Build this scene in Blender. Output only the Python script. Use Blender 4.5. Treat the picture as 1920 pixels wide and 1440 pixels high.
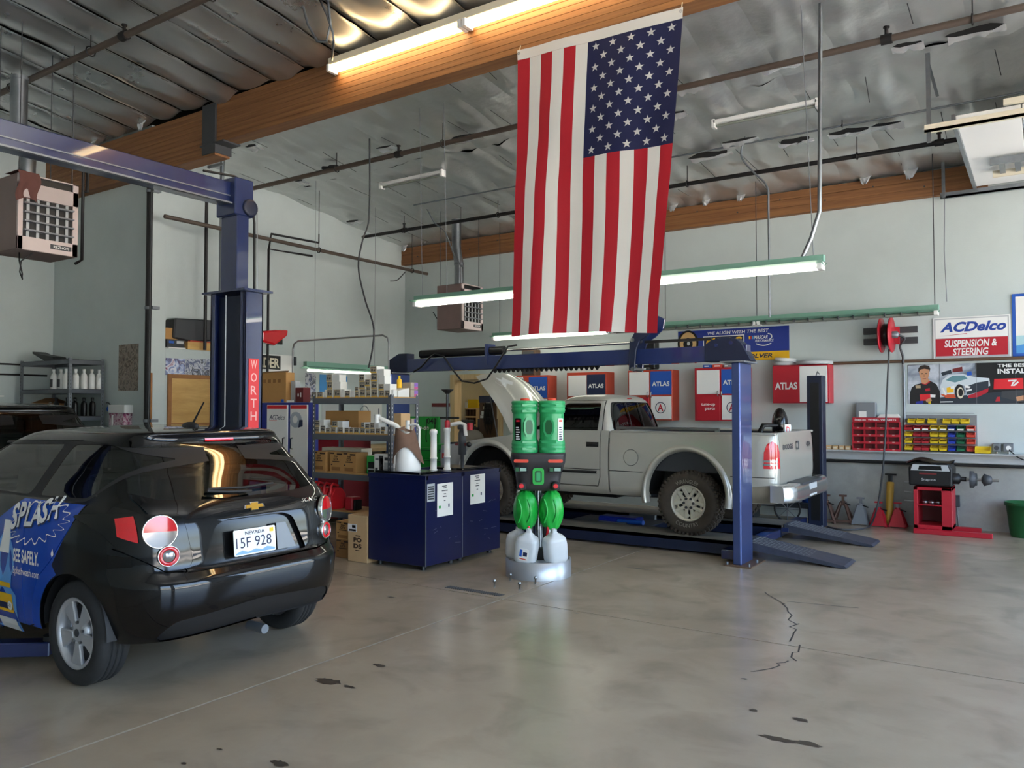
import bpy, bmesh, math, random
from mathutils import Vector, Matrix, geometry
from math import sin, cos, pi, radians, sqrt, atan2
for o in list(bpy.data.objects): bpy.data.objects.remove(o)
S = bpy.context.scene; COL = S.collection
rnd = random.Random(7)

# ------------------------------------------------------------ camera
FPX, CAMH, YAW, PITCH = 1495.0, 1.65, radians(33.8), math.atan(45 / 1495.0)
cam = bpy.data.cameras.new('camera'); co = bpy.data.objects.new('camera', cam); COL.objects.link(co)
cam.sensor_width = 36.0; cam.lens = FPX / 1920 * 36; cam.clip_start = .05; cam.clip_end = 300
co.location = (0, 0, CAMH); co.rotation_euler = (pi / 2 + PITCH, 0, YAW)
S.camera = co

# ------------------------------------------------------------ sky, sun, exposure
w = bpy.data.worlds.new('sky'); S.world = w; w.use_nodes = True
nt = w.node_tree; bg = nt.nodes['Background']
sk = nt.nodes.new('ShaderNodeTexSky'); sk.sky_type = 'NISHITA'; sk.sun_disc = False
sk.sun_elevation = radians(58); sk.sun_rotation = radians(-90); sk.dust_density = 4.0; sk.ozone_density = .7
nt.links.new(sk.outputs[0], bg.inputs[0]); bg.inputs[1].default_value = 0.62
sl = bpy.data.lights.new('sun', 'SUN'); sl.energy = 15.0; sl.angle = radians(.6); sl.color = (1, .95, .87)
so = bpy.data.objects.new('sun', sl); COL.objects.link(so); so.location = (-20, -5, 30)
so.rotation_euler = (0, radians(-20), radians(12))
S.view_settings.view_transform = 'Standard'; S.view_settings.look = 'None'
S.view_settings.gamma = 1; S.view_settings.use_curve_mapping = False
S.view_settings.exposure = 2.0

# ------------------------------------------------------------ materials
def lin(h):
    if isinstance(h, str):
        h = h.lstrip('#'); c = [int(h[i:i + 2], 16) / 255 for i in (0, 2, 4)]
    else: c = list(h)
    return [x / 12.92 if x <= .04045 else ((x + .055) / 1.055) ** 2.4 for x in c] + [1]
MATS = {}
def mat(name, col=None, rough=.5, metal=0, coat=0, var=0, vs=6, bump=0, bs=40, col2=None, emit=0, alpha=1, spec=.5, stretch=None, trans=0, det=6, rvar=0):
    """procedural material: base colour with noise variation (var, scale vs) and fine bump"""
    if name in MATS: return MATS[name]
    m = bpy.data.materials.new(name); m.use_nodes = True; t = m.node_tree; b = t.nodes['Principled BSDF']
    c = lin(col); b.inputs['Base Color'].default_value = c
    b.inputs['Roughness'].default_value = rough; b.inputs['Metallic'].default_value = metal
    b.inputs['Coat Weight'].default_value = coat; b.inputs['Coat Roughness'].default_value = .03
    b.inputs['Specular IOR Level'].default_value = spec; b.inputs['Alpha'].default_value = alpha
    b.inputs['Transmission Weight'].default_value = trans
    if emit:
        b.inputs['Emission Color'].default_value = c; b.inputs['Emission Strength'].default_value = emit
    if var or col2 or bump or rvar:
        tc = t.nodes.new('ShaderNodeTexCoord'); mp = t.nodes.new('ShaderNodeMapping')
        t.links.new(tc.outputs['Object'], mp.inputs[0])
        if stretch: mp.inputs['Scale'].default_value = stretch
    if var or col2 or rvar:
        n = t.nodes.new('ShaderNodeTexNoise'); n.inputs['Scale'].default_value = vs; n.inputs['Detail'].default_value = det; n.inputs['Roughness'].default_value = .62
        t.links.new(mp.outputs[0], n.inputs[0])
    if var or col2:
        r = t.nodes.new('ShaderNodeValToRGB'); r.color_ramp.elements[0].position = .3; r.color_ramp.elements[1].position = .7
        if col2: a, d = c, lin(col2)
        else: a, d = [x * (1 - var) for x in c[:3]] + [1], [min(1, x * (1 + var)) for x in c[:3]] + [1]
        r.color_ramp.elements[0].color = a; r.color_ramp.elements[1].color = d
        t.links.new(n.outputs[0], r.inputs[0]); t.links.new(r.outputs[0], b.inputs['Base Color'])
    if rvar:
        mr = t.nodes.new('ShaderNodeMapRange'); mr.inputs['To Min'].default_value = max(0, rough - rvar); mr.inputs['To Max'].default_value = min(1, rough + rvar)
        mr.inputs['From Min'].default_value = .3; mr.inputs['From Max'].default_value = .7
        t.links.new(n.outputs[0], mr.inputs[0]); t.links.new(mr.outputs[0], b.inputs['Roughness'])
    if bump:
        n2 = t.nodes.new('ShaderNodeTexNoise'); n2.inputs['Scale'].default_value = bs; n2.inputs['Detail'].default_value = 3
        t.links.new(mp.outputs[0], n2.inputs[0])
        bp = t.nodes.new('ShaderNodeBump'); bp.inputs['Strength'].default_value = bump; bp.inputs['Distance'].default_value = .01
        t.links.new(n2.outputs[0], bp.inputs['Height']); t.links.new(bp.outputs[0], b.inputs['Normal'])
    MATS[name] = m; return m

def glass(name, tint, refl=.06, rough=.02):
    """window glass: tinted transparency plus fresnel gloss"""
    if name in MATS: return MATS[name]
    m = bpy.data.materials.new(name); m.use_nodes = True; t = m.node_tree
    for n in list(t.nodes):
        if n.type != 'OUTPUT_MATERIAL': t.nodes.remove(n)
    out = [n for n in t.nodes if n.type == 'OUTPUT_MATERIAL'][0]
    tr = t.nodes.new('ShaderNodeBsdfTransparent'); tr.inputs[0].default_value = lin(tint)
    gl = t.nodes.new('ShaderNodeBsdfGlossy'); gl.inputs['Roughness'].default_value = rough
    fr = t.nodes.new('ShaderNodeFresnel'); fr.inputs[0].default_value = 1.5
    ad = t.nodes.new('ShaderNodeMath'); ad.operation = 'ADD'; ad.inputs[1].default_value = refl; ad.use_clamp = True
    mx = t.nodes.new('ShaderNodeMixShader')
    t.links.new(fr.outputs[0], ad.inputs[0]); t.links.new(ad.outputs[0], mx.inputs[0])
    t.links.new(tr.outputs[0], mx.inputs[1]); t.links.new(gl.outputs[0], mx.inputs[2]); t.links.new(mx.outputs[0], out.inputs[0])
    MATS[name] = m; return m

def cloth(name, col, tr=.35, rough=.55):
    """thin nylon: diffuse sheen plus translucency"""
    if name in MATS: return MATS[name]
    m = mat(name, col, rough, bump=.15, bs=14); t = m.node_tree; b = t.nodes['Principled BSDF']
    out = [n for n in t.nodes if n.type == 'OUTPUT_MATERIAL'][0]
    tl = t.nodes.new('ShaderNodeBsdfTranslucent'); tl.inputs[0].default_value = lin(col)
    mx = t.nodes.new('ShaderNodeMixShader'); mx.inputs[0].default_value = tr
    t.links.new(b.outputs[0], mx.inputs[1]); t.links.new(tl.outputs[0], mx.inputs[2]); t.links.new(mx.outputs[0], out.inputs[0])
    return m

def picture(name, cols, vs=5, kind='noise', stretch=None):
    """mottled printed picture: a ramp of the print's colours over noise"""
    if name in MATS: return MATS[name]
    m = bpy.data.materials.new(name); m.use_nodes = True; t = m.node_tree; b = t.nodes['Principled BSDF']
    b.inputs['Roughness'].default_value = .4
    tc = t.nodes.new('ShaderNodeTexCoord'); mp = t.nodes.new('ShaderNodeMapping'); t.links.new(tc.outputs['Object'], mp.inputs[0])
    if stretch: mp.inputs['Scale'].default_value = stretch
    n = t.nodes.new('ShaderNodeTexNoise'); n.inputs['Scale'].default_value = vs; n.inputs['Detail'].default_value = 5; n.inputs['Distortion'].default_value = 1.2
    r = t.nodes.new('ShaderNodeValToRGB'); k = len(cols)
    while len(r.color_ramp.elements) < k: r.color_ramp.elements.new(.5)
    for i, c in enumerate(cols):
        r.color_ramp.elements[i].position = .3 + .4 * i / (k - 1); r.color_ramp.elements[i].color = lin(c)
    t.links.new(mp.outputs[0], n.inputs[0]); t.links.new(n.outputs[0], r.inputs[0]); t.links.new(r.outputs[0], b.inputs['Base Color'])
    MATS[name] = m; return m

# ------------------------------------------------------------ mesh helpers
class MB:
    def __init__(s): s.v = []; s.f = []; s.sm = []
    def add(s, vs, fs, smooth=False):
        k = len(s.v); s.v += [tuple(p) for p in vs]
        for f in fs: s.f.append(tuple(i + k for i in f)); s.sm.append(smooth)
        return s
    def box(s, x0, x1, y0, y1, z0, z1, M=None):
        vs = [Vector(p) for p in ((x0, y0, z0), (x1, y0, z0), (x1, y1, z0), (x0, y1, z0), (x0, y0, z1), (x1, y0, z1), (x1, y1, z1), (x0, y1, z1))]
        if M is not None: vs = [M @ p for p in vs]
        return s.add(vs, [(3, 2, 1, 0), (4, 5, 6, 7), (0, 1, 5, 4), (1, 2, 6, 5), (2, 3, 7, 6), (3, 0, 4, 7)])
    def cbox(s, c, d, M=None):
        return s.box(c[0] - d[0] / 2, c[0] + d[0] / 2, c[1] - d[1] / 2, c[1] + d[1] / 2, c[2] - d[2] / 2, c[2] + d[2] / 2, M)
    def bar(s, p0, p1, wd, hg=None, up=(0, 0, 1)):
        p0, p1 = Vector(p0), Vector(p1); hg = hg or wd; d = p1 - p0; L = d.length; d.normalize()
        up = Vector(up)
        if abs(d.dot(up)) > .98: up = Vector((1, 0, 0)) if abs(d.x) < .9 else Vector((0, 1, 0))
        sd = d.cross(up).normalized(); u2 = sd.cross(d)
        M = Matrix(((sd.x, d.x, u2.x, p0.x), (sd.y, d.y, u2.y, p0.y), (sd.z, d.z, u2.z, p0.z), (0, 0, 0, 1)))
        return s.box(-wd / 2, wd / 2, 0, L, -hg / 2, hg / 2, M)
    def tube(s, pts, r, n=8, caps=True):
        pts = [Vector(p) for p in pts]; rs = r if isinstance(r, (list, tuple)) else [r] * len(pts)
        vs, fs = [], []; ref = None
        for i, p in enumerate(pts):
            d = (pts[min(i + 1, len(pts) - 1)] - pts[max(i - 1, 0)])
            if d.length < 1e-9: d = Vector((0, 0, 1))
            d.normalize()
            if ref is None: ref = Vector((0, 0, 1)) if abs(d.z) < .9 else Vector((1, 0, 0))
            a = d.cross(ref)
            if a.length < 1e-6: a = d.cross(Vector((.3, 1, .2)))
            a.normalize(); b = a.cross(d); ref = b
            for k in range(n):
                t = 2 * pi * k / n; vs.append(p + (a * cos(t) + b * sin(t)) * rs[i])
        for i in range(len(pts) - 1):
            for k in range(n):
                k2 = (k + 1) % n; fs.append((i * n + k2, i * n + k, (i + 1) * n + k, (i + 1) * n + k2))
        s.add(vs, fs, True)
        if caps:
            s.add(vs[:n], [tuple(range(n))]); s.add(vs[-n:], [tuple(reversed(range(n)))])
        return s
    def lathe(s, prof, n=20, M=None, caps=True, smooth=True):
        """prof: (radius, height) list about z, then matrix M"""
        vs, fs = [], []; m = len(prof)
        for (r, z) in prof:
            for k in range(n): t = 2 * pi * k / n; vs.append(Vector((r * cos(t), r * sin(t), z)))
        if M is not None: vs = [M @ p for p in vs]
        for i in range(m - 1):
            for k in range(n):
                k2 = (k + 1) % n; fs.append((i * n + k, i * n + k2, (i + 1) * n + k2, (i + 1) * n + k))
        s.add(vs, fs, smooth)
        if caps:
            if prof[0][0] > 1e-5: s.add(vs[:n], [tuple(reversed(range(n)))])
            if prof[-1][0] > 1e-5: s.add(vs[-n:], [tuple(range(n))])
        return s
    def prism(s, poly, M, d0, d1):
        """polygon (x,y) extruded along local z from d0 to d1, placed by M"""
        A = 0; n = len(poly)
        for i in range(n): A += poly[i][0] * poly[(i + 1) % n][1] - poly[(i + 1) % n][0] * poly[i][1]
        if A < 0: poly = poly[::-1]
        vs = [M @ Vector((p[0], p[1], d0)) for p in poly] + [M @ Vector((p[0], p[1], d1)) for p in poly]
        fs = [tuple(reversed(range(n))), tuple(range(n, 2 * n))] + [(i, (i + 1) % n, n + (i + 1) % n, n + i) for i in range(n)]
        return s.add(vs, fs)
    def grid(s, fn, nu, nv, smooth=True):
        vs = [fn(i / nu, j / nv) for j in range(nv + 1) for i in range(nu + 1)]; k = nu + 1
        return s.add(vs, [(j * k + i, j * k + i + 1, (j + 1) * k + i + 1, (j + 1) * k + i) for j in range(nv) for i in range(nu)], smooth)
    def ball(s, c, r, n=12, m=8, M=None):
        c = Vector(c); rx, ry, rz = r if isinstance(r, (tuple, list)) else (r, r, r)
        vs, fs = [], []
        for i in range(m + 1):
            a = pi * i / m
            for k in range(n): t = 2 * pi * k / n; vs.append(c + Vector((rx * sin(a) * cos(t), ry * sin(a) * sin(t), -rz * cos(a))))
        if M is not None: vs = [M @ p for p in vs]
        for i in range(m):
            for k in range(n): k2 = (k + 1) % n; fs.append((i * n + k, i * n + k2, (i + 1) * n + k2, (i + 1) * n + k))
        return s.add(vs, fs, True)
    def build(s, name, m, parent=None, world=False, bevel=0, seg=1, weld=False, allsmooth=False):
        me = bpy.data.meshes.new(name)
        off = Vector((0, 0, 0))
        if world and parent is not None:
            p = parent
            while p is not None: off += p.location; p = p.parent
        me.from_pydata([tuple(Vector(q) - off) for q in s.v], [], s.f)
        if allsmooth: me.polygons.foreach_set('use_smooth', [True] * len(s.f))
        else: me.polygons.foreach_set('use_smooth', s.sm)
        if bevel or weld:
            bm = bmesh.new(); bm.from_mesh(me)
            if weld: bmesh.ops.remove_doubles(bm, verts=bm.verts, dist=1e-5)
            if bevel:
                ed = [e for e in bm.edges if len(e.link_faces) == 2 and e.calc_face_angle(0) > .5]
                bmesh.ops.bevel(bm, geom=ed, offset=bevel, segments=seg, profile=.5, affect='EDGES', clamp_overlap=True)
            bm.to_mesh(me); bm.free()
        me.materials.append(MATS[m] if isinstance(m, str) else m)
        o = bpy.data.objects.new(name, me); COL.objects.link(o)
        if parent is not None: o.parent = parent
        return o

def tag(o, label=None, cat=None, group=None, kind=None):
    if label: o['label'] = label
    if cat: o['category'] = cat
    if group: o['group'] = group
    if kind: o['kind'] = kind
    return o
def thing(name, label, cat, loc=(0, 0, 0), rz=0, group=None):
    o = bpy.data.objects.new(name, None); COL.objects.link(o); o.location = loc; o.rotation_euler = (0, 0, rz); o.empty_display_size = .1
    return tag(o, label, cat, group)
def struct(o, label=None): o['kind'] = 'structure'; o['label'] = label or o.name; return o
def copy_tree(o, parent=None):
    c = o.copy(); COL.objects.link(c); c.parent = parent
    for ch in list(o.children): copy_tree(ch, c)
    return c
def T(x, y, z): return Matrix.Translation((x, y, z))
def RX(a): return Matrix.Rotation(a, 4, 'X')
def RY(a): return Matrix.Rotation(a, 4, 'Y')
def RZ(a): return Matrix.Rotation(a, 4, 'Z')
FB = Matrix(((1, 0, 0, 0), (0, 0, -1, 0), (0, 1, 0, 0), (0, 0, 0, 1)))    # sheet facing -Y: (right, up, out) -> (x, z, -y)
FR = Matrix(((0, 0, 1, 0), (1, 0, 0, 0), (0, 1, 0, 0), (0, 0, 0, 1)))     # sheet facing +X: (right, up, out) -> (y, z, x)

_tc = {}
def text2d(s, shear=0, bold=0, sp=1.0):
    key = (s, shear, bold, sp)
    if key not in _tc:
        cu = bpy.data.curves.new('t', 'FONT'); cu.body = s; cu.resolution_u = 3; cu.shear = shear; cu.offset = bold; cu.space_character = sp
        ob = bpy.data.objects.new('t', cu); COL.objects.link(ob); dg = bpy.context.evaluated_depsgraph_get()
        me = bpy.data.meshes.new_from_object(ob.evaluated_get(dg))
        bpy.data.objects.remove(ob); bpy.data.curves.remove(cu)
        v = [(p.co.x, p.co.y) for p in me.vertices]; f = [tuple(q.vertices) for q in me.polygons]; bpy.data.meshes.remove(me)
        x0, x1, y0, y1 = min(p[0] for p in v), max(p[0] for p in v), min(p[1] for p in v), max(p[1] for p in v)
        _tc[key] = ([((p[0] - x0) / (x1 - x0), (p[1] - y0) / (y1 - y0)) for p in v], f)
    return _tc[key]
def text(parent, name, s, m, M, x0, x1, y0, y1, d=.0015, shear=0, bold=.01, sp=1.0, fn=None):
    """flat lettering fitted in the rectangle x0..x1, y0..y1 of the sheet M, d proud"""
    v, f = text2d(s, shear, bold, sp); b = MB()
    P = [(x0 + a * (x1 - x0), y0 + c * (y1 - y0)) for a, c in v]
    if fn: b.add([fn(*p) for p in P], f)
    else: b.add([M @ Vector((p[0], p[1], d)) for p in P], f)
    return b.build(name, m, parent)
def sheet(parent, name, m, M, poly, d0=0, d1=.002):
    return MB().prism(poly, M, d0, d1).build(name, m, parent)
def rect(x0, x1, y0, y1): return [(x0, y0), (x1, y0), (x1, y1), (x0, y1)]
def ell(cx, cy, rx, ry, n=24, a0=0, a1=2 * pi):
    k = n if abs(a1 - a0 - 2 * pi) < 1e-6 else n + 1
    return [(cx + rx * cos(a0 + (a1 - a0) * i / n), cy + ry * sin(a0 + (a1 - a0) * i / n)) for i in range(k)]
def ring(b, M, cx, cy, ri, ro, d, n=24):
    vs = [M @ Vector((cx + r * cos(2 * pi * k / n), cy + r * sin(2 * pi * k / n), d)) for r in (ri, ro) for k in range(n)]
    b.add(vs, [(k, n + k, n + (k + 1) % n, (k + 1) % n) for k in range(n)]); return b
def stroke(b, M, pts, wd, d, closed=False):
    n = len(pts); L = []; R = []
    for i in range(n):
        a = Vector(pts[(i - 1) % n] if closed or i else pts[0]); c = Vector(pts[(i + 1) % n] if closed or i < n - 1 else pts[-1])
        t = (c - a); t = t.normalized() if t.length else Vector((1, 0)); p = Vector(pts[i]); q = Vector((-t.y, t.x)) * wd / 2
        L.append(p + q); R.append(p - q)
    vs = [M @ Vector((p.x, p.y, d)) for p in L + R]
    b.add(vs, [(i, n + i, n + (i + 1) % n, (i + 1) % n) for i in range(n if closed else n - 1)]); return b

# pixel of the photograph -> point of a known plane (used to read sizes off the walls)
_F = Vector((-sin(YAW) * cos(PITCH), cos(YAW) * cos(PITCH), sin(PITCH))); _R = Vector((cos(YAW), sin(YAW), 0)); _U = _R.cross(_F)
def ray(u, v): return _F + _R * ((u - 960) / FPX) + _U * ((720 - v) / FPX)
def onY(u, v, Y): d = ray(u, v); return Vector((0, 0, CAMH)) + d * (Y / d.y)
def onX(u, v, X): d = ray(u, v); return Vector((0, 0, CAMH)) + d * (X / d.x)
def onZ(u, v, Z): d = ray(u, v); return Vector((0, 0, CAMH)) + d * ((Z - CAMH) / d.z)

# shared materials
mat('wall_paint', '#bec8c6', .62, var=.05, vs=1.2, bump=.12, bs=60)
mat('concrete', '#8d857a', .42, var=.0, col2='#a39b8f', vs=1.1, bump=.05, bs=30, rvar=.12)
mat('dirt_dark', '#3d342b', .5, var=.3, vs=18); mat('crack', '#3b352f', .9)
mat('foil', '#d0d2d0', .40, .78, bump=.6, bs=11, rvar=.12, vs=3); mat('foil_front', '#c9cacb', .33, .9, bump=.22, bs=7, rvar=.08, vs=3)
mat('foil_shiny', '#e6e6e6', .25, .6, bump=.4, bs=25); mat('tear', '#0d0b0a', .95)
mat('wood_beam', '#6f4526', .6, col2='#93663c', vs=3, stretch=(.25, 6, 9), det=8)
mat('wood_pale', '#c8a878', .55, col2='#e0c597', vs=4, stretch=(6, 6, .4))
mat('ply', '#b98f4e', .45, col2='#d9b06b', vs=2.5, stretch=(1, .6, 3)); mat('board_tan', '#b9996b', .7, var=.1, vs=8)
mat('pipe_black', '#1d1b1b', .5, .2); mat('pipe_brown', '#5d5148', .55, .3); mat('steel', '#a9abac', .3, 1); mat('steel_dull', '#80858a', .5, .7)
mat('chrome', '#d8d8d8', .08, 1); mat('galv', '#8d9296', .38, .9, var=.12, vs=8)
mat('lift_blue', '#152452', .3, var=.12, vs=5, coat=1); mat('navy', '#0e1640', .3, coat=.3, var=.08, vs=4); mat('lift_dark', '#101a33', .45, var=.15, vs=6)
mat('black', '#0c0c0d', .45); mat('black_gloss', '#0a0a0b', .15); mat('rubber', '#242424', .75, var=.2, vs=20); mat('rubber_dirty', '#3d352c', .85, var=.25, vs=9)
mat('white', '#e6e6e2', .5); mat('white_gloss', '#eeeeea', .25); mat('cream', '#d9d0b8', .6); mat('grey', '#7d8084', .5); mat('grey_dark', '#3a3c3f', .5); mat('grey_light', '#b4b7b8', .5)
mat('red', '#b3182a', .4); mat('red_oxide', '#b5412a', .5, var=.06, vs=4); mat('red_bright', '#d8232c', .35); mat('red_dark', '#6b1a1c', .45)
mat('blue', '#1f55b0', .4); mat('blue_deep', '#1b2a8a', .4); mat('blue_sky', '#4a92cf', .5); mat('navy_print', '#1b2748', .5); mat('yellow', '#e3c21c', .38); mat('yellow_print', '#e9b517', .5)
mat('green', '#1f9d3c', .35); mat('green_dark', '#12572c', .45); mat('green_light', '#7ba894', .45, var=.05); mat('orange', '#d8452c', .4)
mat('card', '#b5874f', .75, var=.06, vs=5); mat('card_light', '#c9a578', .75, var=.05, vs=5); mat('card_dark', '#8c6236', .8, var=.06, vs=5); mat('ink', '#3b2413', .7)
mat('tan_box', '#a89e8c', .6, var=.05, vs=30); mat('paper', '#e9e7e0', .7); mat('shelf_grey', '#5d6268', .45, .2, var=.06); mat('shelf_wood', '#b98f58', .7, var=.1)
mat('tube_lit', '#fff8ea', .5, emit=2.6); mat('tube_store', '#fff4dc', .5, emit=14); mat('tube_warm', '#ffe0a8', .5, emit=4.5); mat('tube_off', '#7f847b', .4)
mat('brown_rag', '#6f5648', .95, var=.1, vs=12); mat('brown', '#5c4634', .6); mat('heater', '#7c6863', .5, var=.05)
mat('skin_print', '#c08c66', .6); mat('milky', '#e9ecec', .35, trans=.3)
# ============================================================ setting
from mathutils import noise as mn
YB, XL, XC, XA, XR, YF = 12.5, -11.05, -10.69, -13.4, 3.4, -4.0
def zc(y): return 4.98 + .122 * (YB - y)

# floor: slabs with recessed joints over a dark bed
fb = MB().box(XA, XR, YF, YB + .2, -.2, -.03).build('floor', 'crack'); struct(fb, 'grey concrete workshop floor')
xs, ys = [XA, -8.55, -3.93, .7, XR], [YF, 1.1, 5.72, 10.35, YB]
m = mat('slab', '#978975', .23, col2='#ab9d89', vs=.9, rvar=.035, bump=.04, bs=25, det=9)
tt = m.node_tree; bsd = tt.nodes['Principled BSDF']          # oil-darkened patches and fine speckle
tcn = tt.nodes.new('ShaderNodeTexCoord'); n3 = tt.nodes.new('ShaderNodeTexNoise'); n3.inputs['Scale'].default_value = 2.3; n3.inputs['Detail'].default_value = 7; n3.inputs['Distortion'].default_value = .6
tt.links.new(tcn.outputs['Object'], n3.inputs[0]); r3 = tt.nodes.new('ShaderNodeValToRGB')
r3.color_ramp.elements[0].position = .28; r3.color_ramp.elements[0].color = (.42, .40, .38, 1); r3.color_ramp.elements[1].position = .5; r3.color_ramp.elements[1].color = (1, 1, 1, 1)
mxn = tt.nodes.new('ShaderNodeMix'); mxn.data_type = 'RGBA'; mxn.blend_type = 'MULTIPLY'; mxn.inputs['Factor'].default_value = .38
src = bsd.inputs['Base Color'].links[0].from_socket
tt.links.new(n3.outputs[0], r3.inputs[0]); tt.links.new(src, mxn.inputs['A']); tt.links.new(r3.outputs[0], mxn.inputs['B']); tt.links.new(mxn.outputs['Result'], bsd.inputs['Base Color'])
for i in range(4):
    for j in range(4):
        MB().box(xs[i] + .008, xs[i + 1] - .008, ys[j] + .008, ys[j + 1] - .008, -.1, 0).build('concrete_slab', m, fb)
# cracks and stains: thin marks with shapes of their own
def jag(p0, p1, n, amp, seed):
    r = random.Random(seed); P = []
    for i in range(n + 1):
        t = i / n; P.append((p0[0] + (p1[0] - p0[0]) * t + r.uniform(-amp, amp), p0[1] + (p1[1] - p0[1]) * t + r.uniform(-amp, amp)))
    return P
I4 = Matrix.Identity(4)
def fpx(u, v): p = onZ(u, v, 0); return (p.x, p.y)
b = MB()
for i, (a, c, n, am) in enumerate([((1432, 1110), (1470, 1133), 5, .01), ((1470, 1133), (1490, 1170), 5, .03), ((1490, 1170), (1482, 1203), 6, .03), ((1504, 1210), (1485, 1238), 5, .03), ((1485, 1238), (1410, 1262), 7, .03), ((1475, 1128), (1610, 1140), 6, .006)]):
    stroke(b, I4, jag(fpx(*a), fpx(*c), n, am, i), .012, .0012)
b.build('floor_crack', 'crack', fb)
for k, (u, v, rx, ry, sd) in enumerate([(615, 1278, .10, .06, 1), (655, 1288, .05, .02, 2), (712, 1248, .06, .025, 3), (1502, 1350, .045, .03, 4), (1455, 1385, .10, .03, 5), (1515, 1395, .07, .03, 6), (525, 1432, .06, .03, 7), (1413, 1332, .03, .02, 8), (345, 1432, .02, .012, 9), (412, 1405, .02, .01, 10), (1195, 1066, .16, .015, 11), (1080, 1150, .03, .01, 12), (735, 1120, .05, .02, 13), (1395, 1273, .02, .008, 15)]):
    r = random.Random(sd); c = fpx(u, v); b = MB(); n = 18
    P = [(c[0] + rx * cos(2 * pi * i / n) * r.uniform(.6, 1.15), c[1] + ry * sin(2 * pi * i / n) * r.uniform(.55, 1.2)) for i in range(n)]
    b.add([(p[0], p[1], .001 + .0001 * k) for p in P], [tuple(range(n))])
    b.build('oil_stain', 'dirt_dark', fb)
for u, v in ((885, 1112),):                                  # floor drain strip
    c = onZ(u, v, 0); b = MB()
    for i in range(26): b.box(-4.62 + i * .024, -4.608 + i * .024, 5.79, 5.87, .0003, .004)
    b.build('drain_grate', 'grey_dark', fb)

# walls
wb = MB().box(XL - .2, -9.74, YB, YB + .2, 0, 5.2).box(-8.66, XR, YB, YB + .2, 0, 5.2).box(-9.74, -8.66, YB, YB + .2, 2.2, 5.2).build('wall_back', 'wall_paint'); struct(wb, 'pale grey-green back wall behind the pickup')
o = MB().box(XL - .2, XL, 6.85, YB + .2, 0, 5.8).build('wall_left', 'wall_paint'); struct(o, 'pale left wall behind the shelving')
o = MB().box(XL, XC, 6.85, 9.2, 0, 2.53).build('wall_partition', 'wall_paint', bevel=.006); struct(o, 'low thick wall with a ledge behind the blue lift post')
o = MB().box(XA, XC, 6.6, 6.85, 0, 5.75).build('wall_alcove', 'wall_paint'); struct(o, 'shaded wall with a hanging poster, its end forming a pale pillar')
o = MB().box(XA - .2, XA, YF, 6.85, 0, 7.2).build('wall_left_near', 'wall_paint'); struct(o, 'pale wall behind the grey shelf unit')
o = MB().box(XA - .2, XR + .25, YF - .2, YF, 0, 7.3).build('wall_front', 'wall_paint'); struct(o, 'wall behind the camera')
b = MB(); DOORS = [(-3.2, .6), (1.6, 7.4), (8.9, 12.25)]; DH = 4.35; y = YF - .2
for a, c in DOORS:
    b.box(XR, XR + .25, y, a, 0, 7.3); b.box(XR, XR + .25, a, c, DH, 7.3); y = c
b.box(XR, XR + .25, y, YB + .2, 0, 7.3)
o = b.build('wall_right', 'wall_paint'); struct(o, 'wall with the open roller doors, right of the frame')
o = MB().box(XR, 90, -60, 70, -.35, -.02).build('ground', mat('pavement', '#b3aea6', .85, var=.08, vs=.4)); struct(o, 'sunlit pavement outside the doors')
o = MB().add([(XA - .5, YF - .5, zc(YF) + .35), (XR + .6, YF - .5, zc(YF) + .35), (XR + .6, YB + .4, zc(YB) + .3), (XA - .5, YB + .4, zc(YB) + .3)], [(0, 1, 2, 3)]).box(XA - .5, XR + .6, YF - .5, YB + .4, 7.5, 7.6).build('roof_deck', 'tear'); struct(o, 'dark roof deck above the insulation')

# ceiling: foil-faced insulation strips between joists
ce = MB().add([(XA, YF, zc(YF) + .3), (XR, YF, zc(YF) + .3), (XR, YB, zc(YB) + .25), (XA, YB, zc(YB) + .25)], [(3, 2, 1, 0)]).build('ceiling', 'tear'); struct(ce, 'silver foil insulation ceiling')
def foil_strip(x0, x1, y0, y1, sag, wr, seed, nu=14, nv=22):
    r = random.Random(seed); o1, o2 = r.uniform(-50, 50), r.uniform(-50, 50); lip = r.uniform(.4, 1)
    def fn(a, c):
        x = x0 + (x1 - x0) * a; y = y0 + (y1 - y0) * c; e = sin(pi * a)
        z = zc(y) - sag * e * (.7 + .5 * mn.noise(Vector((o1, y * .8, 1))))
        z += e * wr * mn.noise(Vector((x * 3 + o1, y * 1.6, o2))) + wr * .6 * mn.noise(Vector((x * 7, y * 3, 5)))
        z += wr * .8 * mn.noise(Vector((x * 1.3, y * 2.5, 9)))
        if sag > .05 and a > .999: z -= .028 * lip * (1 + mn.noise(Vector((o2, y * 3, 2))))
        if a > .999: x += .012
        return (x, y, z)
    return MB().grid(fn, nu, nv).build('foil_panel', 'foil_front' if sag > .05 else 'foil', ce)
k = 0
x = XA
while x < XR - .1:
    x1 = min(x + .61, XR)
    if x > -13.5 and x < -4.5: foil_strip(x, x1, .6, 6.44, .095, .018, k, 16, 44)
    if x > XL - .7: 
        for y0, y1 in ((6.68, 9.1), (9.1, 12.48)): foil_strip(x, x1, y0, y1, .03, .05, 100 + k * 3 + int(y0), 14, 24 if y0 < 9 else 32)
    x = x1; k += 1
MB().add([(XA, YF, zc(YF)), (XR, YF, zc(YF)), (XR, .6, zc(.6)), (XA, .6, zc(.6))], [(3, 2, 1, 0)]).add([(-4.5, .6, zc(.6)), (XR, .6, zc(.6)), (XR, 6.44, zc(6.44)), (-4.5, 6.44, zc(6.44))], [(3, 2, 1, 0)]).build('foil_field', 'foil', ce)
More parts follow.
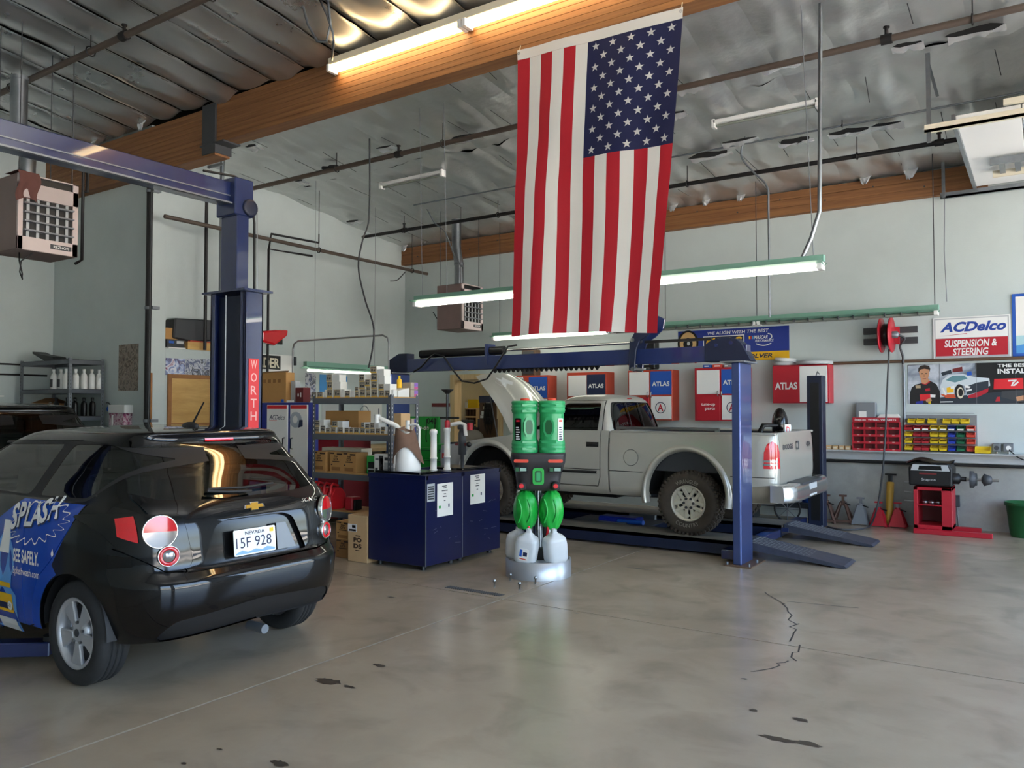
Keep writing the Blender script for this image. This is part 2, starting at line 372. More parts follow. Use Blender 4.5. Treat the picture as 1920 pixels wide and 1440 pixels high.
for i in range(1, 15):                       # shiny folded tabs along the joints of the front bay
    x = XA + .61 * i
    if x > -4.6: break
    r = random.Random(i)
    y = .8
    while y < 6.2:
        L = r.uniform(.5, 1.6); q = r.random(); y1 = min(y + L, 6.4)
        if q < .8:
            f = lambda a, c: (x + .004 + (.012 + .045 * sin(pi * a)) * c * r.uniform(.9, 1.1), y + (y1 - y) * a, zc(y + (y1 - y) * a) - .035 - .035 * c * sin(pi * a) + .008 * mn.noise(Vector((a * 6, i, c))))
            MB().grid(f, 12, 2).build('foil_tab', 'foil_shiny', ce)
        y = y1 + r.uniform(0, .3)
# joist seams over the rear bay: thin dark staple lines, and tears showing the dark deck
b = MB()
for i in range(26):
    x = XL + .3 + i * .61
    if x < XR: 
        for y0 in (7.0, 8.2, 9.4, 10.6, 11.6):
            L = rnd.uniform(.3, .9)
            if rnd.random() < .6: b.bar((x + rnd.uniform(-.06, .06), y0, zc(y0) - .055), (x + rnd.uniform(-.06, .06), y0 + L, zc(y0 + L) - .055), .008, .004)
b.build('seam_mark', 'grey_dark', ce)
def cpx(u, v, dz=.06):
    """point of the photograph on the sloping ceiling"""
    d = ray(u, v); c = Vector((0, 0, CAMH)); k0 = 4.98 + .122 * YB - dz
    t = (k0 - CAMH) / (d.z + .122 * d.y); return c + d * t
for i, (u, v, L, wd) in enumerate([(870, 257, .5, .07), (618, 313, .35, .08), (560, 338, .2, .04), (1330, 289, .6, .10), (1490, 263, .45, .10), (1590, 245, .5, .08), (1385, 262, .5, .04), (1660, 232, .4, .05), (1295, 160, .4, .05), (1460, 120, .4, .05), (1830, 55, .5, .08), (1700, 82, .3, .04), (660, 414, .35, .05), (470, 273, .25, .04), (1190, 237, .3, .05), (1030, 290, .3, .04), (720, 275, .3, .03), (1270, 210, .2, .03)]):
    p = cpx(u, v, .085); r = random.Random(i); n = 12
    P = [(p.x + L / 2 * cos(2 * pi * j / n) * r.uniform(.75, 1.1), p.y + wd * sin(2 * pi * j / n) * r.uniform(.5, 1.2)) for j in range(n)]
    MB().add([(q[0], q[1], zc(q[1]) - .09) for q in P], [tuple(reversed(range(n)))]).build('tear', 'tear', ce)
    def flap(a, c, p=p, L=L, r=r):
        return (p.x - L / 2 + L * a, p.y + .02 + .12 * c, zc(p.y) - .085 - .05 * c * (.5 + mn.noise(Vector((a * 5, c * 2, p.x)))))
    MB().grid(flap, 8, 2).build('foil_flap', 'foil_shiny', ce)
for i, (u, v) in enumerate([(1265, 385), (1327, 374), (1392, 365), (1625, 332), (1710, 322), (1850, 312), (250, 222), (268, 232), (180, 262), (165, 245), (760, 462), (800, 447)]):
    p = onY(u, v, 12.3 if v > 300 and u > 700 else 6.36) if u > 700 else onY(u, v, 6.36); r = random.Random(i)
    f = lambda a, c: (p.x - .12 + .24 * a * (1 - .7 * c) + .05 * c, p.y - .03 * c + .05 * mn.noise(Vector((a * 4, c * 3, i))), p.z + .10 - .20 * c + .04 * mn.noise(Vector((a * 5 + i, c * 4, 3))))
    MB().grid(f, 6, 5).build('foil_flap', 'foil_shiny', ce)

# glulam beams and wall ledger
gl = thing('timber_beam', 'long orange-brown laminated timber beam carrying the flag under the foil ceiling', 'beam', (-5, 6.56, 5.1))
def lam(x0, x1, z0, z1, y0, y1, n):
    h = (z1 - z0) / n
    for i in range(n): MB().box(x0, x1, y0, y1, z0 + i * h + .001, z0 + (i + 1) * h - .001).build('lamination', 'wood_beam', gl, world=True, bevel=.002)
lam(-9.14, XR, 5.13, 5.68, 6.45, 6.66, 9)
gl2 = gl; gl = thing('timber_beam', 'shorter deep timber beam end on the pillar, left of the steel hanger', 'beam', (-11, 6.56, 4.96))
lam(XA, -9.0, 4.97, 5.62, 6.44, 6.67, 10)
b = MB(); b.box(-9.26, -8.98, 6.425, 6.685, 5.0, 5.66); b.box(-9.3, -8.8, 6.42, 6.69, 5.11, 5.135)
b.build('steel_hanger', 'grey_dark', gl, world=True, bevel=.003)
lg = thing('wall_ledger', 'rough brown timber ledger bolted along the top of the back wall', 'beam', (-5.8, YB - .07, 4.6))
for i in range(3):
    MB().box(XL, -.6, YB - .12 + .004 * (i % 2), YB, 4.6 + i * .118, 4.6 + i * .118 + .116).build('plank', 'wood_beam', lg, world=True, bevel=.003)
b = MB()
for i in range(16): b.lathe([(.012, 0), (.012, .012)], 8, T(-10.6 + i * .66, YB - .12, 4.74 + .1 * (i % 2)) @ RX(pi / 2))
b.build('bolt', 'grey_dark', lg, world=True)

# sprinkler pipes with hangers
def sprinkler(label, p0, p1, r, m, hangs, heads=()):
    c = Vector(p0); t = thing('sprinkler_pipe', label, 'pipe', c)
    MB().tube([p0, p1], r, 10).build('pipe', m, t, world=True)
    p0, p1 = Vector(p0), Vector(p1)
    for f in hangs:
        q = p0.lerp(p1, f); b = MB(); b.tube([q + Vector((r * 1.5 * cos(a), 0, r * 1.5 * sin(a))) if abs((p1 - p0).y) > abs((p1 - p0).x) else q + Vector((0, r * 1.5 * cos(a), r * 1.5 * sin(a))) for a in [2 * pi * i / 10 for i in range(11)]], .008, 5)
        b.tube([q + Vector((0, 0, r)), (q.x, q.y, zc(q.y) + .05)], .006, 5); b.build('hanger', 'pipe_black', t, world=True)
    for f in heads:
        q = p0.lerp(p1, f); b = MB(); b.lathe([(r * 1.45, -.05), (r * 1.45, .05)], 12, T(*q) @ RY(pi / 2)); b.tube([q, q + Vector((0, 0, .11))], .018, 8); b.lathe([(.03, 0), (.03, .015)], 10, T(q.x, q.y, q.z + .11))
        b.build('sprinkler_head', 'pipe_black', t, world=True)
    return t
sprinkler('dull sprinkler pipe running across the ceiling just behind the timber beam', (XL, 8.35, 5.22), (XR, 8.35, 5.22), .034, 'pipe_brown', [.16, .30, .52, .73], [.245, .68])
sprinkler('dark sprinkler pipe crossing the ceiling above the second heater', (-10.75, 10.95, 4.9), (-.3, 10.95, 4.9), .03, 'pipe_black', [.1, .3, .45, .62, .84], [.1, .52, .93])
sprinkler('grey sprinkler pipe at the upper left, in front of the timber beam', (XA, 4.72, 5.66), (XR, 4.72, 5.66), .036, 'pipe_brown', [.16, .27, .4], [.31])
sprinkler('brown pipe hung along the upper left wall', (-10.2, 6.5, 4.33), (-10.2, 12.2, 4.32), .03, 'pipe_brown', [.5, .92])
sprinkler('thin electrical conduit along the foil ceiling behind the flag', (-9.0, 10.4, zc(10.4) - .09), (2.6, 10.4, zc(10.4) - .09), .012, 'steel_dull', [.3, .6])
t = thing('branch_pipe', 'short black pipe frame dropping beside the lift post', 'pipe', (-10.2, 8.6, 3))
b = MB(); b.tube([(-10.2, 9.35, 4.45), (-10.2, 8.35, 4.42), (-10.2, 8.3, 4.15)], .018, 6); b.tube([(-10.2, 9.35, 4.45), (-10.2, 9.35, 4.6)], .012, 6)
b.build('upper_run', 'pipe_black', t, world=True)
MB().tube([(-10.2, 9.2, 4.2), (-10.2, 8.3, 4.17), (-10.2, 8.3, 1.9)], .02, 6).build('drop', 'pipe_black', t, world=True)
t = thing('black_downpipe', 'tall black strapped pipe running down beside the pillar', 'pipe', (-10.56, 6.5, 0))
MB().tube([(-10.56, 6.5, 0), (-10.56, 6.5, 5.2)], .042, 12).build('pipe', 'pipe_black', t, world=True)
for z in (4.72, 3.05, 1.45): MB().lathe([(.05, 0), (.05, .04)], 14, T(-10.56, 6.5, z)).box(-10.52, -10.44, 6.49, 6.6, z, z + .04).build('strap', 'steel_dull', t, world=True)
MB().tube([(-10.49, 6.48, .0), (-10.49, 6.48, 4.8)], .012, 6).build('cable', 'grey_dark', t, world=True)
t = thing('conduit_pair', 'galvanised conduit and black pipe rising behind the lift post', 'pipe', (-10.55, 7.7, 2.5))
MB().tube([(-10.6, 7.72, 2.53), (-10.6, 7.72, 5.5)], .033, 10).build('conduit', 'galv', t, world=True)
MB().tube([(-10.6, 7.45, 2.53), (-10.6, 7.45, 5.0)], .025, 8).build('black_pipe', 'pipe_black', t, world=True)
MB().tube([(-10.6, 7.72, 5.45), (-10.2, 7.2, 5.2)], .025, 8).build('elbow_arm', 'galv', t, world=True)

struct(MB().box(-3.0, XR, YB - .012, YB, 0, .9).build('trim_2', mat('wall_dirty', '#85857f', .75, col2='#a9aaa4', vs=1.6, bump=.2, bs=20, det=9)), 'dingy bare concrete strip of wall under the ledge')
# skirting ledge on the back wall
t = tag(MB().box(-2.95, XR, YB - .055, YB, .9, 1.04).build('wall_ledge', 'grey_light', bevel=.004), 'grey painted ledge board along the lower back wall', 'ledge')
MB().tube([(-2.95, YB - .07, .875), (XR, YB - .07, .875)], .02, 8).build('lower_pipe', 'pipe_black', t)
t = tag(MB().tube([(-3.1, YB - .06, 2.31), (XR, YB - .06, 2.31)], .022, 8).build('air_line', 'brown'), 'thin brown air line along the back wall under the signs', 'pipe')

# storeroom behind the doorway
for nm, bb, mm in (('wall_storeroom_left', (-11.4, -11.3, 12.7, 15.6, 0, 2.95), 'cream'), ('wall_storeroom_right', (-7.1, -7.0, 12.7, 15.6, 0, 2.95), 'cream'), ('wall_storeroom_back', (-11.4, -7.0, 15.6, 15.7, 0, 2.95), 'cream'), ('ceiling_storeroom', (-11.4, -7.0, 12.7, 15.7, 2.95, 3.05), 'cream'), ('floor_storeroom', (-11.4, -7.0, 12.7, 15.7, -.1, 0), 'concrete')):
    struct(MB().box(*bb).build(nm, mm), 'cream storeroom beyond the doorway')
t = MB().box(-9.83, -9.72, YB - .03, YB + .2, 0, 2.3).box(-8.68, -8.57, YB - .03, YB + .2, 0, 2.3).box(-9.83, -8.57, YB - .031, YB + .2, 2.2, 2.31).build('trim_1', 'wood_pale'); struct(t, 'pale wooden door frame of the storeroom')
L = thing('storeroom_light', 'fluorescent batten on the storeroom ceiling', 'lamp', (-8.9, 13.8, 2.88))
MB().box(-9.5, -8.3, 13.72, 13.88, 2.83, 2.9).build('housing', 'white', L, world=True)
MB().tube([(-9.48, 13.8, 2.81), (-8.32, 13.8, 2.81)], .018, 8).build('tube', 'tube_store', L, world=True)

# overhead door raised along the ceiling at the right
od = thing('overhead_door', 'raised pale sectional door lying along its ceiling tracks at the right edge', 'door', (1, 10.7, 4.5))
for i in range(7): MB().box(-.72 + i * .575, -.155 + i * .575, 9.25, 12.2, 4.6, 4.645).build('door_section', 'white', od, world=True, bevel=.004)
MB().box(-.76, -.72, 9.25, 12.2, 4.57, 4.66).build('edge_rail', 'galv', od, world=True)
for yy in (9.2, 12.24):
    b = MB(); b.box(-1.15 if yy > 10 else -1.0, XR, yy - .025, yy + .025, 4.5, 4.53); b.box(-1.15 if yy > 10 else -1.0, XR, yy - .025, yy - .018, 4.5, 4.58); b.build('track', 'galv' if yy > 10 else 'cream', od, world=True)
b = MB(); b.box(-.98, -.94, 9.18, 9.22, 4.4, zc(9.2) - .05); b.box(-1.13, -1.09, 12.2, 12.24, 4.5, zc(12.2)); b.bar((-.96, 9.2, 5.25), (-.9, 9.45, 4.95), .03, .004); b.build('hanger_strap', 'galv', od, world=True)
b = MB(); b.box(-.3, XR, 9.1, 9.15, 4.62, 4.68); b.build('opener_rail', 'cream', od, world=True, bevel=.004)
la = thing('aluminium_ladder', 'ribbed aluminium ladder stowed flat under the raised door', 'ladder', (1, 11.4, 4.5))
for yy in (10.85, 11.45): MB().box(-.5, 3.0, yy - .02, yy + .02, 4.5, 4.58).build('rail', 'galv' if yy < 11 else 'cream', la, world=True)
for i in range(22): MB().box(-.42 + i * .16, -.36 + i * .16, 10.87, 11.43, 4.53, 4.555).build('rung', 'steel_dull' if i % 2 else 'galv', la, world=True)
b = MB(); b.tube([(-1.1, 12.25, 4.5), (-1.12, 12.3, 3.8), (-1.1, 12.3, 3.1)], .006, 5)
tag(b.build('pull_chain', 'steel_dull'), 'thin pull chain hanging from the door track down to the unlit light', 'chain')
# ============================================================ lights, flag, heaters
def strip_light(label, x0, x1, y, z, lit, cat='lamp'):
    """open green strip: spine, flared reflector, end plates and 8-foot tubes; lit = list of bool per tube bay"""
    t = thing('strip_light', label, cat, ((x0 + x1) / 2, y, z))
    n = len(lit); L = (x1 - x0) / n
    MB().box(x0, x1, y - .035, y + .035, z + .02, z + .085).build('spine', 'green_light', t, world=True, bevel=.004)
    b = MB()
    for s in (-1, 1): b.bar((x0, y + s * .075, z + .005), (x1, y + s * .075, z + .005), .10, .004, up=(0, -s * .35, 1))
    b.build('reflector', 'green_light', t, world=True)
    for i in range(n):
        a = x0 + i * L
        for s in (-1, 1):
            MB().tube([(a + .06, y + s * .045, z - .03), (a + L - .06, y + s * .045, z - .03)], .019, 10).build('tube', 'tube_lit' if lit[i] else 'tube_off', t, world=True)
        for e in (a + .035, a + L - .035): MB().box(e - .025, e + .025, y - .07, y + .07, z - .055, z + .02).build('lamp_holder', 'white', t, world=True, bevel=.004)
    return t
t = strip_light('lit green strip light hanging behind the flag', -6.72, -1.70, 7.8, 3.0, [True, True])
for x in (-6.6, -6.2, -1.8):
    MB().tube([(x, 7.8, 3.08), (x - .1, 7.85, zc(7.8))], .004, 4).build('suspension_wire', 'steel_dull', t, world=True)
MB().tube([Vector((-1.9, 7.8, 3.08)), Vector((-1.82, 7.8, 3.25)), Vector((-1.74, 7.8, 3.5)), Vector((-1.73, 7.82, 4.4)), Vector((-1.72, 7.85, 5.5))], .02, 8).build('flex_conduit', 'galv', t, world=True)
t = strip_light('green strip light row near the back wall, lit only at its left end', -8.35, -1.15, 11.85, 2.93, [True, False, False])
for x in (-8.2, -5, -3.55, -1.2): MB().tube([(x, 11.85, 3.0), (x, 11.85, zc(11.85))], .006, 4).build('suspension_wire', 'grey_dark', t, world=True)
b = MB()
for i in range(24): b.box(-6.0 + i * .2, -5.99 + i * .2, 11.74, 11.96, 2.885, 2.93)
b.build('louvre', 'grey_dark', t, world=True)
# bench light on the left wall (along y)
t = thing('strip_light', 'green strip light over the bench behind the stacked filter boxes', 'lamp', (-9.9, 9.6, 2.25))
MB().box(-9.94, -9.86, 8.8, 10.75, 2.33, 2.40).build('spine', 'green_light', t, world=True)
b = MB(); b.bar((-9.83, 8.8, 2.31), (-9.83, 10.75, 2.31), .12, .004, up=(.3, 0, 1)); b.bar((-9.97, 8.8, 2.31), (-9.97, 10.75, 2.31), .12, .004, up=(-.3, 0, 1)); b.build('reflector', 'green_light', t, world=True)
MB().tube([(-9.9, 8.86, 2.26), (-9.9, 10.7, 2.26)], .019, 8).build('tube', 'tube_lit', t, world=True)
for y in (9.0, 10.4): MB().tube([(-9.9, y, 2.4), (-9.9, y, zc(y))], .004, 4).build('suspension_wire', 'steel_dull', t, world=True)
# warm tubes on the beam
t = thing('beam_light', 'glowing warm fluorescent tubes fixed along the front of the timber beam', 'lamp', (-4, 6.36, 5.5))
MB().box(-6.75, .2, 6.30, 6.44, 5.56, 5.64).build('housing', 'cream', t, world=True, bevel=.005)
for a, c in ((-6.74, -4.86), (-4.80, -2.92), (-2.86, -.98)):
    for s in (-1, 1): MB().tube([(a + .03, 6.36 + s * .04, 5.52), (c - .03, 6.36 + s * .04, 5.52)], .019, 10).build('tube', 'tube_warm', t, world=True)
    for e in (a, c): MB().box(e - .02, e + .02, 6.29, 6.43, 5.49, 5.57).build('lamp_holder', 'white', t, world=True)
P = []
for i in range(40):
    a = i / 39 * 2.2 * 2 * pi; P.append((-6.75 + .10 * cos(a) - .002 * i, 6.2 + .02 * sin(a), 5.85 + .22 * sin(a) - .004 * i))
Pc = [onY(u, v, 5.45) for u, v in ((566, -40), (569, 10), (577, 45), (595, 78), (612, 78), (620, 45), (615, 0), (607, -25), (600, -10), (612, 25), (624, 60), (627, 95))]
Pc = [Vector((p.x, p.y, min(p.z, zc(5.45) - .12))) for p in Pc]
MB().tube([q for i in range(len(Pc) - 1) for q in (Pc[i], Pc[i].lerp(Pc[i + 1], .5))] + [(-6.68, 6.3, 5.6)], .013, 7).build('flex_conduit', 'steel_dull', t, world=True)
# unlit battens on the ceiling
for lab, x0, x1, y in (('unlit white batten on the foil ceiling right of the flag', -3.42, -2.17, 9.7), ('unlit white batten on the foil ceiling left of the flag', -8.9, -7.64, 9.5)):
    t = thing('ceiling_batten', lab, 'lamp', ((x0 + x1) / 2, y, zc(y) - .1)); z = zc(y) - .1
    MB().box(x0, x1, y - .05, y + .05, z, z + .05).build('housing', 'white', t, world=True, bevel=.006)
    MB().tube([(x0 + .03, y, z - .02), (x1 - .03, y, z - .02)], .018, 8).build('tube', 'tube_off', t, world=True)
    for e in (x0, x1): MB().box(e - .02, e + .02, y - .05, y + .05, z - .045, z + .06).build('lamp_holder', 'white', t, world=True)

# ---- flag: 13 upright stripes, canton at upper right, 50 stars
fl = thing('american_flag', 'large stars and stripes flag hung upright from the timber beam', 'flag', (-3.5, 6.38, 2.5))
FX0, FX1, FZ1 = -4.20, -2.52, 5.06; FH = 2.73
def flag(a, c):
    """a across from the left edge, c down from the header"""
    wdt = (FX1 - FX0) * (1 - .10 * c); x = FX0 + .005 - .03 * c + a * wdt + .012 * sin(7 * a + 4 * c)
    y = 6.36 - .05 * c + (.006 + .028 * c) * sin(15 * a + 1.2 * sin(2.6 * c) + 1.0 * c) + .035 * c * sin(5 * a - 2 * c) + .012 * sin(9 * c + 3 * a) * c + .012 * mn.noise(Vector((a * 5, c * 7, 3)))
    z = FZ1 - c * FH + .03 * sin(3 * a) * c - .05 * c * a + .05 * (1 - a) * (1 - c)
    return Vector((x, y, z))
cloth('flag_red', '#b5202e', .3); cloth('flag_white', '#e4e2dc', .3); cloth('flag_blue', '#1d2149', .12)
for i in range(13):
    a0, a1 = i / 13, (i + 1) / 13; c0 = .035 if i < 6 else .42
    MB().grid(lambda s, q: flag(a0 + (a1 - a0) * s, c0 + (1 - c0) * q), 5, 46).build('stripe', 'flag_red' if i % 2 == 0 else 'flag_white', fl, world=True)
MB().grid(lambda s, q: flag(6 / 13 + 7 / 13 * s, .035 + .385 * q), 30, 30).build('canton', 'flag_blue', fl, world=True)
MB().grid(lambda s, q: flag(s, .035 * q) + Vector((0, -.002, 0)), 30, 2).build('header_band', 'flag_white', fl, world=True)
def star(ca, cc, r=.021):
    b = MB(); P = []
    for s in (-.004, ):
        for i in range(10):
            an = pi / 2 + i * pi / 5; rr = 1 if i % 2 == 0 else .4
            P.append(flag(ca + .021 * rr * cos(an) * 1.22, cc - .0145 * rr * sin(an)) + Vector((0, -.006, 0)))
    P.append(flag(ca, cc) + Vector((0, -.006, 0)))
    b.add(P, [(10, i, (i + 1) % 10) for i in range(10)]); b.build('star', 'flag_white', fl, world=True)
for r in range(11):                       # hung upright: 11 rows down the height, 5 and 4 across alternating
    n = 5 if r % 2 == 0 else 4
    for q in range(n):
        star(6 / 13 + 7 / 13 * ((q + (.5 if n == 5 else 1)) / 5 * 1.0), .035 + .385 * (r + .6) / 11.2)
for x, a in ((0, .01), (1, .99)):
    p = flag(a, .012); q = MB(); q.tube([p + Vector((.012 * cos(t_), -.006, .012 * sin(t_))) for t_ in [i * pi / 4 for i in range(9)]], .003, 5); q.tube([p, p + Vector((.0, .03, .09))], .004, 5); q.build('grommet_hook', 'steel', fl, world=True)
text(fl, 'maker_mark', 'Annin', 'navy_print', FB, 0, 0, 0, 0, fn=lambda x, y: flag(.90 + .05 * x, .024 - .010 * y) + Vector((0, -.004, 0)) - fl.location) if False else None

# ---- unit heaters (louvred face towards +x)
def heater(label, loc, s, rz=0, stub=1.0, flue=None, brand=True):
    t = thing('unit_heater', label, 'heater', loc, rz)
    W, D, Hh = .62 * s, .55 * s, .80 * s                      # y width, x depth, height
    MB().box(-D, 0, -W / 2, W / 2, 0, Hh).build('casing', 'heater', t, bevel=.01)
    b = MB(); b.box(0, .03 * s, -W / 2, W / 2, 0, .14 * s); b.box(0, .03 * s, -W / 2, -W / 2 + .05 * s, 0, Hh); b.box(0, .03 * s, W / 2 - .06 * s, W / 2, 0, Hh); b.box(0, .03 * s, -W / 2, W / 2, .55 * s, .71 * s); b.box(0, .03 * s, -W / 2, W / 2, .785 * s, Hh)
    b.build('face_frame', mat('heater_face', '#cdbdb8', .5), t, bevel=.003)
    MB().box(.001, .004, -W / 2 + .04 * s, W / 2 - .05 * s, .13 * s, .56 * s).box(.001, .004, -W / 2 + .04 * s, W / 2 - .05 * s, .70 * s, .79 * s).build('dark_opening', 'black', t)
    for i in range(5): MB().box(.006, .016 * s, -W / 2 + (.09 + i * .10) * s, -W / 2 + (.12 + i * .10) * s, .14 * s, .55 * s).build('heat_fin', 'grey_light', t)
    for i in range(4): MB().box(.015 * s, .07 * s, -W / 2 + .05 * s, W / 2 - .06 * s, (.20 + i * .095) * s, (.215 + i * .095) * s, T(0, 0, 0)).build('louvre', 'grey', t)
    sheet(t, 'name_plate', 'grey_dark', FR, rect(.02 * s, .24 * s, .05 * s, .10 * s), .03 * s, .035 * s)
    text(t, 'lettering', 'REZNOR', 'white', FR, .05 * s, .21 * s, .06 * s, .09 * s, d=.0365 * s)
    b = MB(); pts = flue
    if pts: MB().tube(pts, .085 * s, 14).build('flue_pipe', 'galv', t)
    if pts:
        for k in (0, len(pts) // 2, len(pts) - 1):
            p = Vector(pts[k]); MB().lathe([(.092 * s, -.02), (.092 * s, .02)], 14, T(*p)).build('flue_collar', 'steel_dull', t)
    for sx, sy in ((-D + .04, -W / 2 + .04), (-D + .04, W / 2 - .04), (-.04, -W / 2 + .04), (-.04, W / 2 - .04)): MB().tube([(sx, sy, Hh), (sx, sy, zc(loc[1] + sy) - .04 - loc[2])], .006, 5).build('hanger_rod', 'grey_dark', t)
    return t
p = onX(88, 475, -9.3)
h1 = heater('large brown unit heater hanging at the left edge with a rag on its corner', (-9.3, p.y, p.z), 1.05, 0, 1.3, [(-.28, -.1, .84), (-.28, -.1, 1.0), (-.35, -.05, 1.25), (-.45, -.12, 1.45), (-.45, -.12, 2.05)])
b = MB(); yy = -.33
b.tube([(.04, .37, 1.0 + .3), (.04, .37, -.02), (-.1, .37, -.05)], .018, 8); b.tube([(.04, .37, .78), (.04, .42, .78), (.04, .42, 1.2)], .018, 8); b.build('gas_pipe', 'pipe_black', h1)
b = MB(); b.tube([(-.2, -.2, 0), (-.15, -.22, -.1), (-.12, -.2, -.25), (-.16, -.18, -.3), (-.18, -.2, -.22), (-.15, -.2, -.1), (-.1, -.1, 0)], .008, 6); b.build('loose_cable', 'black', h1)
f = lambda a, c: (.045 + .02 * sin(9 * a) * c + .01 * sin(5 * c), -.34 + .22 * a + .02 * sin(6 * c), .86 - .34 * c * (1 - .15 * sin(3 * a)))
rg = MB().grid(f, 12, 10).grid(lambda a, c: (.045 - .3 * c, -.34 + .22 * a, .86 + .004 * sin(7 * a)), 8, 3)
rg.v = [(q[0] - 9.3, q[1] + p.y, q[2] + p.z) for q in rg.v]
tag(rg.build('shop_rag', mat('rag_red', '#6d4740', .9, var=.1)), 'reddish brown rag draped on the corner of the large unit heater', 'rag')
p = onX(913, 590, -7.75)
heater('small brown unit heater near the far corner, partly behind the strip light', (-8.35, 11.2, 3.02), .98, 0, .9, [(-.28, 0, .8), (-.28, 0, .95), (-.32, .05, 1.2), (-.42, .1, 1.5), (-.42, .1, 2.0)])
# ============================================================ vehicles: lofted skins cut into panels
def pip(px, py, P):
    r = False; j = len(P) - 1
    for i in range(len(P)):
        xi, yi = P[i]; xj, yj = P[j]
        if (yi > py) != (yj > py) and px < (xj - xi) * (py - yi) / (yj - yi) + xi: r = not r
        j = i
    return r
def dens(P, step=.035, closed=True):
    out = []; n = len(P)
    for i in range(n if closed else n - 1):
        a, c = Vector(P[i][:2]), Vector(P[(i + 1) % n][:2]); k = max(1, int((c - a).length / step))
        for q in range(k): out.append(tuple(a.lerp(c, q / k)))
    if not closed: out.append(tuple(P[-1][:2]))
    return out
def buf(P, wd, step=.03):
    """polyline -> thin polygon"""
    P = dens(P, step, False); n = len(P); L = []; R = []
    for i in range(n):
        a, c = Vector(P[max(i - 1, 0)]), Vector(P[min(i + 1, n - 1)]); t = (c - a).normalized(); q = Vector((-t.y, t.x)) * wd / 2; p = Vector(P[i])
        L.append(tuple(p + q)); R.append(tuple(p - q))
    return L + R[::-1]
def rnd_poly(P, r=.05, k=4):
    """round the corners of a polygon"""
    out = []; n = len(P)
    for i in range(n):
        p, a, c = Vector(P[i]), Vector(P[i - 1]), Vector(P[(i + 1) % n]); d1, d2 = (a - p), (c - p)
        r1 = min(r, d1.length * .45); r2 = min(r, d2.length * .45); s, e = p + d1.normalized() * r1, p + d2.normalized() * r2
        for j in range(k + 1):
            t = j / k; out.append(tuple(s * (1 - t) ** 2 + p * 2 * t * (1 - t) + e * t * t))
    return out
class Loft:
    """body made of superellipse plan sections; rows: (v, z, xf, xr, xc, b, n); th 0 = nose, pi = tail"""
    def __init__(s, rows, ref=(2.0, .86, 6)):
        s.rows = rows; a, b, n = ref; s.tab = []; L = 0; pv = None; N = 3000
        for i in range(N + 1):
            th = pi * i / N; p = s._pl(th, a, -a, 0, b, n)
            if pv: L += math.hypot(p[0] - pv[0], p[1] - pv[1])
            s.tab.append((th, L)); pv = p
        s.L = L; s.vmax = rows[-1][0]
    def _pl(s, th, xf, xr, xc, b, n):
        c, q = cos(th), max(0, sin(th)); r = (abs(c) ** n + q ** n) ** (-1 / n)
        return (xc + (xf - xc) * r * c if c > 0 else xc + (xc - xr) * r * c), b * r * q
    def row(s, v):
        R = s.rows; v = min(max(v, R[0][0]), R[-1][0]); i = 0
        while i < len(R) - 2 and R[i + 1][0] < v: i += 1
        a, c = R[i], R[i + 1]; h = c[0] - a[0]; t = (v - a[0]) / h; out = []
        p0 = R[i - 1] if i > 0 else None; p3 = R[i + 2] if i + 2 < len(R) else None
        for k in range(1, 7):
            d = (c[k] - a[k]) / h; m0 = d if p0 is None else ((a[k] - p0[k]) / (a[0] - p0[0]) + d) / 2; m1 = d if p3 is None else ((p3[k] - c[k]) / (p3[0] - c[0]) + d) / 2
            if p0 is not None and (a[k] - p0[k]) * d <= 0: m0 = 0
            if p3 is not None and (p3[k] - c[k]) * d <= 0: m1 = 0
            t2, t3 = t * t, t * t * t
            out.append((2 * t3 - 3 * t2 + 1) * a[k] + (t3 - 2 * t2 + t) * h * m0 + (-2 * t3 + 3 * t2) * c[k] + (t3 - t2) * h * m1)
        return out
    def th(s, U):
        T_ = s.tab; lo, hi = 0, len(T_) - 1; U = min(max(U, 0), s.L)
        while hi - lo > 1:
            m = (lo + hi) // 2
            if T_[m][1] <= U: lo = m
            else: hi = m
        a, c = T_[lo], T_[hi]; return a[0] + (c[0] - a[0]) * ((U - a[1]) / max(1e-9, c[1] - a[1]))
    def Uof(s, th): f = th / pi * (len(s.tab) - 1); i = min(int(f), len(s.tab) - 2); return s.tab[i][1] + (s.tab[i + 1][1] - s.tab[i][1]) * (f - i)
    def P(s, U, v):
        z, xf, xr, xc, b, n = s.row(v); x, y = s._pl(s.th(U), xf, xr, xc, b, n); return Vector((x, y, z))
    def N(s, U, v):
        e = .004; U0, U1 = max(0, U - e), min(s.L, U + e); v0, v1 = max(s.rows[0][0], v - e), min(s.vmax, v + e)
        n = (s.P(U1, v) - s.P(U0, v)).cross(s.P(U, v1) - s.P(U, v0))
        if n.length < 1e-12: return Vector((0, 0, 1))
        n.normalize(); return n
    def vof(s, z, vhi=None):
        lo, hi = s.rows[0][0], vhi or s.vtop
        for _ in range(30):
            m = (lo + hi) / 2
            if s.row(m)[0] < z: lo = m
            else: hi = m
        return (lo + hi) / 2
    def sd(s, x, z):
        """side point (x, z) -> (U, v)"""
        v = s.vof(z); zz, xf, xr, xc, b, n = s.row(v)
        xn = min(.99999, (x - xc) / (xf - xc)) if x >= xc else max(-.99999, (x - xc) / (xc - xr))
        return (s.Uof(atan2((1 - abs(xn) ** n) ** (1 / n), xn)), v)
    def rr(s, y, z):
        """rear point (y >= 0, z) -> (U, v)"""
        v = s.vof(z); zz, xf, xr, xc, b, n = s.row(v); yn = min(.99999, max(0, y / b))
        return (s.Uof(atan2(yn, -(1 - yn ** n) ** (1 / n))), v)
    def side3(s, x, z, e=.003, sg=1):
        u, v = s.sd(x, z); p = s.P(u, v) + s.N(u, v) * e; return Vector((p.x, p.y * sg, p.z))
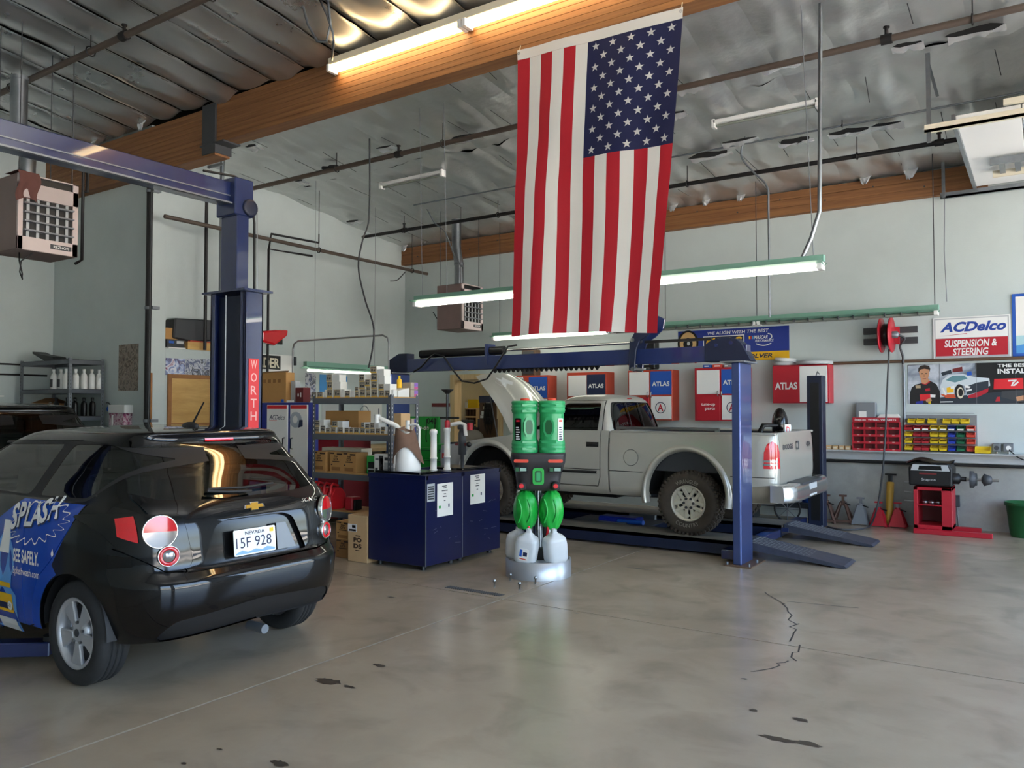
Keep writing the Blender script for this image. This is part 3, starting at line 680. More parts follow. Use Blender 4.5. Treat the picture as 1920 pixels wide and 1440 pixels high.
    def rear3(s, y, z, e=.003):
        u, v = s.rr(abs(y), z); p = s.P(u, v) + s.N(u, v) * e; return Vector((p.x, p.y if y >= 0 else -p.y, p.z))
def skin(L, parent, regions, res=.05, default=('body', 'black'), void_top=None):
    """regions: (name, polygon in (U,v), material or None for void, inset, mode 'both'|'split'|'left', skirt depth)"""
    pts = []; edges = []
    def addp(P, closed=True):
        k = len(pts); pts.extend([Vector(p) for p in P]); n = len(P)
        for i in range(n if closed else n - 1): edges.append((k + i, k + (i + 1) % n))
    v0, v1 = L.rows[0][0], L.rows[-1][0]
    addp(dens([(0, v0), (L.L, v0), (L.L, v1), (0, v1)], res))
    for rg in regions: addp([(min(max(p[0], 0), L.L), min(max(p[1], v0), v1)) for p in rg[1]])
    nu, nv = int(L.L / res), int((v1 - v0) / res)
    for i in range(1, nu):
        for j in range(1, nv): pts.append(Vector((L.L * i / nu + .0007 * (j % 2), v0 + (v1 - v0) * j / nv)))
    V, E, F, *_ = geometry.delaunay_2d_cdt(pts, edges, [], 0, 1e-5)
    P3 = [L.P(p.x, p.y) for p in V]; N3 = [L.N(p.x, p.y) for p in V]
    boxes = [(min(p[0] for p in r[1]), max(p[0] for p in r[1]), min(p[1] for p in r[1]), max(p[1] for p in r[1])) for r in regions]
    cls = {}
    for f in F:
        cx = sum(V[i].x for i in f) / 3; cy = sum(V[i].y for i in f) / 3; k = -1
        if cx < 0 or cx > L.L or cy < v0 or cy > v1: continue
        if abs((V[f[1]].x - V[f[0]].x) * (V[f[2]].y - V[f[0]].y) - (V[f[2]].x - V[f[0]].x) * (V[f[1]].y - V[f[0]].y)) < 1e-7: continue
        for q, r in enumerate(regions):
            bb = boxes[q]
            if bb[0] <= cx <= bb[1] and bb[2] <= cy <= bb[3] and pip(cx, cy, r[1]): k = q; break
        cls.setdefault(k, []).append(f)
    out = {}
    for k, fs in cls.items():
        name, poly, m, inset, mode, sk = regions[k] if k >= 0 else (default[0], None, default[1], 0, 'both', .02)
        if m is None: continue
        ec = {}
        for f in fs:
            for a, c in ((f[0], f[1]), (f[1], f[2]), (f[2], f[0])):
                key = (min(a, c), max(a, c)); ec[key] = None if key in ec else (a, c)
        bnd = [e for e in ec.values() if e]
        for grp in ((1, -1),) if mode == 'both' else (((1,), (-1,)) if mode == 'split' else ((1,),)):
            vs, nn, ff = [], [], []; idx = {}
            for sg in grp:
                idx = {}
                def vid(i):
                    if i not in idx:
                        p, n = P3[i] - N3[i] * inset, N3[i]; idx[i] = len(vs); vs.append((p.x, p.y * sg, p.z)); nn.append((n.x, n.y * sg, n.z))
                    return idx[i]
                for f in fs:
                    q = [vid(i) for i in f]
                    a, c, d = Vector(vs[q[0]]), Vector(vs[q[1]]), Vector(vs[q[2]]); nz = (c - a).cross(d - a)
                    if nz.dot(Vector(nn[q[0]])) < 0: q.reverse()
                    ff.append(tuple(q))
                if sk:
                    for a, c in bnd:
                        if P3[a].y < .004 and P3[c].y < .004: continue
                        k0 = len(vs)
                        e = (P3[c] - P3[a]); nd = e.cross(N3[a]); nd = nd.normalized() if nd.length > 1e-9 else N3[a]
                        nd = Vector((nd.x, nd.y * sg, nd.z))
                        for i in (a, c):
                            for dp in (0, sk):
                                p = P3[i] - N3[i] * (inset + dp); vs.append((p.x, p.y * sg, p.z)); nn.append(tuple(nd))
                        ff.append((k0, k0 + 1, k0 + 3, k0 + 2))
            me = bpy.data.meshes.new(name); me.from_pydata(vs, [], ff); me.materials.append(MATS[m]); me.polygons.foreach_set('use_smooth', [True] * len(ff))
            me.validate(); 
            try: me.normals_split_custom_set_from_vertices(nn)
            except Exception: pass
            o = bpy.data.objects.new(name, me); COL.objects.link(o); o.parent = parent; out.setdefault(name, []).append(o)
    return out
def wheel(parent, loc, r, wd, rim_r, m_t, m_r, style, sg):
    """road wheel with tyre, rim, spokes; axle along y, sg = outward side"""
    c = Vector(loc); M = T(*c) @ RX(-sg * pi / 2)                 # local +z = outward
    h = wd / 2; prof = [(rim_r, -h * .8), (rim_r + .02, -h * .98), (r * .9, -h), (r * .975, -h * .8), (r, -h * .62)]
    g = .006
    for a in (-.36, -.04, .30):
        prof += [(r, h * (a - .03)), (r - g, h * (a - .028)), (r - g, h * (a + .028)), (r, h * (a + .03))]
    prof += [(r, h * .62), (r * .975, h * .8), (r * .9, h), (r * .8, h * 1.03), (rim_r + .02, h * .98), (rim_r, h * .8)]
    ty = MB().lathe(prof, 40, M, caps=False).build('tyre', m_t, parent)
    if style == 'truck':
        b = MB()
        for k in range(44):
            for row in range(4):
                a = 2 * pi * (k + .5 * (row % 2)) / 44; z = -h * .62 + h * 1.24 * (row + .5) / 4
                b.cbox((0, 0, 0), (.03, r * .09, h * .26), M @ RZ(a) @ T(r + .002, 0, z))
            a = 2 * pi * k / 44; b.cbox((0, 0, 0), (.05, r * .07, h * .16), M @ RZ(a) @ T(r * .955, 0, h * .86))
        tr = b.build('tread_blocks', m_t, ty); tr['kind'] = 'stuff'
    rim = MB().lathe([(rim_r, -h * .8), (rim_r * .97, -h * .4), (rim_r * .93, h * .5), (rim_r, h * .8), (rim_r * 1.04, h * .86), (rim_r * 1.0, h * .92), (rim_r * .93, h * .84), (rim_r * .90, h * .5)], 40, M, caps=False).build('rim', m_r, parent)
    MB().lathe([(0, h * .05), (rim_r * .92, h * .05)], 30, M, caps=False).build('brake_disc', 'grey_dark', rim)
    hub = MB().lathe([(rim_r * .42, h * .25), (rim_r * .40, h * .6), (rim_r * .22, h * .72), (0, h * .74)], 24, M, caps=False).build('hub', m_r, rim)
    if style == 'hatch':
        for k in range(5):
            a = 2 * pi * k / 5 + pi / 2; b = MB()
            b.prism([(rim_r * .25, -.022), (rim_r * .55, -.040), (rim_r * .93, -.062), (rim_r * .93, .062), (rim_r * .55, .040), (rim_r * .25, .022)], M @ RZ(a), h * .5, h * .74); b.build('spoke', m_r, rim, bevel=.006)
        for k in range(5):
            a = 2 * pi * (k + .5) / 5 + pi / 2; MB().lathe([(.010, 0), (.010, .012)], 8, M @ RZ(a) @ T(rim_r * .30, 0, h * .68)).build('lug', 'steel', rim)
        MB().lathe([(.024, 0), (.024, .004)], 14, M @ T(0, 0, h * .74)).build('cap_badge', 'grey_dark', rim)
    else:
        for k in range(5):
            a = 2 * pi * k / 5 + pi / 2
            for s_ in (-1, 1): MB().prism([(rim_r * .3, s_ * .012), (rim_r * .92, s_ * .02), (rim_r * .92, s_ * .062), (rim_r * .3, s_ * .05)], M @ RZ(a), h * .42, h * .66).build('spoke', m_r, rim, bevel=.006)
        for k in range(5):
            a = 2 * pi * (k + .5) / 5 + pi / 2; MB().prism([(rim_r * .55, -.09), (rim_r * .93, -.09), (rim_r * .93, .09), (rim_r * .55, .09)], M @ RZ(a), h * .40, h * .52).build('web', m_r, rim, bevel=.006)
        for k in range(6):
            a = 2 * pi * k / 6; MB().lathe([(.017, 0), (.014, .018)], 8, M @ RZ(a) @ T(rim_r * .28, 0, h * .70)).build('lug', 'grey_dark', rim)
    return ty

# ---------------- black hatchback
mat('car_black', '#050506', .4, coat=.85, spec=.1); glass('car_glass', '#6f807a', .04); glass('car_glass_dark', '#1c2221', .05); mat('lamp_red', '#c8101c', .12, coat=1); mat('lamp_clear', '#8f8b89', .15, .6, coat=1)
mat('alloy', '#b9babc', .35, .45); mat('wrap_blue', '#143c9c', .25, coat=.6, col2='#1c4fb8', vs=1.5); mat('trim_matt', '#151516', .55); mat('chevy_gold', '#c99a3a', .3, .6); mat('print_white', '#ecebe6', .35); mat('print_sky', '#5f9ede', .3)
mat('seat_grey', '#4a4c4d', .9)
SONIC = Loft([(0, .19, 3.20, -.50, 1.2, .79, 5), (.10, .28, 3.30, -.60, 1.2, .835, 5.5), (.25, .42, 3.36, -.665, 1.2, .858, 6), (.40, .56, 3.38, -.69, 1.2, .866, 6), (.48, .64, 3.37, -.685, 1.2, .868, 6), (.55, .70, 3.34, -.635, 1.2, .868, 6), (.68, .83, 3.20, -.615, 1.2, .864, 6.2), (.82, .97, 2.85, -.59, 1.2, .852, 6.2), (.91, 1.06, 2.40, -.55, 1.1, .832, 6.2), (.97, 1.11, 2.12, -.505, 1.0, .80, 6.2), (1.12, 1.24, 1.82, -.385, .8, .74, 6), (1.28, 1.38, 1.48, -.25, .65, .672, 6), (1.37, 1.45, 1.30, -.215, .55, .625, 5.6), (1.43, 1.487, 1.2, -.245, .5, .575, 5.2), (1.52, 1.507, 1.0, -.16, .48, .48, 4.6), (1.75, 1.525, .8, .12, .46, .26, 3), (2.0, 1.532, .48, .44, .46, .02, 2)])
SONIC.vtop = 1.44
def hatchback(loc, label, wrap):
    t = thing('hatchback_car', label, 'car', loc, pi); S_ = SONIC
    sdp = lambda P, st=.035: [S_.sd(*p) for p in dens(P, st)]
    rrp = lambda P, st=.035: [S_.rr(*p) for p in dens(P, st)]
    def cut_s(P, wd=.009): return [S_.sd(*p) for p in buf(P, wd)]
    def cut_r(P, wd=.009): return [S_.rr(max(0, p[0]), p[1]) for p in buf(P, wd)]
    def arch(x0, r=.352):
        return sdp([(x0 + r * cos(a), .315 + r * sin(a)) for a in [pi * i / 24 for i in range(25)]] + [(x0 - r, .19), (x0 + r, .19)], .05)
    A0 = arch(0); A1 = arch(2.525)
    win_r = rnd_poly([(.50, 1.10), (.37, 1.42), (-.02, 1.425), (-.25, 1.36), (-.31, 1.32), (-.05, 1.11)], .05)
    win_f = rnd_poly([(1.75, 1.105), (1.28, 1.40), (.48, 1.42), (.61, 1.10)], .04)
    frame = rnd_poly([(1.86, 1.085), (1.33, 1.425), (.3, 1.445), (-.24, 1.40), (-.40, 1.34), (-.05, 1.085)], .05)
    lampP = rnd_poly([(.845, 1.01), (.80, 1.04), (.50, 1.03), (.455, .72), (.60, .70), (.79, .83)], .05)
    hatch = [(.0, .685), (.50, .69), (.56, .80), (.68, 1.05), (.70, 1.12), (.56, 1.45)]
    gl_r = [(-.001, 1.085), (.35, 1.09), (.60, 1.11), (.695, 1.15), (.665, 1.24), (.60, 1.36), (.55, 1.41), (.40, 1.432), (-.001, 1.435)]
    plate = rnd_poly([(-.4, .70), (.40, .705), (.30, .93), (.22, .96), (-.4, .96)], .03); plate = [(max(0, p[0]), p[1]) for p in plate]
    regs = [('arch', A0, None, 0, 'both', 0), ('arch', A1, None, 0, 'both', 0),
            ('side_glass', sdp(win_r), 'car_glass', .006, 'split', 0), ('side_glass', sdp(win_f), 'car_glass', .006, 'split', 0),
            ('window_trim', sdp(frame), 'trim_matt', .003, 'split', .01),
            ('rear_glass', rrp([(max(0, p[0]), p[1]) for p in gl_r]), 'car_glass', .004, 'both', .01),
            ('lamp_housing', rrp(lampP), 'black_gloss', .002, 'split', .02),
            ('plate_recess', rrp(plate), 'black_gloss', .03, 'both', -.03),
            ('void', rrp([(0, .1), (.84, .1), (.845, .285), (.62, .30), (0, .315)]) , None, 0, 'both', 0),
            ('void', [S_.sd(-.33, .1), S_.sd(-.33, .25), S_.sd(-.40, .27), S_.sd(-.5, .285), S_.rr(.80, .288), S_.rr(.80, .1)], None, 0, 'both', 0),
            ('bumper_insert', rrp([(max(0, p[0]), p[1]) for p in rnd_poly([(-.4, .30), (.60, .285), (.66, .33), (.58, .42), (-.4, .455)], .05)]), 'trim_matt', .012, 'both', -.012),
            ('gap', cut_r(hatch), None, 0, 'both', 0), ('gap', cut_r([(.49, .69), (.62, .705), (.80, .84)], .007), None, 0, 'both', 0),
            ('gap', cut_s([(-.33, 1.10), (-.05, 1.02), (.16, .80), (.34, .55)], .008) if False else cut_s([(.28, 1.085), (.28, 1.084)], .001), None, 0, 'both', 0)]
    # windscreen
    ws = [(S_.Uof(0), S_.vof(1.13)), (S_.sd(2.0, 1.13)[0] * .86, S_.vof(1.13)), (S_.sd(1.35, 1.40)[0] * .80, S_.vof(1.42)), (0, S_.vof(1.42))]
    regs.append(('windscreen', dens(ws, .05), 'car_glass', .004, 'both', 0))
    # rear door shut line, then the printed wrap on the driver's side
    regs.append(('gap', cut_s([(-.09, 1.08), (.06, .90), (.22, .72), (.37, .60), (.43, .45), (.45, .30), (.58, .26), (1.0, .26)], .008), None, 0, 'both', 0))
    regs.append(('gap', cut_s([(.55, 1.08), (.55, .26)], .008), None, 0, 'both', 0))
    if wrap:
        wp = [(.62, 1.075), (-.07, 1.075), (.045, .92), (.20, .70)] + [(.362 * cos(a), .315 + .362 * sin(a)) for a in [radians(d) for d in range(66, -16, -8)]] + [(.36, .20), (1.5, .20), (1.5, .95), (.9, .93)]
        regs.append(('door_wrap', sdp(wp), 'wrap_blue', 0, 'left', .01))
    res = skin(S_, t, regs, .045, ('body_shell', 'car_black'))
    body = res['body_shell'][0]
    MB().box(-.30, 3.1, -.66, .66, .31, .42).build('underbody', 'trim_matt', t)
    for x0 in (0, 2.525):
        for s_ in (1, -1):
            MB().grid(lambda a, c: (x0 + .36 * cos(pi * a), s_ * (.50 + .33 * c), .315 + .36 * sin(pi * a)), 18, 2).add([(x0 - .36, s_ * .5, .33), (x0 + .36, s_ * .5, .33), (x0 + .36, s_ * .5, .7), (x0 - .36, s_ * .5, .7)], [(0, 1, 2, 3)]).build('wheel_well', 'trim_matt', t)
            wheel(t, (x0, s_ * .735, .31), .31, .20, .205, 'rubber', 'alloy', 'hatch', s_)
    # cabin
    MB().box(-.45, 2.2, -.74, .74, .45, .62).box(2.0, 2.3, -.72, .72, .6, 1.0).build('cabin_floor', 'trim_matt', t)
    for x, ys in ((1.35, (-.36, .36)), (.42, (-.4, 0, .4))):
        for y in ys:
            st = MB().cbox((x + .2, y, .68), (.5, .46 if x > 1 else .38, .16)).cbox((x - .06, y, .98), (.15, .46 if x > 1 else .38, .52), T(x, y, .7) @ RY(-.22) @ T(-x, -y, -.7)).build('seat', 'seat_grey', t, bevel=.03, seg=2)
            MB().cbox((x - .17, y, 1.31), (.1, .26, .15)).build('headrest', 'seat_grey', st, bevel=.03, seg=2)
    # lamps
    for s_ in (1, -1):
        for nm, y, z, r, big in (('tail_lamp', .632, .935, .098, True), ('lower_lamp', .60, .795, .062, False)):
            p = S_.rear3(y, z, .0); u, v = S_.rr(y, z); n = S_.N(u, v); p = Vector((p.x, p.y * s_, p.z)); n = Vector((n.x, n.y * s_, n.z * .3)).normalized()
            q = n.to_track_quat('Z', 'Y').to_matrix().to_4x4(); M = T(*(p - n * .01)) @ q
            lp = MB().lathe([(r, 0), (r, .022), (r * .93, .03), (r * .93, .012)], 28, M, caps=False).build(nm, 'chrome', t)
            if big:
                for m_, a0, a1 in (('lamp_red', 0, pi), ('lamp_clear', pi, 2 * pi)):
                    b = MB(); up = q.to_3x3() @ Vector((0, 1, 0)); fl_ = 1 if up.z > 0 else -1
                    P = [Vector((r * .93 * cos(a0 + (a1 - a0) * i / 14), fl_ * r * .93 * sin(a0 + (a1 - a0) * i / 14))) for i in range(15)]
                    if abs(up.z) < .5:
                        ax = q.to_3x3().inverted() @ Vector((0, 0, 1)); an = atan2(ax.y, ax.x) - pi / 2; P = [Vector((r * .93 * cos(a0 + (a1 - a0) * i / 14 + an), r * .93 * sin(a0 + (a1 - a0) * i / 14 + an))) for i in range(15)]
                    b.add([M @ Vector((k.x, k.y, .026)) for k in P] + [M @ Vector((0, 0, .034))], [(i, i + 1, 15) for i in range(14)], True); b.build('lens', m_, lp)
            else:
                MB().lathe([(r * .93, .02), (r * .78, .034), (r * .58, .026)], 24, M, caps=False).build('lens', 'lamp_red', lp)
                MB().lathe([(r * .56, .024), (r * .3, .032), (0, .034)], 20, M, caps=False).build('lens', 'lamp_clear', lp)
        b = MB()
        def sl_(a, c):
            z = .875 + .15 * c - .015 * a + .05 * a * (1 - c); u0, v = S_.rr(.725, z); u = u0 - .135 * a; q = S_.P(u, v) + S_.N(u, v) * .005; return (q.x, q.y * s_, q.z)
        b.grid(sl_, 8, 6); b.build('side_lens', 'lamp_red', t)
    # badge, plate, wiper, brake light, aerial
    R3 = lambda y, z, e: S_.rear3(y, z, e)
    bt = [(-.062, -.014), (-.025, -.014), (-.028, -.034), (.02, -.034), (.023, -.014), (.062, -.014), (.055, .016), (.026, .016), (.029, .034), (-.02, .034), (-.023, .016), (-.055, .016)]
    for nm, k, e, m_ in (('badge_rim', 1.18, .004, 'chrome'), ('badge', 1, .007, 'chevy_gold')):
        vs = [R3(-.01 - a * k * 1.1, 1.018 + c * k * .62, e) for a, c in bt]; b = MB(); b.add(vs, [(0, 1, 10, 11), (1, 2, 3, 4, 7, 8, 9, 10), (4, 5, 6, 7)]); b.build(nm, m_, t)
    if wrap: text(t, 'lettering', 'SONIC', 'chrome', None, 0, .16, 1.005, 1.03, fn=lambda x, z: R3(-.40 - x, z + .0, .005), shear=.3)
    Mp = Matrix(((0, 0, -1, -.642), (-1, 0, 0, .03), (0, 1, 0, .73), (0, 0, 0, 1))) @ RX(-.10)
    pt = MB().prism(rnd_poly(rect(-.16, .16, 0, .16), .012), Mp, 0, .004).build('licence_plate', 'white', t)
    if wrap: text(pt, 'lettering', 'NEVADA', 'navy_print', Mp, -.075, .075, .124, .146, d=.006)
    if wrap: text(pt, 'lettering', '15F 928', 'navy_print', Mp, -.145, .125, .045, .110, d=.006, bold=0)
    sheet(pt, 'mountain_print', mat('plate_blue', '#7aa7c9', .4), Mp, [(-.15, .008), (.15, .008), (.15, .02), (.09, .034), (.05, .02), (0, .03), (-.06, .018), (-.1, .032), (-.15, .016)], .004, .005)
    sheet(pt, 'sticker', 'yellow', Mp, rect(.115, .145, .122, .148), .004, .0055)
    sheet(t, 'plate_glare_sheet', 'steel_dull', Mp, [(.175, .0), (.33, .0), (.25, .17), (.175, .17)], -.004, 0)  # added dull steel sheet standing in for the glare beside the plate
    b = MB(); b.tube([R3(-.02, 1.10, .02), R3(.16, 1.10, .035), R3(.30, 1.12, .03)], .011, 6); b.tube([R3(.28, 1.135, .02), R3(.02, 1.125, .02), R3(-.22, 1.135, .02)], .009, 5); b.build('rear_wiper', 'trim_matt', t)
    if wrap: b = MB(); b.grid(lambda a, c: tuple(R3(-.11 + .22 * a, 1.43 + .022 * c, .006)), 8, 2); b.build('brake_light', 'lamp_red', t)
    if wrap: b = MB(); b.ball((.10, 0, 1.525), (.085, .035, .03), 14, 8); an = b.build('aerial_base', 'trim_matt', t)
    if wrap: MB().tube([(.07, 0, 1.545), (-.05, 0, 1.69)], [.008, .005], 6).build('aerial_mast', 'trim_matt', an)
    MB().tube([(-.42, -.1, .22), (-.58, -.1, .215)], .03, 12).build('exhaust_pipe', 'steel_dull', t)
    if wrap:
        G = lambda e: (lambda x, z: S_.side3(x, z, e))
        wl = res['door_wrap'][0]
        def patch(nm, m_, P, e):
            P = dens(P, .03); c = (sum(p[0] for p in P) / len(P), sum(p[1] for p in P) / len(P)); n = len(P)
            b = MB(); b.add([S_.side3(*p, e) for p in P] + [S_.side3(*c, e)], [(i, (i + 1) % n, n) for i in range(n)]); return b.build(nm, m_, wl)
        # jagged splash outline with drips, slanting up towards the tail
        O = []; n = 120
        for i in range(n):
            a = 2 * pi * i / n; rr_ = 1 + (.10 * sin(15 * a) if sin(a) > -.2 else .16 * sin(19 * a)); s_ = .33 * rr_ * cos(a); q = .125 * rr_ * sin(a)
            O.append((.40 - s_, .945 + q + .17 * s_))
        O = [p for p in O]
        vs = MB(); k = len(O); In = [(.40 + (p[0] - .40) * .965, .945 + (p[1] - .945) * .93) for p in O]
        vs.add([S_.side3(p[0], min(p[1], 1.07), .003) for p in O] + [S_.side3(p[0], min(p[1], 1.07), .003) for p in In], [(i, (i + 1) % k, k + (i + 1) % k, k + i) for i in range(k)]); vs.build('splash_outline', 'print_white', wl)
        text(wl, 'lettering', 'SPLASH', 'navy_print', None, 0, 1, 0, 1, fn=lambda x, z: S_.side3(.712 - .56 * x, .855 + .11 * x + (.165 - .03 * x) * z + .008 * sin(9 * x), .004), bold=.03, shear=.12)
        text(wl, 'lettering', 'SPLASH', 'print_white', None, 0, 1, 0, 1, fn=lambda x, z: S_.side3(.72 - .56 * x, .865 + .11 * x + (.165 - .03 * x) * z + .008 * sin(9 * x), .006), bold=.03, shear=.12)
        text(wl, 'lettering', 'SEE SAFELY.', 'print_white', None, 0, 1, 0, 1, fn=lambda x, z: S_.side3(.665 - .32 * x, .675 + .085 * z + .0 * x, .004), bold=.03)
        text(wl, 'lettering', 'Splashwash.com', 'print_white', None, 0, 1, 0, 1, fn=lambda x, z: S_.side3(.665 - .33 * x, .585 + .062 * z, .004), bold=.005)
        patch('drip_print', 'print_white', [(.19, .80), (.205, .765), (.19, .745), (.175, .765)], .004)
        patch('bottle_print', 'print_sky', [(.80, .86), (.79, .90), (.72, .90), (.715, .86), (.70, .80), (.66, .74), (.655, .62), (.69, .58), (.70, .50), (.64, .46), (.635, .22), (1.0, .22), (1.0, .74), (.85, .80)], .003)
        patch('bottle_cap_print', 'print_white', [(.81, .84), (.80, .93), (.725, .93), (.715, .84), (.72, .72), (.85, .72)], .004)
        patch('handle_gap_print', 'wrap_blue', [(.695, .75), (.68, .70), (.675, .63), (.69, .60), (.71, .64), (.71, .72)], .004)
        patch('label_print', 'yellow_print', [(.90, .34), (.90, .46), (.69, .46), (.675, .34)], .004)
        patch('label_print', 'navy_print', [(.90, .36), (.90, .40), (.69, .40), (.685, .36)], .005)
        patch('label_print', 'yellow_print', [(.90, .50), (.90, .53), (.71, .53), (.70, .50)], .004)
        patch('label_print', 'print_white', [(.90, .22), (.90, .30), (.67, .30), (.66, .22)], .004)
        patch('label_seal_print', 'print_white', ell(.72, .385, .03, .03, 14), .006)
        text(wl, 'lettering', '-32', 'navy_print', None, 0, 1, 0, 1, fn=lambda x, z: S_.side3(.738 - .036 * x, .375 + .022 * z, .007))
    return t
hatchback((-4.82, 3.35, 0), 'black hatchback with a blue printed door wrap, its tail towards the doors', True)
bc = hatchback((-10.1, 4.55, 0), 'black car mostly hidden behind the wrapped hatchback, by the grey shelf unit', False); bc.scale = (1.12, 1.1, 1.12)
# ---------------- silver pickup on the four-post lift
mat('truck_silver', '#bdbbaf', .3, .38, coat=.7, var=.04, vs=2); mat('truck_dirty', '#8d8472', .5, .2, var=.15, vs=5); mat('truck_peel', '#cfd0cd', .55, .1); mat('rim_silver', '#cbc5b4', .4, .3); mat('bumper_silver', '#c9c9c6', .22, .85)
TL = .18; glass('cab_glass', '#15191b', .03)
TR = Loft([(0, .40, 3.66, -.96, 1.4, .80, 16), (.05, .45, 3.70, -.99, 1.4, .855, 18), (.2, .60, 3.74, -1.01, 1.4, .882, 20), (.35, .75, 3.75, -1.02, 1.4, .888, 22), (.5, .90, 3.74, -1.02, 1.4, .888, 22), (.62, 1.02, 3.70, -1.015, 1.4, .880, 22), (.72, 1.12, 3.6, -1.01, 1.4, .868, 22), (.79, 1.19, 3.5, -1.0, 1.4, .850, 22)], (2.3, .87, 20))
TR.vtop = .79
CAB = Loft([(0, 1.10, 2.62, 1.02, 1.8, .86, 10), (.06, 1.16, 2.50, 1.025, 1.8, .845, 10), (.2, 1.29, 2.28, 1.05, 1.7, .79, 9), (.38, 1.46, 2.02, 1.10, 1.6, .715, 8), (.48, 1.55, 1.88, 1.135, 1.5, .665, 7), (.54, 1.60, 1.80, 1.17, 1.5, .61, 6), (.62, 1.632, 1.72, 1.24, 1.48, .50, 5), (.8, 1.65, 1.6, 1.36, 1.46, .27, 3.4), (1.0, 1.655, 1.47, 1.45, 1.46, .02, 2)], (.8, .8, 8))
CAB.vtop = .54
tk = thing('pickup_truck', 'silver two-door pickup with its hood up on the four-post lift', 'truck', (-3.47, 9.73, TL), pi)
sdp = lambda L, P, st=.04: [L.sd(*p) for p in dens(P, st)]
rrp = lambda L, P, st=.04: [L.rr(max(0, p[0]), p[1]) for p in dens(P, st)]
cs = lambda L, P, wd=.012: [L.sd(*p) for p in buf(P, wd)]
cr = lambda L, P, wd=.012: [L.rr(max(0, p[0]), p[1]) for p in buf(P, wd)]
def tarch(x0, z0, rx, rz): return sdp(TR, [(x0 + rx * cos(a), z0 + rz * sin(a)) for a in [pi * i / 28 for i in range(29)]] + [(x0 - rx, .40), (x0 + rx, .40)], .05)
lamp = [(.70, .80), (.70, 1.08), (.76, 1.105), (.8595, 1.09), (.8595, .80)]
lampS = [(-.955, .80), (-.955, 1.09), (-.90, 1.06), (-.875, .98), (-.87, .80)]
regs = [('void', tarch(.03, .47, .47, .50), None, 0, 'both', 0), ('void', tarch(2.84, .47, .47, .49), None, 0, 'both', 0),
        ('void', [TR.sd(x, z) for x, z in dens([(2.25, 1.19), (2.4, 1.12), (3.0, 1.045), (3.55, .95)], .05, False)] + [(0, TR.vof(.95)), (0, .80), TR.sd(2.25, 1.19)], None, 0, 'both', 0),
        ('tail_lamp', [TR.sd(*p) for p in dens([(-.955, .80), (-.875, .80), (-.88, .98), (-.91, 1.07), (-.955, 1.10)], .03, False)] + [TR.rr(y, z) for y, z in ((.855, 1.105), (.83, 1.10), (.785, 1.06), (.76, .98), (.755, .80), (.84, .80))], 'lamp_red', -.006, 'split', .012),
        ('gap', cr(TR, [(.735, .60), (.735, 1.19)], .012), None, 0, 'both', 0),
        ('gap', cs(TR, [(1.02, 1.19), (1.02, .42)], .02), None, 0, 'both', 0),
        ('gap', cs(TR, [(1.14, 1.19), (1.14, .62), (1.17, .50), (2.15, .50), (2.22, .70), (2.22, 1.19)], .012), None, 0, 'both', 0),
        ('gap', cs(TR, [(-.98, .70), (-.5, .70)], .008), None, 0, 'both', 0), ('gap', cs(TR, [(.56, .70), (1.02, .70)], .008), None, 0, 'both', 0), ('gap', cs(TR, [(1.14, .705), (2.2, .705)], .008), None, 0, 'both', 0),
        ('gap', [TR.sd(.72 + r_ * cos(a), .87 + r_ * sin(a)) for r_ in (.100, ) for a in [2 * pi * i / 30 for i in range(31)]] + [TR.sd(.72 + .093 * cos(a), .87 + .093 * sin(a)) for a in [2 * pi * i / 30 for i in range(30, -1, -1)]], None, 0, 'left', 0),
        ('rocker_dirt', sdp(TR, [(-.96, .41), (-.5, .41), (-.5, .56), (-.96, .62)]), 'truck_dirty', 0, 'split', 0),
        ('front_lamp', [TR.sd(*p) for p in dens([(3.66, .76), (3.56, .76), (3.54, .83), (3.66, .83)], .04)], 'orange', 0, 'split', .01)]
res = skin(TR, tk, regs, .06, ('body_shell', 'truck_silver'))
# cab
wd_ = rnd_poly([(1.20, 1.17), (1.225, 1.535), (1.72, 1.535), (2.18, 1.17)], .03); fr_ = rnd_poly([(1.14, 1.12), (1.17, 1.575), (1.80, 1.575), (2.36, 1.12)], .03)
rg2 = [('side_glass', sdp(CAB, wd_), 'car_glass_dark', .012, 'split', 0),
       ('gap', cs(CAB, [(1.135, 1.12), (1.185, 1.565), (1.80, 1.565)], .010), None, 0, 'both', 0),
       ('rear_glass', rrp(CAB, rnd_poly([(-.4, 1.185), (.70, 1.185), (.655, 1.40), (.57, 1.545), (-.4, 1.555)], .05)), 'cab_glass', .012, 'both', -.012),
       ('windscreen', dens([(0, CAB.vof(1.16)), (CAB.sd(2.40, 1.16)[0] * .9, CAB.vof(1.16)), (CAB.sd(1.84, 1.54)[0] * .82, CAB.vof(1.56)), (0, CAB.vof(1.56))], .05), 'car_glass', .008, 'both', 0)]
skin(CAB, tk, rg2, .05, ('cab_shell', 'truck_silver'))
b = MB()
for y in (-.19, .19): b.grid(lambda a, c: tuple(CAB.rear3(y - .012 + .024 * a, 1.19 + .36 * c, .004)), 1, 10)
b.build('slider_bar', 'trim_matt', tk)
b = MB(); b.grid(lambda a, c: tuple(CAB.rear3(-.07 + .14 * a, 1.585 + .028 * c, .008)), 6, 2); b.build('brake_light', 'lamp_red', tk)
MB().box(1.1, 2.3, -.8, .8, .6, 1.0).box(2.1, 2.45, -.75, .75, .9, 1.16).build('cabin_floor', 'trim_matt', tk)
for y in (-.38, .38):
    st = MB().cbox((1.42, y, 1.08), (.16, .5, .5)).cbox((1.62, y, .95), (.5, .5, .16)).build('seat', 'seat_grey', tk, bevel=.04, seg=2); MB().cbox((1.38, y, 1.39), (.1, .28, .14)).build('headrest', 'seat_grey', st, bevel=.03, seg=2)
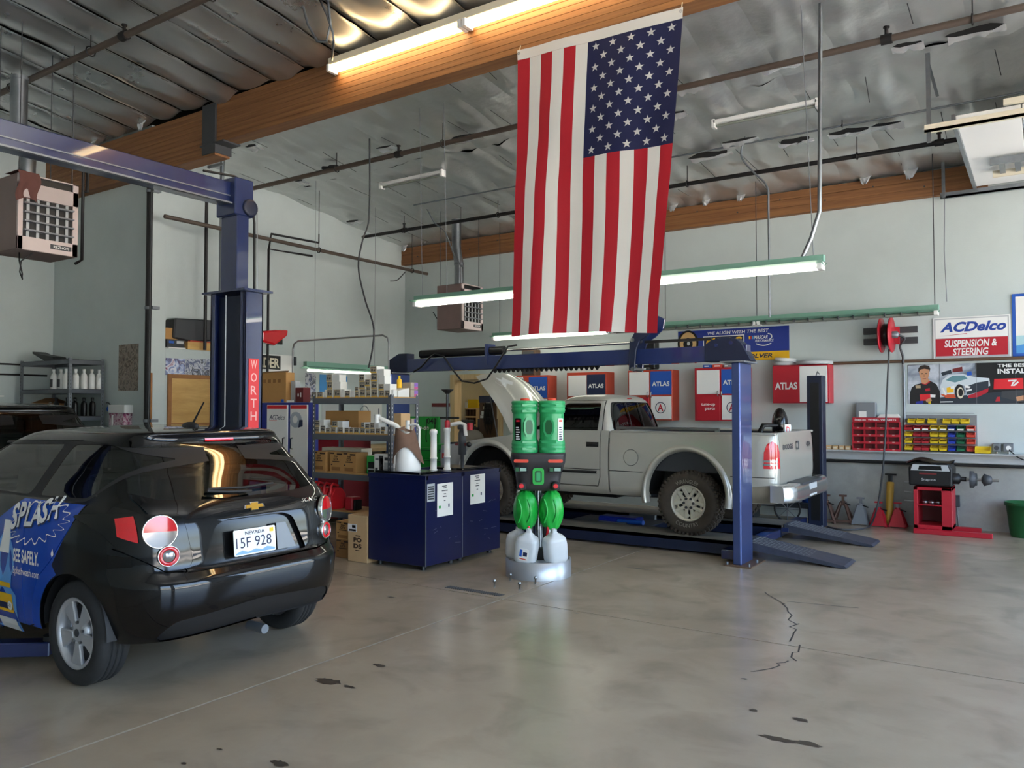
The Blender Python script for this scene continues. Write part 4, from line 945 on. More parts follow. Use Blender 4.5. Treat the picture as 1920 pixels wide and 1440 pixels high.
MB().tube([(1.96 + .06 * sin(a), .38 + .17 * cos(a), 1.19 + .16 * sin(a)) for a in [2 * pi * i / 20 for i in range(21)]], .014, 6).build('steering_wheel', 'black', tk)
MB().cbox((1.83, 0, 1.50), (.02, .22, .06)).build('mirror', 'black', tk, bevel=.01)
# bed: rails, inner walls, floor, tailgate
b = MB()
for s_ in (1, -1): b.box(-1.0, 1.0, s_ * .86, s_ * .79, 1.165, 1.195) if s_ > 0 else b.box(-1.0, 1.0, -.86, -.79, 1.165, 1.195)
b.box(.94, 1.0, -.85, .85, 1.165, 1.195); b.box(-.995, -.93, -.84, .84, 1.165, 1.195); b.build('bed_rail', 'truck_silver', tk, bevel=.012, seg=2)
MB().box(-.95, .96, -.79, .79, .72, .75).box(-.95, .96, .775, .79, .75, 1.17).box(-.95, .96, -.79, -.775, .75, 1.17).box(.95, .965, -.79, .79, .75, 1.17).box(-.955, -.94, -.79, .79, .75, 1.17).build('bed_liner', 'grey_dark', tk)
b = MB(); b.tube([(.95, .80, 1.225), (-.35, .80, 1.225)], .02, 10); [b.cbox((x, .80, 1.205), (.05, .03, .03)) for x in (.93, -.33)]; b.build('bed_side_rail', 'steel', tk)
R3 = lambda y, z, e=.004: TR.rear3(y, z, e)
text(tk, 'lettering', 'DODGE', 'grey_dark', None, 0, 1, 0, 1, fn=lambda x, z: R3(.62 - .42 * x, 1.00 + .06 * z), bold=.035)
text(tk, 'lettering', '4X4', 'grey_dark', None, 0, 1, 0, 1, fn=lambda x, z: R3(-.42 - .20 * x, 1.00 + .06 * z), bold=.035)
b = MB(); b.grid(lambda a, c: tuple(R3(.06 - .13 * a, .98 + .10 * c, .006 - .012 * sin(pi * a) * sin(pi * c))), 6, 6); b.build('tailgate_handle', 'grey_dark', tk)
# tail-lamp white bars, door handle, side moulding
for s_ in (1, -1):
    for z in (.835, .872):
        b = MB(); b.grid(lambda a, c: (lambda p: (p.x, p.y * s_, p.z))(TR.P(TR.sd(-.872, z)[0] + (TR.rr(.762, z)[0] - TR.sd(-.872, z)[0]) * a, TR.vof(z + .022 * c)) + TR.N(TR.sd(-.9, z)[0], TR.vof(z)) * .012), 10, 1); b.build('lamp_bar', 'lamp_clear', tk)
    hd = MB().grid(lambda a, c: tuple(TR.side3(1.33 - .17 * a, .985 + .06 * c, .006 + .022 * sin(pi * a) * sin(pi * c), s_)), 8, 6).build('door_handle', 'black', tk)
    MB().grid(lambda a, c: tuple(TR.side3(2.2 - 1.02 * a, .655 + .035 * c, .004 + .012 * sin(pi * c), s_)), 14, 4).build('side_moulding', 'trim_matt', tk)
# fender flares
for x0, nm in ((.03, 0), (2.84, 1)):
    for s_ in (1, -1):
        def fn(a, c):
            an = radians(-14) + radians(208) * a; e = c; r = .455 + .10 * e; bul = sin(pi * min(1, e * 1.15)) * .055 + (0 if e > .05 else -.02)
            return (x0 + (r + .01) * cos(an), s_ * (.872 + bul), .47 + (r + .035) * sin(an))
        MB().grid(fn, 40, 8).build('fender_flare', 'truck_silver', tk)
        MB().grid(lambda a, c: (x0 + .475 * cos(pi * a), s_ * (.45 + .42 * c), .47 + .495 * sin(pi * a)), 18, 2).add([(x0 - .5, s_ * .45, .3), (x0 + .5, s_ * .45, .3), (x0 + .5, s_ * .45, 1.0), (x0 - .5, s_ * .45, 1.0)], [(0, 1, 2, 3)]).build('wheel_well', 'trim_matt', tk)
        wheel(tk, (x0 - .03, s_ * .765, .365), .365, .27, .205, 'rubber_dirty', 'rim_silver', 'truck', s_)
for nm, s_, a0 in (('WRANGLER', 1, 90), ):
    for x0 in (0, 2.81):
        for word, ac in (('WRANGLER', 90), ('COUNTRY', 270)):
            v, f = text2d(word, 0, .0); b = MB()
            b.add([(lambda an, r: (x0 - r * cos(an), .765 + .1415, .365 + r * sin(an)))(radians(ac) + radians(32) * (1 - 2 * a) * 1.0, (.255 if ac == 90 else .255) + .045 * (c - .5) * (1 if ac == 90 else -1)) if ac == 90 else (lambda an, r: (x0 - r * cos(an), .765 + .1415, .365 + r * sin(an)))(radians(ac) - radians(32) * (1 - 2 * a), .255 - .045 * (c - .5)) for a, c in v], f)
            b.build('tyre_lettering', mat('tyre_white', '#8a8478', .8), tk)
# rear step bumper, frame, axle, tank
b = MB(); bp = [(-.98, .93), (-1.10, .93), (-1.17, .80), (-1.19, .0), (-1.19, 0), (-1.17, -.80), (-1.10, -.93), (-.98, -.93)]
def bumper(a, c):
    y = .93 * (1 - 2 * a); xx = -1.19 + .09 * max(0, (abs(y) - .70) / .23) ** 2
    pr_ = [(.14, .44), (.0, .44), (-.012, .50), (0, .60), (.03, .625), (.14, .625)]; k = c * (len(pr_) - 1); i = min(int(k), 4); f_ = k - i
    return (xx + pr_[i][0] * (1 - f_) + pr_[i + 1][0] * f_, y, pr_[i][1] * (1 - f_) + pr_[i + 1][1] * f_)
bo = MB().grid(bumper, 30, 10).add([bumper(0, i / 5) for i in range(6)], [tuple(range(6))]).add([bumper(1, i / 5) for i in range(6)], [tuple(reversed(range(6)))]).build('rear_bumper', 'bumper_silver', tk)
MB().box(-1.198, -1.16, -.17, .17, .455, .60).build('plate_pocket', 'grey_light', bo, bevel=.004); MB().box(-1.19, -1.0, -.45, .45, .60, .63).build('step_pad', 'grey_dark', bo)
MB().box(-1.05, -.95, -.06, .06, .36, .46).build('tow_hitch', 'grey_dark', tk)
b = MB()
for y in (-.45, .45): b.box(-1.0, 3.4, y - .04, y + .04, .40, .53)
b.box(.5, 1.0, -.6, -.1, .34, .5); b.box(1.2, 2.0, -.3, .3, .30, .45); b.build('chassis_frame', 'trim_matt', tk)
b = MB()
for x in (-.0, 2.81): b.tube([(x, -.75, .365), (x, .75, .365)], .045, 10); b.ball((x, 0, .365), .13)
b.tube([(0, 0, .37), (2, 0, .4)], .04, 8); b.build('axles', 'grey_dark', tk)
MB().tube([(.2, -.5, .33), (1.6, -.45, .30)], .07, 10).build('exhaust', 'steel_dull', tk)
# nose: grille panel, bumper, engine bay, raised hood
MB().box(3.55, 3.68, -.7, .7, .62, .98).build('grille_panel', 'grey_dark', tk, bevel=.02); MB().box(3.66, 3.84, -.86, .86, .45, .62).build('front_bumper', 'bumper_silver', tk, bevel=.03, seg=2)
MB().box(2.45, 3.5, -.66, .66, .55, .90).box(2.7, 3.1, -.3, .3, .88, 1.0).build('engine_bay', 'trim_matt', tk)
HA = radians(50)
def hood(a, c, e=0):
    s_ = 1.18 * c; wdh = .74 - .10 * c - .10 * max(0, c - .8) / .2; y = wdh * (1 - 2 * a); q = abs(1 - 2 * a)
    up = .07 * (1 - q ** 2) + .018 * max(0, 1 - abs(q - .55) * 8) + .10 * sin(pi * c) * .6 - .10 * max(0, c - .75) ** 2 * 6 - e
    if q > .93: up -= .03
    return (2.50 + s_ * cos(HA) - up * sin(HA), y, 1.06 + s_ * sin(HA) + up * cos(HA))
ho = MB().grid(lambda a, c: hood(a, c), 30, 20).build('hood', 'truck_silver', tk)
MB().grid(lambda a, c: hood(.04 + .92 * a, .03 + .94 * c, .035), 12, 10).build('hood_liner', 'trim_matt', ho)
P = [(.30, .80), (.36, .88), (.44, .84), (.50, .90), (.56, .83), (.62, .80), (.55, .74), (.47, .77), (.40, .70), (.33, .72)]
b = MB(); n = len(P); b.add([hood(a - .12, c, -.003) for a, c in P] + [hood(.34, .80, -.003)], [(i, (i + 1) % n, n) for i in range(n)]); b.build('peeled_clearcoat', 'truck_peel', ho)
MB().tube([(2.9, .55, .98), (3.05, .55, 1.65)], .008, 6).build('hood_prop', 'grey', tk)
# black bucket seat in the bed
st = thing('bucket_seat', 'black bucket seat with a white emblem standing in the truck bed', 'seat', (-2.78, 10.2, TL + .755), radians(20))
MB().ball((0, 0, .50), (.10, .155, .22), 18, 12).ball((0, 0, .27), (.10, .20, .27), 18, 12).build('backrest', 'black_gloss', st)
MB().box(-.42, .04, -.2, .2, .0, .13).build('cushion', 'black', st, bevel=.04, seg=2)
for s_ in (-1, 1): MB().tube([(-.02, s_ * .12, .50), (-.20, s_ * .17, .50), (-.24, s_ * .18, .42), (-.20, s_ * .18, .33), (-.02, s_ * .18, .30)], .022, 8).build('side_wing', 'black', st)
Me = T(.062, -.105, .43) @ RZ(radians(-52)) @ FR
sheet(st, 'emblem', 'white', Me, rnd_poly(rect(-.05, .05, -.06, .08), .015), -.02, .035); text(st, 'lettering', 'D', 'red_bright', Me, -.028, .030, -.03, .055, d=.037)
# ============================================================ two-post lift around the hatchback
lf = thing('two_post_lift', 'tall navy two-post lift with an overhead beam beside the black hatchback', 'car lift', (-6.67, 5.05, 0))
def post2(y0, y1, sgn):
    b = MB(); b.box(-6.93, -6.40, y1 - .02 if sgn < 0 else y0, y1 if sgn < 0 else y0 + .02, 0, 2.78)
    b.box(-6.93, -6.905, y0, y1, 0, 2.78); b.box(-6.425, -6.40, y0, y1, 0, 2.78)
    f0 = (y0, y0 + .02) if sgn < 0 else (y1 - .02, y1)
    b.box(-6.93, -6.86, *f0, 0, 2.78); b.box(-6.47, -6.40, *f0, 0, 2.78)
    po = b.build('post', 'lift_blue', lf, world=True, bevel=.004)
    MB().box(-6.86, -6.47, y0 + .05, y1 - .05, .15, 2.75).build('carriage_slot', 'lift_dark', po, world=True)
    MB().tube([(-6.70, (f0[0] + f0[1]) / 2, .1), (-6.70, (f0[0] + f0[1]) / 2, 2.76)], .007, 6).build('cable', 'steel', po, world=True)
    tp = MB().box(-6.99, -6.33, y0 - .06, y1 + .06, 2.78, 2.80).build('top_plate', 'lift_blue', po, world=True)
    MB().box(-7.05, -6.28, y0 - .12, y1 + .12, 0, .02).build('base_plate', 'lift_blue', po, world=True)
    MB().box(-6.83, -6.58, y0 + .04, y1 - .04, 2.80, 3.86).build('post_extension', 'lift_blue', lf, world=True, bevel=.006)
    MB().box(-6.86, -6.56, y0 + .0, y1 + .0, 3.55, 3.92).build('beam_bracket', 'lift_blue', lf, world=True, bevel=.01)
    return po
pa = post2(4.93, 5.15, -1); post2(1.55, 1.77, 1)
b = MB(); b.box(-6.79, -6.64, 1.6, 5.1, 3.66, 3.88); b.build('overhead_beam', 'lift_blue', lf, world=True, bevel=.008)
b = MB(); b.box(-6.64, -6.632, 1.6, 5.1, 3.735, 3.745); b.box(-6.64, -6.60, 1.6, 5.1, 3.655, 3.67); b.build('beam_flange', 'steel_dull', lf, world=True)
MB().lathe([(.02, 0), (.085, 0), (.085, .03), (.06, .035), (.02, .035)], 22, T(-6.57, 5.1, 3.64) @ RY(pi / 2)).build('pulley', 'lift_dark', lf, world=True)
MB().tube([(-6.6, 4.6, 3.9), (-6.6, 4.95, 3.93), (-6.58, 5.12, 3.85), (-6.56, 5.16, 3.5), (-6.56, 5.17, 2.6)], .012, 6).build('hydraulic_hose', 'black', lf, world=True)
MB().tube([(-6.52, 5.16, 3.6), (-6.52, 5.17, 2.8)], .006, 5).build('cable', 'steel', lf, world=True)
sg = MB().box(-6.40, -6.394, 4.98, 5.10, 1.42, 2.13).build('name_strip', 'red_bright', lf, world=True)
Mw = T(-6.40 + 6.67, 5.04 - 5.05, 0) @ FR
for i, ch in enumerate('WORTH'): text(sg, 'lettering', ch, mat('sign_pale', '#e6a9a4', .5), Mw, -.035, .035, 2.03 - i * .125, 2.115 - i * .125, d=.0075)
for y0, sgn in ((4.93, -1), (1.77, 1)):
    for s_ in (-1, 1):
        e = (-6.67 + s_ * 1.35, y0 + sgn * .75, .11) if s_ > 0 or sgn < 0 else (-8.0, 2.5, .11)
        if sgn > 0 and s_ > 0: e = tuple(onZ(100, 1213, .10))
        ar = MB().bar((-6.67 + s_ * .2, y0 + sgn * .02, .11), e, .12, .09).build('swing_arm', 'lift_blue', lf, world=True, bevel=.006)
        MB().lathe([(.06, 0), (.06, .03)], 14, T(e[0], e[1], .15)).build('lift_pad', 'rubber', ar, world=True)
t = thing('red_tail_lamp', 'loose red tail lamp hung on the black drop pipe behind the lift post', 'car part', (-10.17, 8.33, 2.66))
b = MB(); b.prism([(-.26, .0), (.0, -.05), (.24, .12), (.26, .22), (.0, .20), (-.26, .16)], FR, 0, .12); b.v = [(v[0], v[1], v[2] + .02) for v in b.v]; b.build('lens', 'lamp_red', t, bevel=.03, seg=2)
MB().box(-.05, 0, -.24, .24, .01, .20).build('housing', 'black', t)

# ============================================================ four-post lift under the pickup
l4 = thing('four_post_lift', 'navy four-post lift with runways and ramps under the silver pickup', 'car lift', (-5.1, 10, 0))
PX, PY = (-2.66, -7.55), (8.38, 11.6)
for x in PX:
    for y in PY:
        po = MB().box(*((x - .09, x, y - .12, y + .28) if y < 10 else (x - .105, x + .105, y - .10, y + .10)), .01, 2.13 if y < 10 else 2.1).build('post', mat('post_enamel', '#4c5d92', .42, .8, coat=.5) if y < 10 else 'lift_dark', l4, world=True, bevel=.012, seg=2)
        MB().box(x - .17, x + .12, y - .18, y + .33 if y < 10 else y + .16, 0, .014).build('base_plate', 'brown', po, world=True)
        b = MB()
        for a, c in ((-.14, -.15), (.09, -.15), (.09, .12), (-.14, .12)): b.lathe([(.014, 0), (.014, .03)], 6, T(x + a, y + c, .014))
        b.build('anchor_bolt', 'steel_dull', po, world=True); po.children[-1]['kind'] = 'stuff'
        if y > 10:
            b = MB(); b.box(x - .06, x + .06, y - .104, y - .098, .1, 2.0); b.build('lock_ladder', 'black', po, world=True)
            MB().tube([(x, y, 2.1), (x + .02, y, 2.16), (x + .05, y - .02, 2.12)], .008, 5).build('lifting_eye', 'steel_dull', po, world=True)
        else: MB().box(x - .2, x + .06, y - .16, y + .30, 2.13, 2.145).build('cap_plate', 'steel_dull', po, world=True)
MB().box(-7.62, -2.6, 8.31, 8.45, 2.145, 2.32).build('overhead_beam', 'lift_blue', l4, world=True, bevel=.006)
b = MB(); b.prism([(-7.62, 2.145), (-7.62, 2.32), (-7.45, 2.40), (-7.3, 2.40), (-7.3, 2.145)], FB, -8.455, -8.30); b.build('beam_end_cap', 'lift_dark', l4, world=True)
b = MB(); b.prism([(-3.05, 2.145), (-3.05, 2.33), (-2.98, 2.38), (-2.82, 2.41), (-2.71, 2.385), (-2.65, 2.34), (-2.545, 2.145)], FB, -8.47, -8.29); b.build('chain_housing', 'lift_dark', l4, world=True, bevel=.008)
for x, z in ((-2.92, 2.32), (-2.76, 2.34)): MB().lathe([(.02, 0), (.02, .02)], 8, T(x, 8.29, z) @ RX(pi / 2)).build('housing_bolt', 'lift_blue', l4, world=True)
MB().tube([(-7.1, 8.37, 2.385), (-5.72, 8.37, 2.385)], .055, 14).build('hydraulic_cylinder', 'black', l4, world=True)
MB().tube([(-5.72, 8.37, 2.385), (-3.86, 8.37, 2.40)], .016, 10).build('piston_rod', 'chrome', l4, world=True)
for x in (-5.95, ): MB().box(x - .02, x + .02, 8.29, 8.47, 2.2, 2.47).build('cylinder_clamp', 'lift_blue', l4, world=True)
MB().bar((-3.78, 8.37, 2.40), (-3.0, 8.37, 2.40), .035, .03).build('lift_chain', 'pipe_black', l4, world=True)
b = MB(); b.prism([(-3.93, 2.08), (-3.86, 2.06), (-3.84, 2.30), (-3.80, 2.40), (-3.70, 2.46), (-3.60, 2.55), (-3.58, 2.66), (-3.68, 2.71), (-3.78, 2.66), (-3.86, 2.50), (-3.92, 2.40)], FB, -8.28, -8.25); b.build('lock_lever', 'lift_dark', l4, world=True, bevel=.006)
b = MB(); b.prism([(-3.93, 2.08), (-3.86, 2.06), (-3.84, 2.30), (-3.80, 2.40), (-3.70, 2.46), (-3.60, 2.55), (-3.58, 2.66), (-3.68, 2.71), (-3.78, 2.66), (-3.86, 2.50), (-3.92, 2.40)], FB, -8.50, -8.47); b.build('lock_lever', 'lift_blue', l4, world=True, bevel=.006)
for z in (2.09, 2.42): MB().lathe([(.025, -.13), (.025, .13)], 10, T(-3.88, 8.37, z) @ RX(pi / 2)).build('pivot_pin', 'steel', l4, world=True)
b = MB(); n = 22
for i in range(n): b.prism([(-5.9 + i * .07, 2.145), (-5.84 + i * .07, 2.145), (-5.87 + i * .07, 2.10)], FB, -8.40, -8.36)
o = b.build('lock_teeth', 'black', l4, world=True); o['kind'] = 'stuff'
P = [(-7.15, 8.27, 2.14)] + [(-7.0 + .0 * i, 8.25, 2.2) for i in range(1)] + [(-6.85, 8.24, 2.32), (-6.75, 8.24, 2.37), (-6.6, 8.24, 2.33), (-6.45, 8.24, 2.15), (-6.3, 8.24, 2.0), (-6.1, 8.24, 1.97), (-5.9, 8.24, 2.02), (-5.75, 8.25, 2.2), (-5.6, 8.27, 2.42), (-5.5, 8.33, 2.44)]
MB().tube(P, .012, 6).build('hydraulic_hose', 'black', l4, world=True)
for y0, y1 in ((8.69, 9.24), (10.22, 10.77)):
    rw = MB().box(-7.45, -2.78, y0, y1, .14, .18).build('runway', 'grey', l4, world=True); rw.data.materials[0] = mat('runway_top', '#6f6a60', .7, var=.25, vs=5)
    MB().box(-7.45, -2.78, y0, y0 + .02, .03, .18).box(-7.45, -2.78, y1 - .02, y1, .03, .18).build('runway_flange', 'lift_dark', rw, world=True)
    rp = MB(); rp.prism([(-2.76, .19), (-2.74, .10), (-1.75, .0), (-1.72, .01), (-1.75, .03)], FB, -y1 + .04, -y0 - .04)
    ro = rp.build('ramp', mat('ramp_steel', '#474a57', .5, .4, var=.2, vs=9), l4, world=True)
    MB().box(-2.8, -2.7, y0 + .02, y1 - .02, .10, .15).build('ramp_hinge', 'lift_blue', ro, world=True)
    b = MB()
    for i in range(24):
        for j in range(7):
            x = -2.72 + i * .04; z = .19 - (x + 2.76) * .163 + .0; b.cbox((0, 0, 0), (.03, .018, .006), T(x, y0 + .09 + j * .062, z) @ RY(.16) @ RZ(.7 if (i + j) % 2 else -.7))
    o = b.build('tread_pattern', 'grey', ro, world=True); o['kind'] = 'stuff'
for x in (-2.86, -7.35): MB().box(x - .07, x + .07, 8.42, 11.55, .03, .13).build('cross_beam', 'lift_blue' if x > -4 else 'lift_dark', l4, world=True, bevel=.006)
jk = thing('rolling_jack', 'blue rolling jack lying between the lift runways under the pickup', 'jack', (-4.75, 9.73, .03))
MB().box(-.7, .5, -.42, .42, .02, .10).build('beam', 'lift_dark', jk, bevel=.01); MB().box(-.2, .35, -.3, -.05, .10, .20).build('pump_body', 'blue_deep', jk, bevel=.02); MB().tube([(.1, -.3, .15), (.5, -.40, .17)], .03, 10).build('cylinder', 'blue', jk)
for y in (-.46, .46): MB().box(-.1, .3, y - .03, y + .03, .08, .16).build('end_roller', 'steel_dull', jk, bevel=.01)
t = thing('wheeled_tank', 'blue wheeled tank with a spoked wheel behind the pickup bumper', 'tank', (-3.12, 12.12, 0))
MB().box(-.62, .05, -.2, .2, .30, .58).build('tray', 'blue', t, bevel=.03, seg=2); MB().lathe([(.13, .28), (.16, .32), (.16, .55), (.1, .62)], 20, T(.24, 0, 0)).build('canister', 'blue', t)
for x in (-.02, ):
    wl = MB().tube([(x + .18 * cos(a), -.26, .19 + .18 * sin(a)) for a in [2 * pi * i / 28 for i in range(29)]], .014, 6).build('wheel', 'rubber', t)
    b = MB(); [b.tube([(x, -.26, .19), (x + .175 * cos(k * pi / 4), -.26, .19 + .175 * sin(k * pi / 4))], .006, 5) for k in range(8)]; b.build('spokes', 'grey', wl)
MB().box(-.6, .3, -.18, .18, .20, .28).box(-.58, -.54, -.15, .15, .0, .2).build('frame', 'grey_dark', t)

# ============================================================ navy oil tanks
def tank(label, x0, x1, y0, y1, labs, plate):
    t = thing('oil_tank', label, 'tank', ((x0 + x1) / 2, (y0 + y1) / 2, 0)); z1 = .965
    bd = MB().box(x0, x1, y0, y1, .05, z1 - .03).build('body', 'navy', t, world=True, bevel=.006)
    b = MB(); b.box(x0 - .006, x1 + .006, y0 - .006, y0 + .03, z1 - .045, z1); b.box(x0 - .006, x1 + .006, y1 - .03, y1 + .006, z1 - .045, z1); b.box(x0 - .006, x0 + .03, y0, y1, z1 - .045, z1); b.box(x1 - .03, x1 + .006, y0, y1, z1 - .045, z1); b.build('rim', 'navy', t, world=True, bevel=.003)
    b = MB(); b.box(x1 - .004, x1 + .004, y0 - .004, y0 + .004, .05, z1); b.build('worn_edge', 'steel_dull', t, world=True)
    for a in (x0 + .1, x1 - .1):
        for c in (y0 + .08, y1 - .08): MB().lathe([(.03, 0), (.025, .05)], 10, T(a, c, 0)).build('foot', 'black', t, world=True)
    for (ya, yb, za, zb) in labs:
        lb = MB().box(x1 + .001, x1 + .003, ya, yb, za, zb).build('label', 'paper', t, world=True)
        b = MB(); hh = zb - za; ww = yb - ya
        for k, (f0, f1, q) in enumerate(((.3, .6, .9), (.38, .58, .84), (.28, .66, .76), (.4, .55, .66), (.35, .6, .58), (.42, .52, .46))): b.box(x1 + .003, x1 + .0035, ya + f0 * ww, ya + f1 * ww, za + q * hh, za + (q + .025) * hh)
        b.build('fine_print', 'grey_dark', lb, world=True); MB().box(x1 + .003, x1 + .0036, ya + .1 * ww, ya + .22 * ww, za + .25 * hh, za + .33 * hh).build('green_mark', 'green', lb, world=True)
        MB().box(x1 + .003, x1 + .0036, ya + .7 * ww, ya + .78 * ww, za + .26 * hh, za + .36 * hh).build('dark_mark', 'navy_print', lb, world=True)
    if plate: 
        pl = MB().box(x1 + .001, x1 + .003, y0 + .02, y0 + .14, .70, .88).build('data_plate', 'grey_light', t, world=True)
        b = MB(); [b.box(x1 + .003, x1 + .0035, y0 + .03, y0 + .13, .72 + .024 * i, .735 + .024 * i) for i in range(6)]; b.build('fine_print', 'grey_dark', pl, world=True)
    b = MB(); rr_ = random.Random(int(y0 * 10))
    for i in range(9):
        a, c = rr_.uniform(y0 + .08, y1 - .1), rr_.uniform(.15, .62); stroke(b, T(x1 + .0012, 0, 0) @ FR, [(a, c), (a + rr_.uniform(.01, .10), c + rr_.uniform(-.02, .03))], .004, 0)
    o = b.build('scratch', 'steel_dull', t, world=True); o['kind'] = 'stuff'; return t
tank('navy steel oil tank nearest the camera, with a data plate and white label', -6.0, -5.21, 6.22, 6.83, [(6.40, 6.66, .53, .87)], True)
tank('navy steel oil tank behind the first, nearer the pickup', -6.0, -5.22, 6.84, 7.55, [(6.98, 7.25, .60, .93)], False)
def lidplate(x0, x1, y0, y1, lab): tag(MB().box(x0, x1, y0, y1, .966, .99).build('tank_lid', 'black_gloss', bevel=.004), lab, 'lid')
lidplate(-5.95, -5.32, 6.26, 6.6, 'flat black lid on the nearer oil tank under the white bucket'); lidplate(-5.8, -5.32, 6.98, 7.4, 'raised black lid on the rear oil tank')
def pump(label, x, y, h, caps, z0=.966):
    t = thing('hand_pump', label, 'pump', (x, y, z0))
    MB().lathe([(.045, 0), (.045, .02), (.034, .025), (.034, h * .3), (.04, h * .3), (.04, h * .34), (.034, h * .34), (.034, h * .92), (.04, h * .93), (.04, h), (.02, h + .015)], 16, T(0, 0, 0)).build('barrel', 'white', t)
    return t
p1 = pump('white drum pump standing on the navy tanks, left one', -5.52, 6.72, .44, 'white')
p2 = pump('white drum pump with a red top and black handle on the navy tanks', -5.50, 6.93, .46, 'white', .966)
MB().lathe([(.03, .46), (.03, .53), (.02, .55)], 12).build('red_cap', 'red', p2); MB().tube([(0, 0, .5), (0, 0, .86)], .014, 8).build('plunger', 'black', p2); MB().lathe([(.02, .84), (.07, .885), (.07, .89), (0, .89)], 14).build('plunger_grip', 'black', p2); MB().bar((-.1, 0, .575), (.16, 0, .575), .02).build('cross_handle', 'black', p2)
b = MB(); b.tube([(.04, .02, .50), (.14, .05, .52), (.20, .06, .50), (.21, .06, .38)], .022, 8); b.build('spout', 'white', p2); MB().lathe([(.032, .44), (.032, .52)], 12, T(.26, .07, 0)).build('red_collar', 'red', p2)
t = thing('filter_unit', 'dark cylindrical filter unit beside the white drum pumps', 'pump', (-5.36, 7.02, .99)); MB().lathe([(.02, 0), (.02, .14), (.045, .15), (.045, .38), (.03, .42), (.055, .43), (.055, .46), (.03, .5)], 14).build('body', 'grey_dark', t); MB().bar((-.09, 0, .26), (.1, 0, .26), .03).build('side_arm', 'red_dark', t); MB().ball((.09, 0, .26), .03).build('valve_knob', 'black', t)
t = thing('drain_hook', 'thin white bent pipe hooked over the tank beside the bucket', 'pipe', (-5.62, 6.60, .966)); MB().tube([(0, 0, 0), (0, 0, .46), (-.02, 0, .50), (-.06, 0, .51), (-.13, -.02, .50)], .012, 8).build('pipe', 'white', t); MB().lathe([(.024, .40), (.024, .55)], 10, T(-.15, -.02, 0)).build('nozzle', 'white', t)
t = thing('oil_bucket', 'white plastic bucket on the navy tank with a long spout', 'bucket', (-5.62, 6.42, .99)); MB().lathe([(.13, 0), (.135, .02), (.125, .20), (.09, .30), (.05, .36), (.045, .35)], 24).build('body', 'white_gloss', t)
MB().tube([(-.02, 0, .33), (-.16, -.02, .47), (-.36, -.05, .55)], [.045, .03, .022], 12).build('spout', 'white_gloss', t); MB().lathe([(.035, 0), (.035, .09)], 12, T(-.40, -.05, .50)).build('spout_cap', 'white', t)
def drape(a, c):
    an = -2.6 + 3.4 * a; r = .10 + .055 * c + .015 * sin(9 * a) * c; return (r * cos(an) - .05 * (1 - c) , r * sin(an), .42 - .26 * c * (1 - .35 * cos((a - .45) * 7)) + .03 * (1 - c) * sin(8 * a))
rg = MB().grid(drape, 26, 14).grid(lambda a, c: (.10 * c * cos(-2.6 + 3.4 * a) - .05, .10 * c * sin(-2.6 + 3.4 * a), .45 - .03 * c + .02 * sin(6 * a)), 16, 4)
rg.v = [(q[0] - 5.62, q[1] + 6.42, q[2] + .99) for q in rg.v]; tag(rg.build('brown_rag', 'brown_rag'), 'crumpled brown rag draped over the white bucket on the tank', 'rag')

# ============================================================ green washer-fluid display tower
mat('tower_green', '#2f9e5f', .35, var=.04); mat('pod_green', '#1fa63c', .3); mat('tower_black', '#2b2a2b', .5); mat('tower_steel', '#b7b9bc', .35, .6)
tw = thing('display_tower', 'green and black display tower of barrels on a round silver base', 'display stand', (-4.21, 6.76, 0), .557)
MB().lathe([(.325, 0), (.325, .165), (.315, .17)], 48).build('base_drum', 'tower_steel', tw); MB().lathe([(.315, .166), (.30, .172), (.29, .155), (0, .155)], 40, caps=False).build('base_top', 'black', tw)
MB().lathe([(.17, .155), (.13, .20), (.075, .27), (.045, .275)], 8, smooth=False).build('pole_foot', 'black', tw, bevel=.006); MB().lathe([(.034, .26), (.034, .95)], 20).build('pole', 'steel', tw)
# black head, waisted octagon
hp = [(.185, .845), (.21, .87), (.225, 1.0), (.265, 1.12), (.272, 1.20), (.262, 1.215), (0, 1.215)]
def headfn(a, c):
    k = c * (len(hp) - 1); i = min(int(k), len(hp) - 2); f_ = k - i; r = hp[i][0] * (1 - f_) + hp[i + 1][0] * f_; z = hp[i][1] * (1 - f_) + hp[i + 1][1] * f_
    an = 2 * pi * a; rr_ = r / (abs(cos(an)) ** 5 + abs(sin(an)) ** 5) ** .2; return (rr_ * cos(an) , rr_ * sin(an) , z)
hd = MB().grid(headfn, 56, 24).build('head', 'tower_black', tw)
MB().lathe([(.19, .845), (0, .845)], 24, caps=False).build('head_underside', 'tower_black', hd)
Mf = T(0, -.243, 0) @ FB
sheet(hd, 'green_frame', 'pod_green', Mf @ T(0, 0, 0), rnd_poly(rect(-.055, .055, .91, 1.07), .03), -.03, .012); sheet(hd, 'green_inset', 'green_dark', Mf, rnd_poly(rect(-.034, .034, .935, 1.045), .02), 0, .014); sheet(hd, 'bracket', 'tower_green', Mf, rnd_poly(rect(-.02, .02, .95, 1.03), .01), 0, .022)
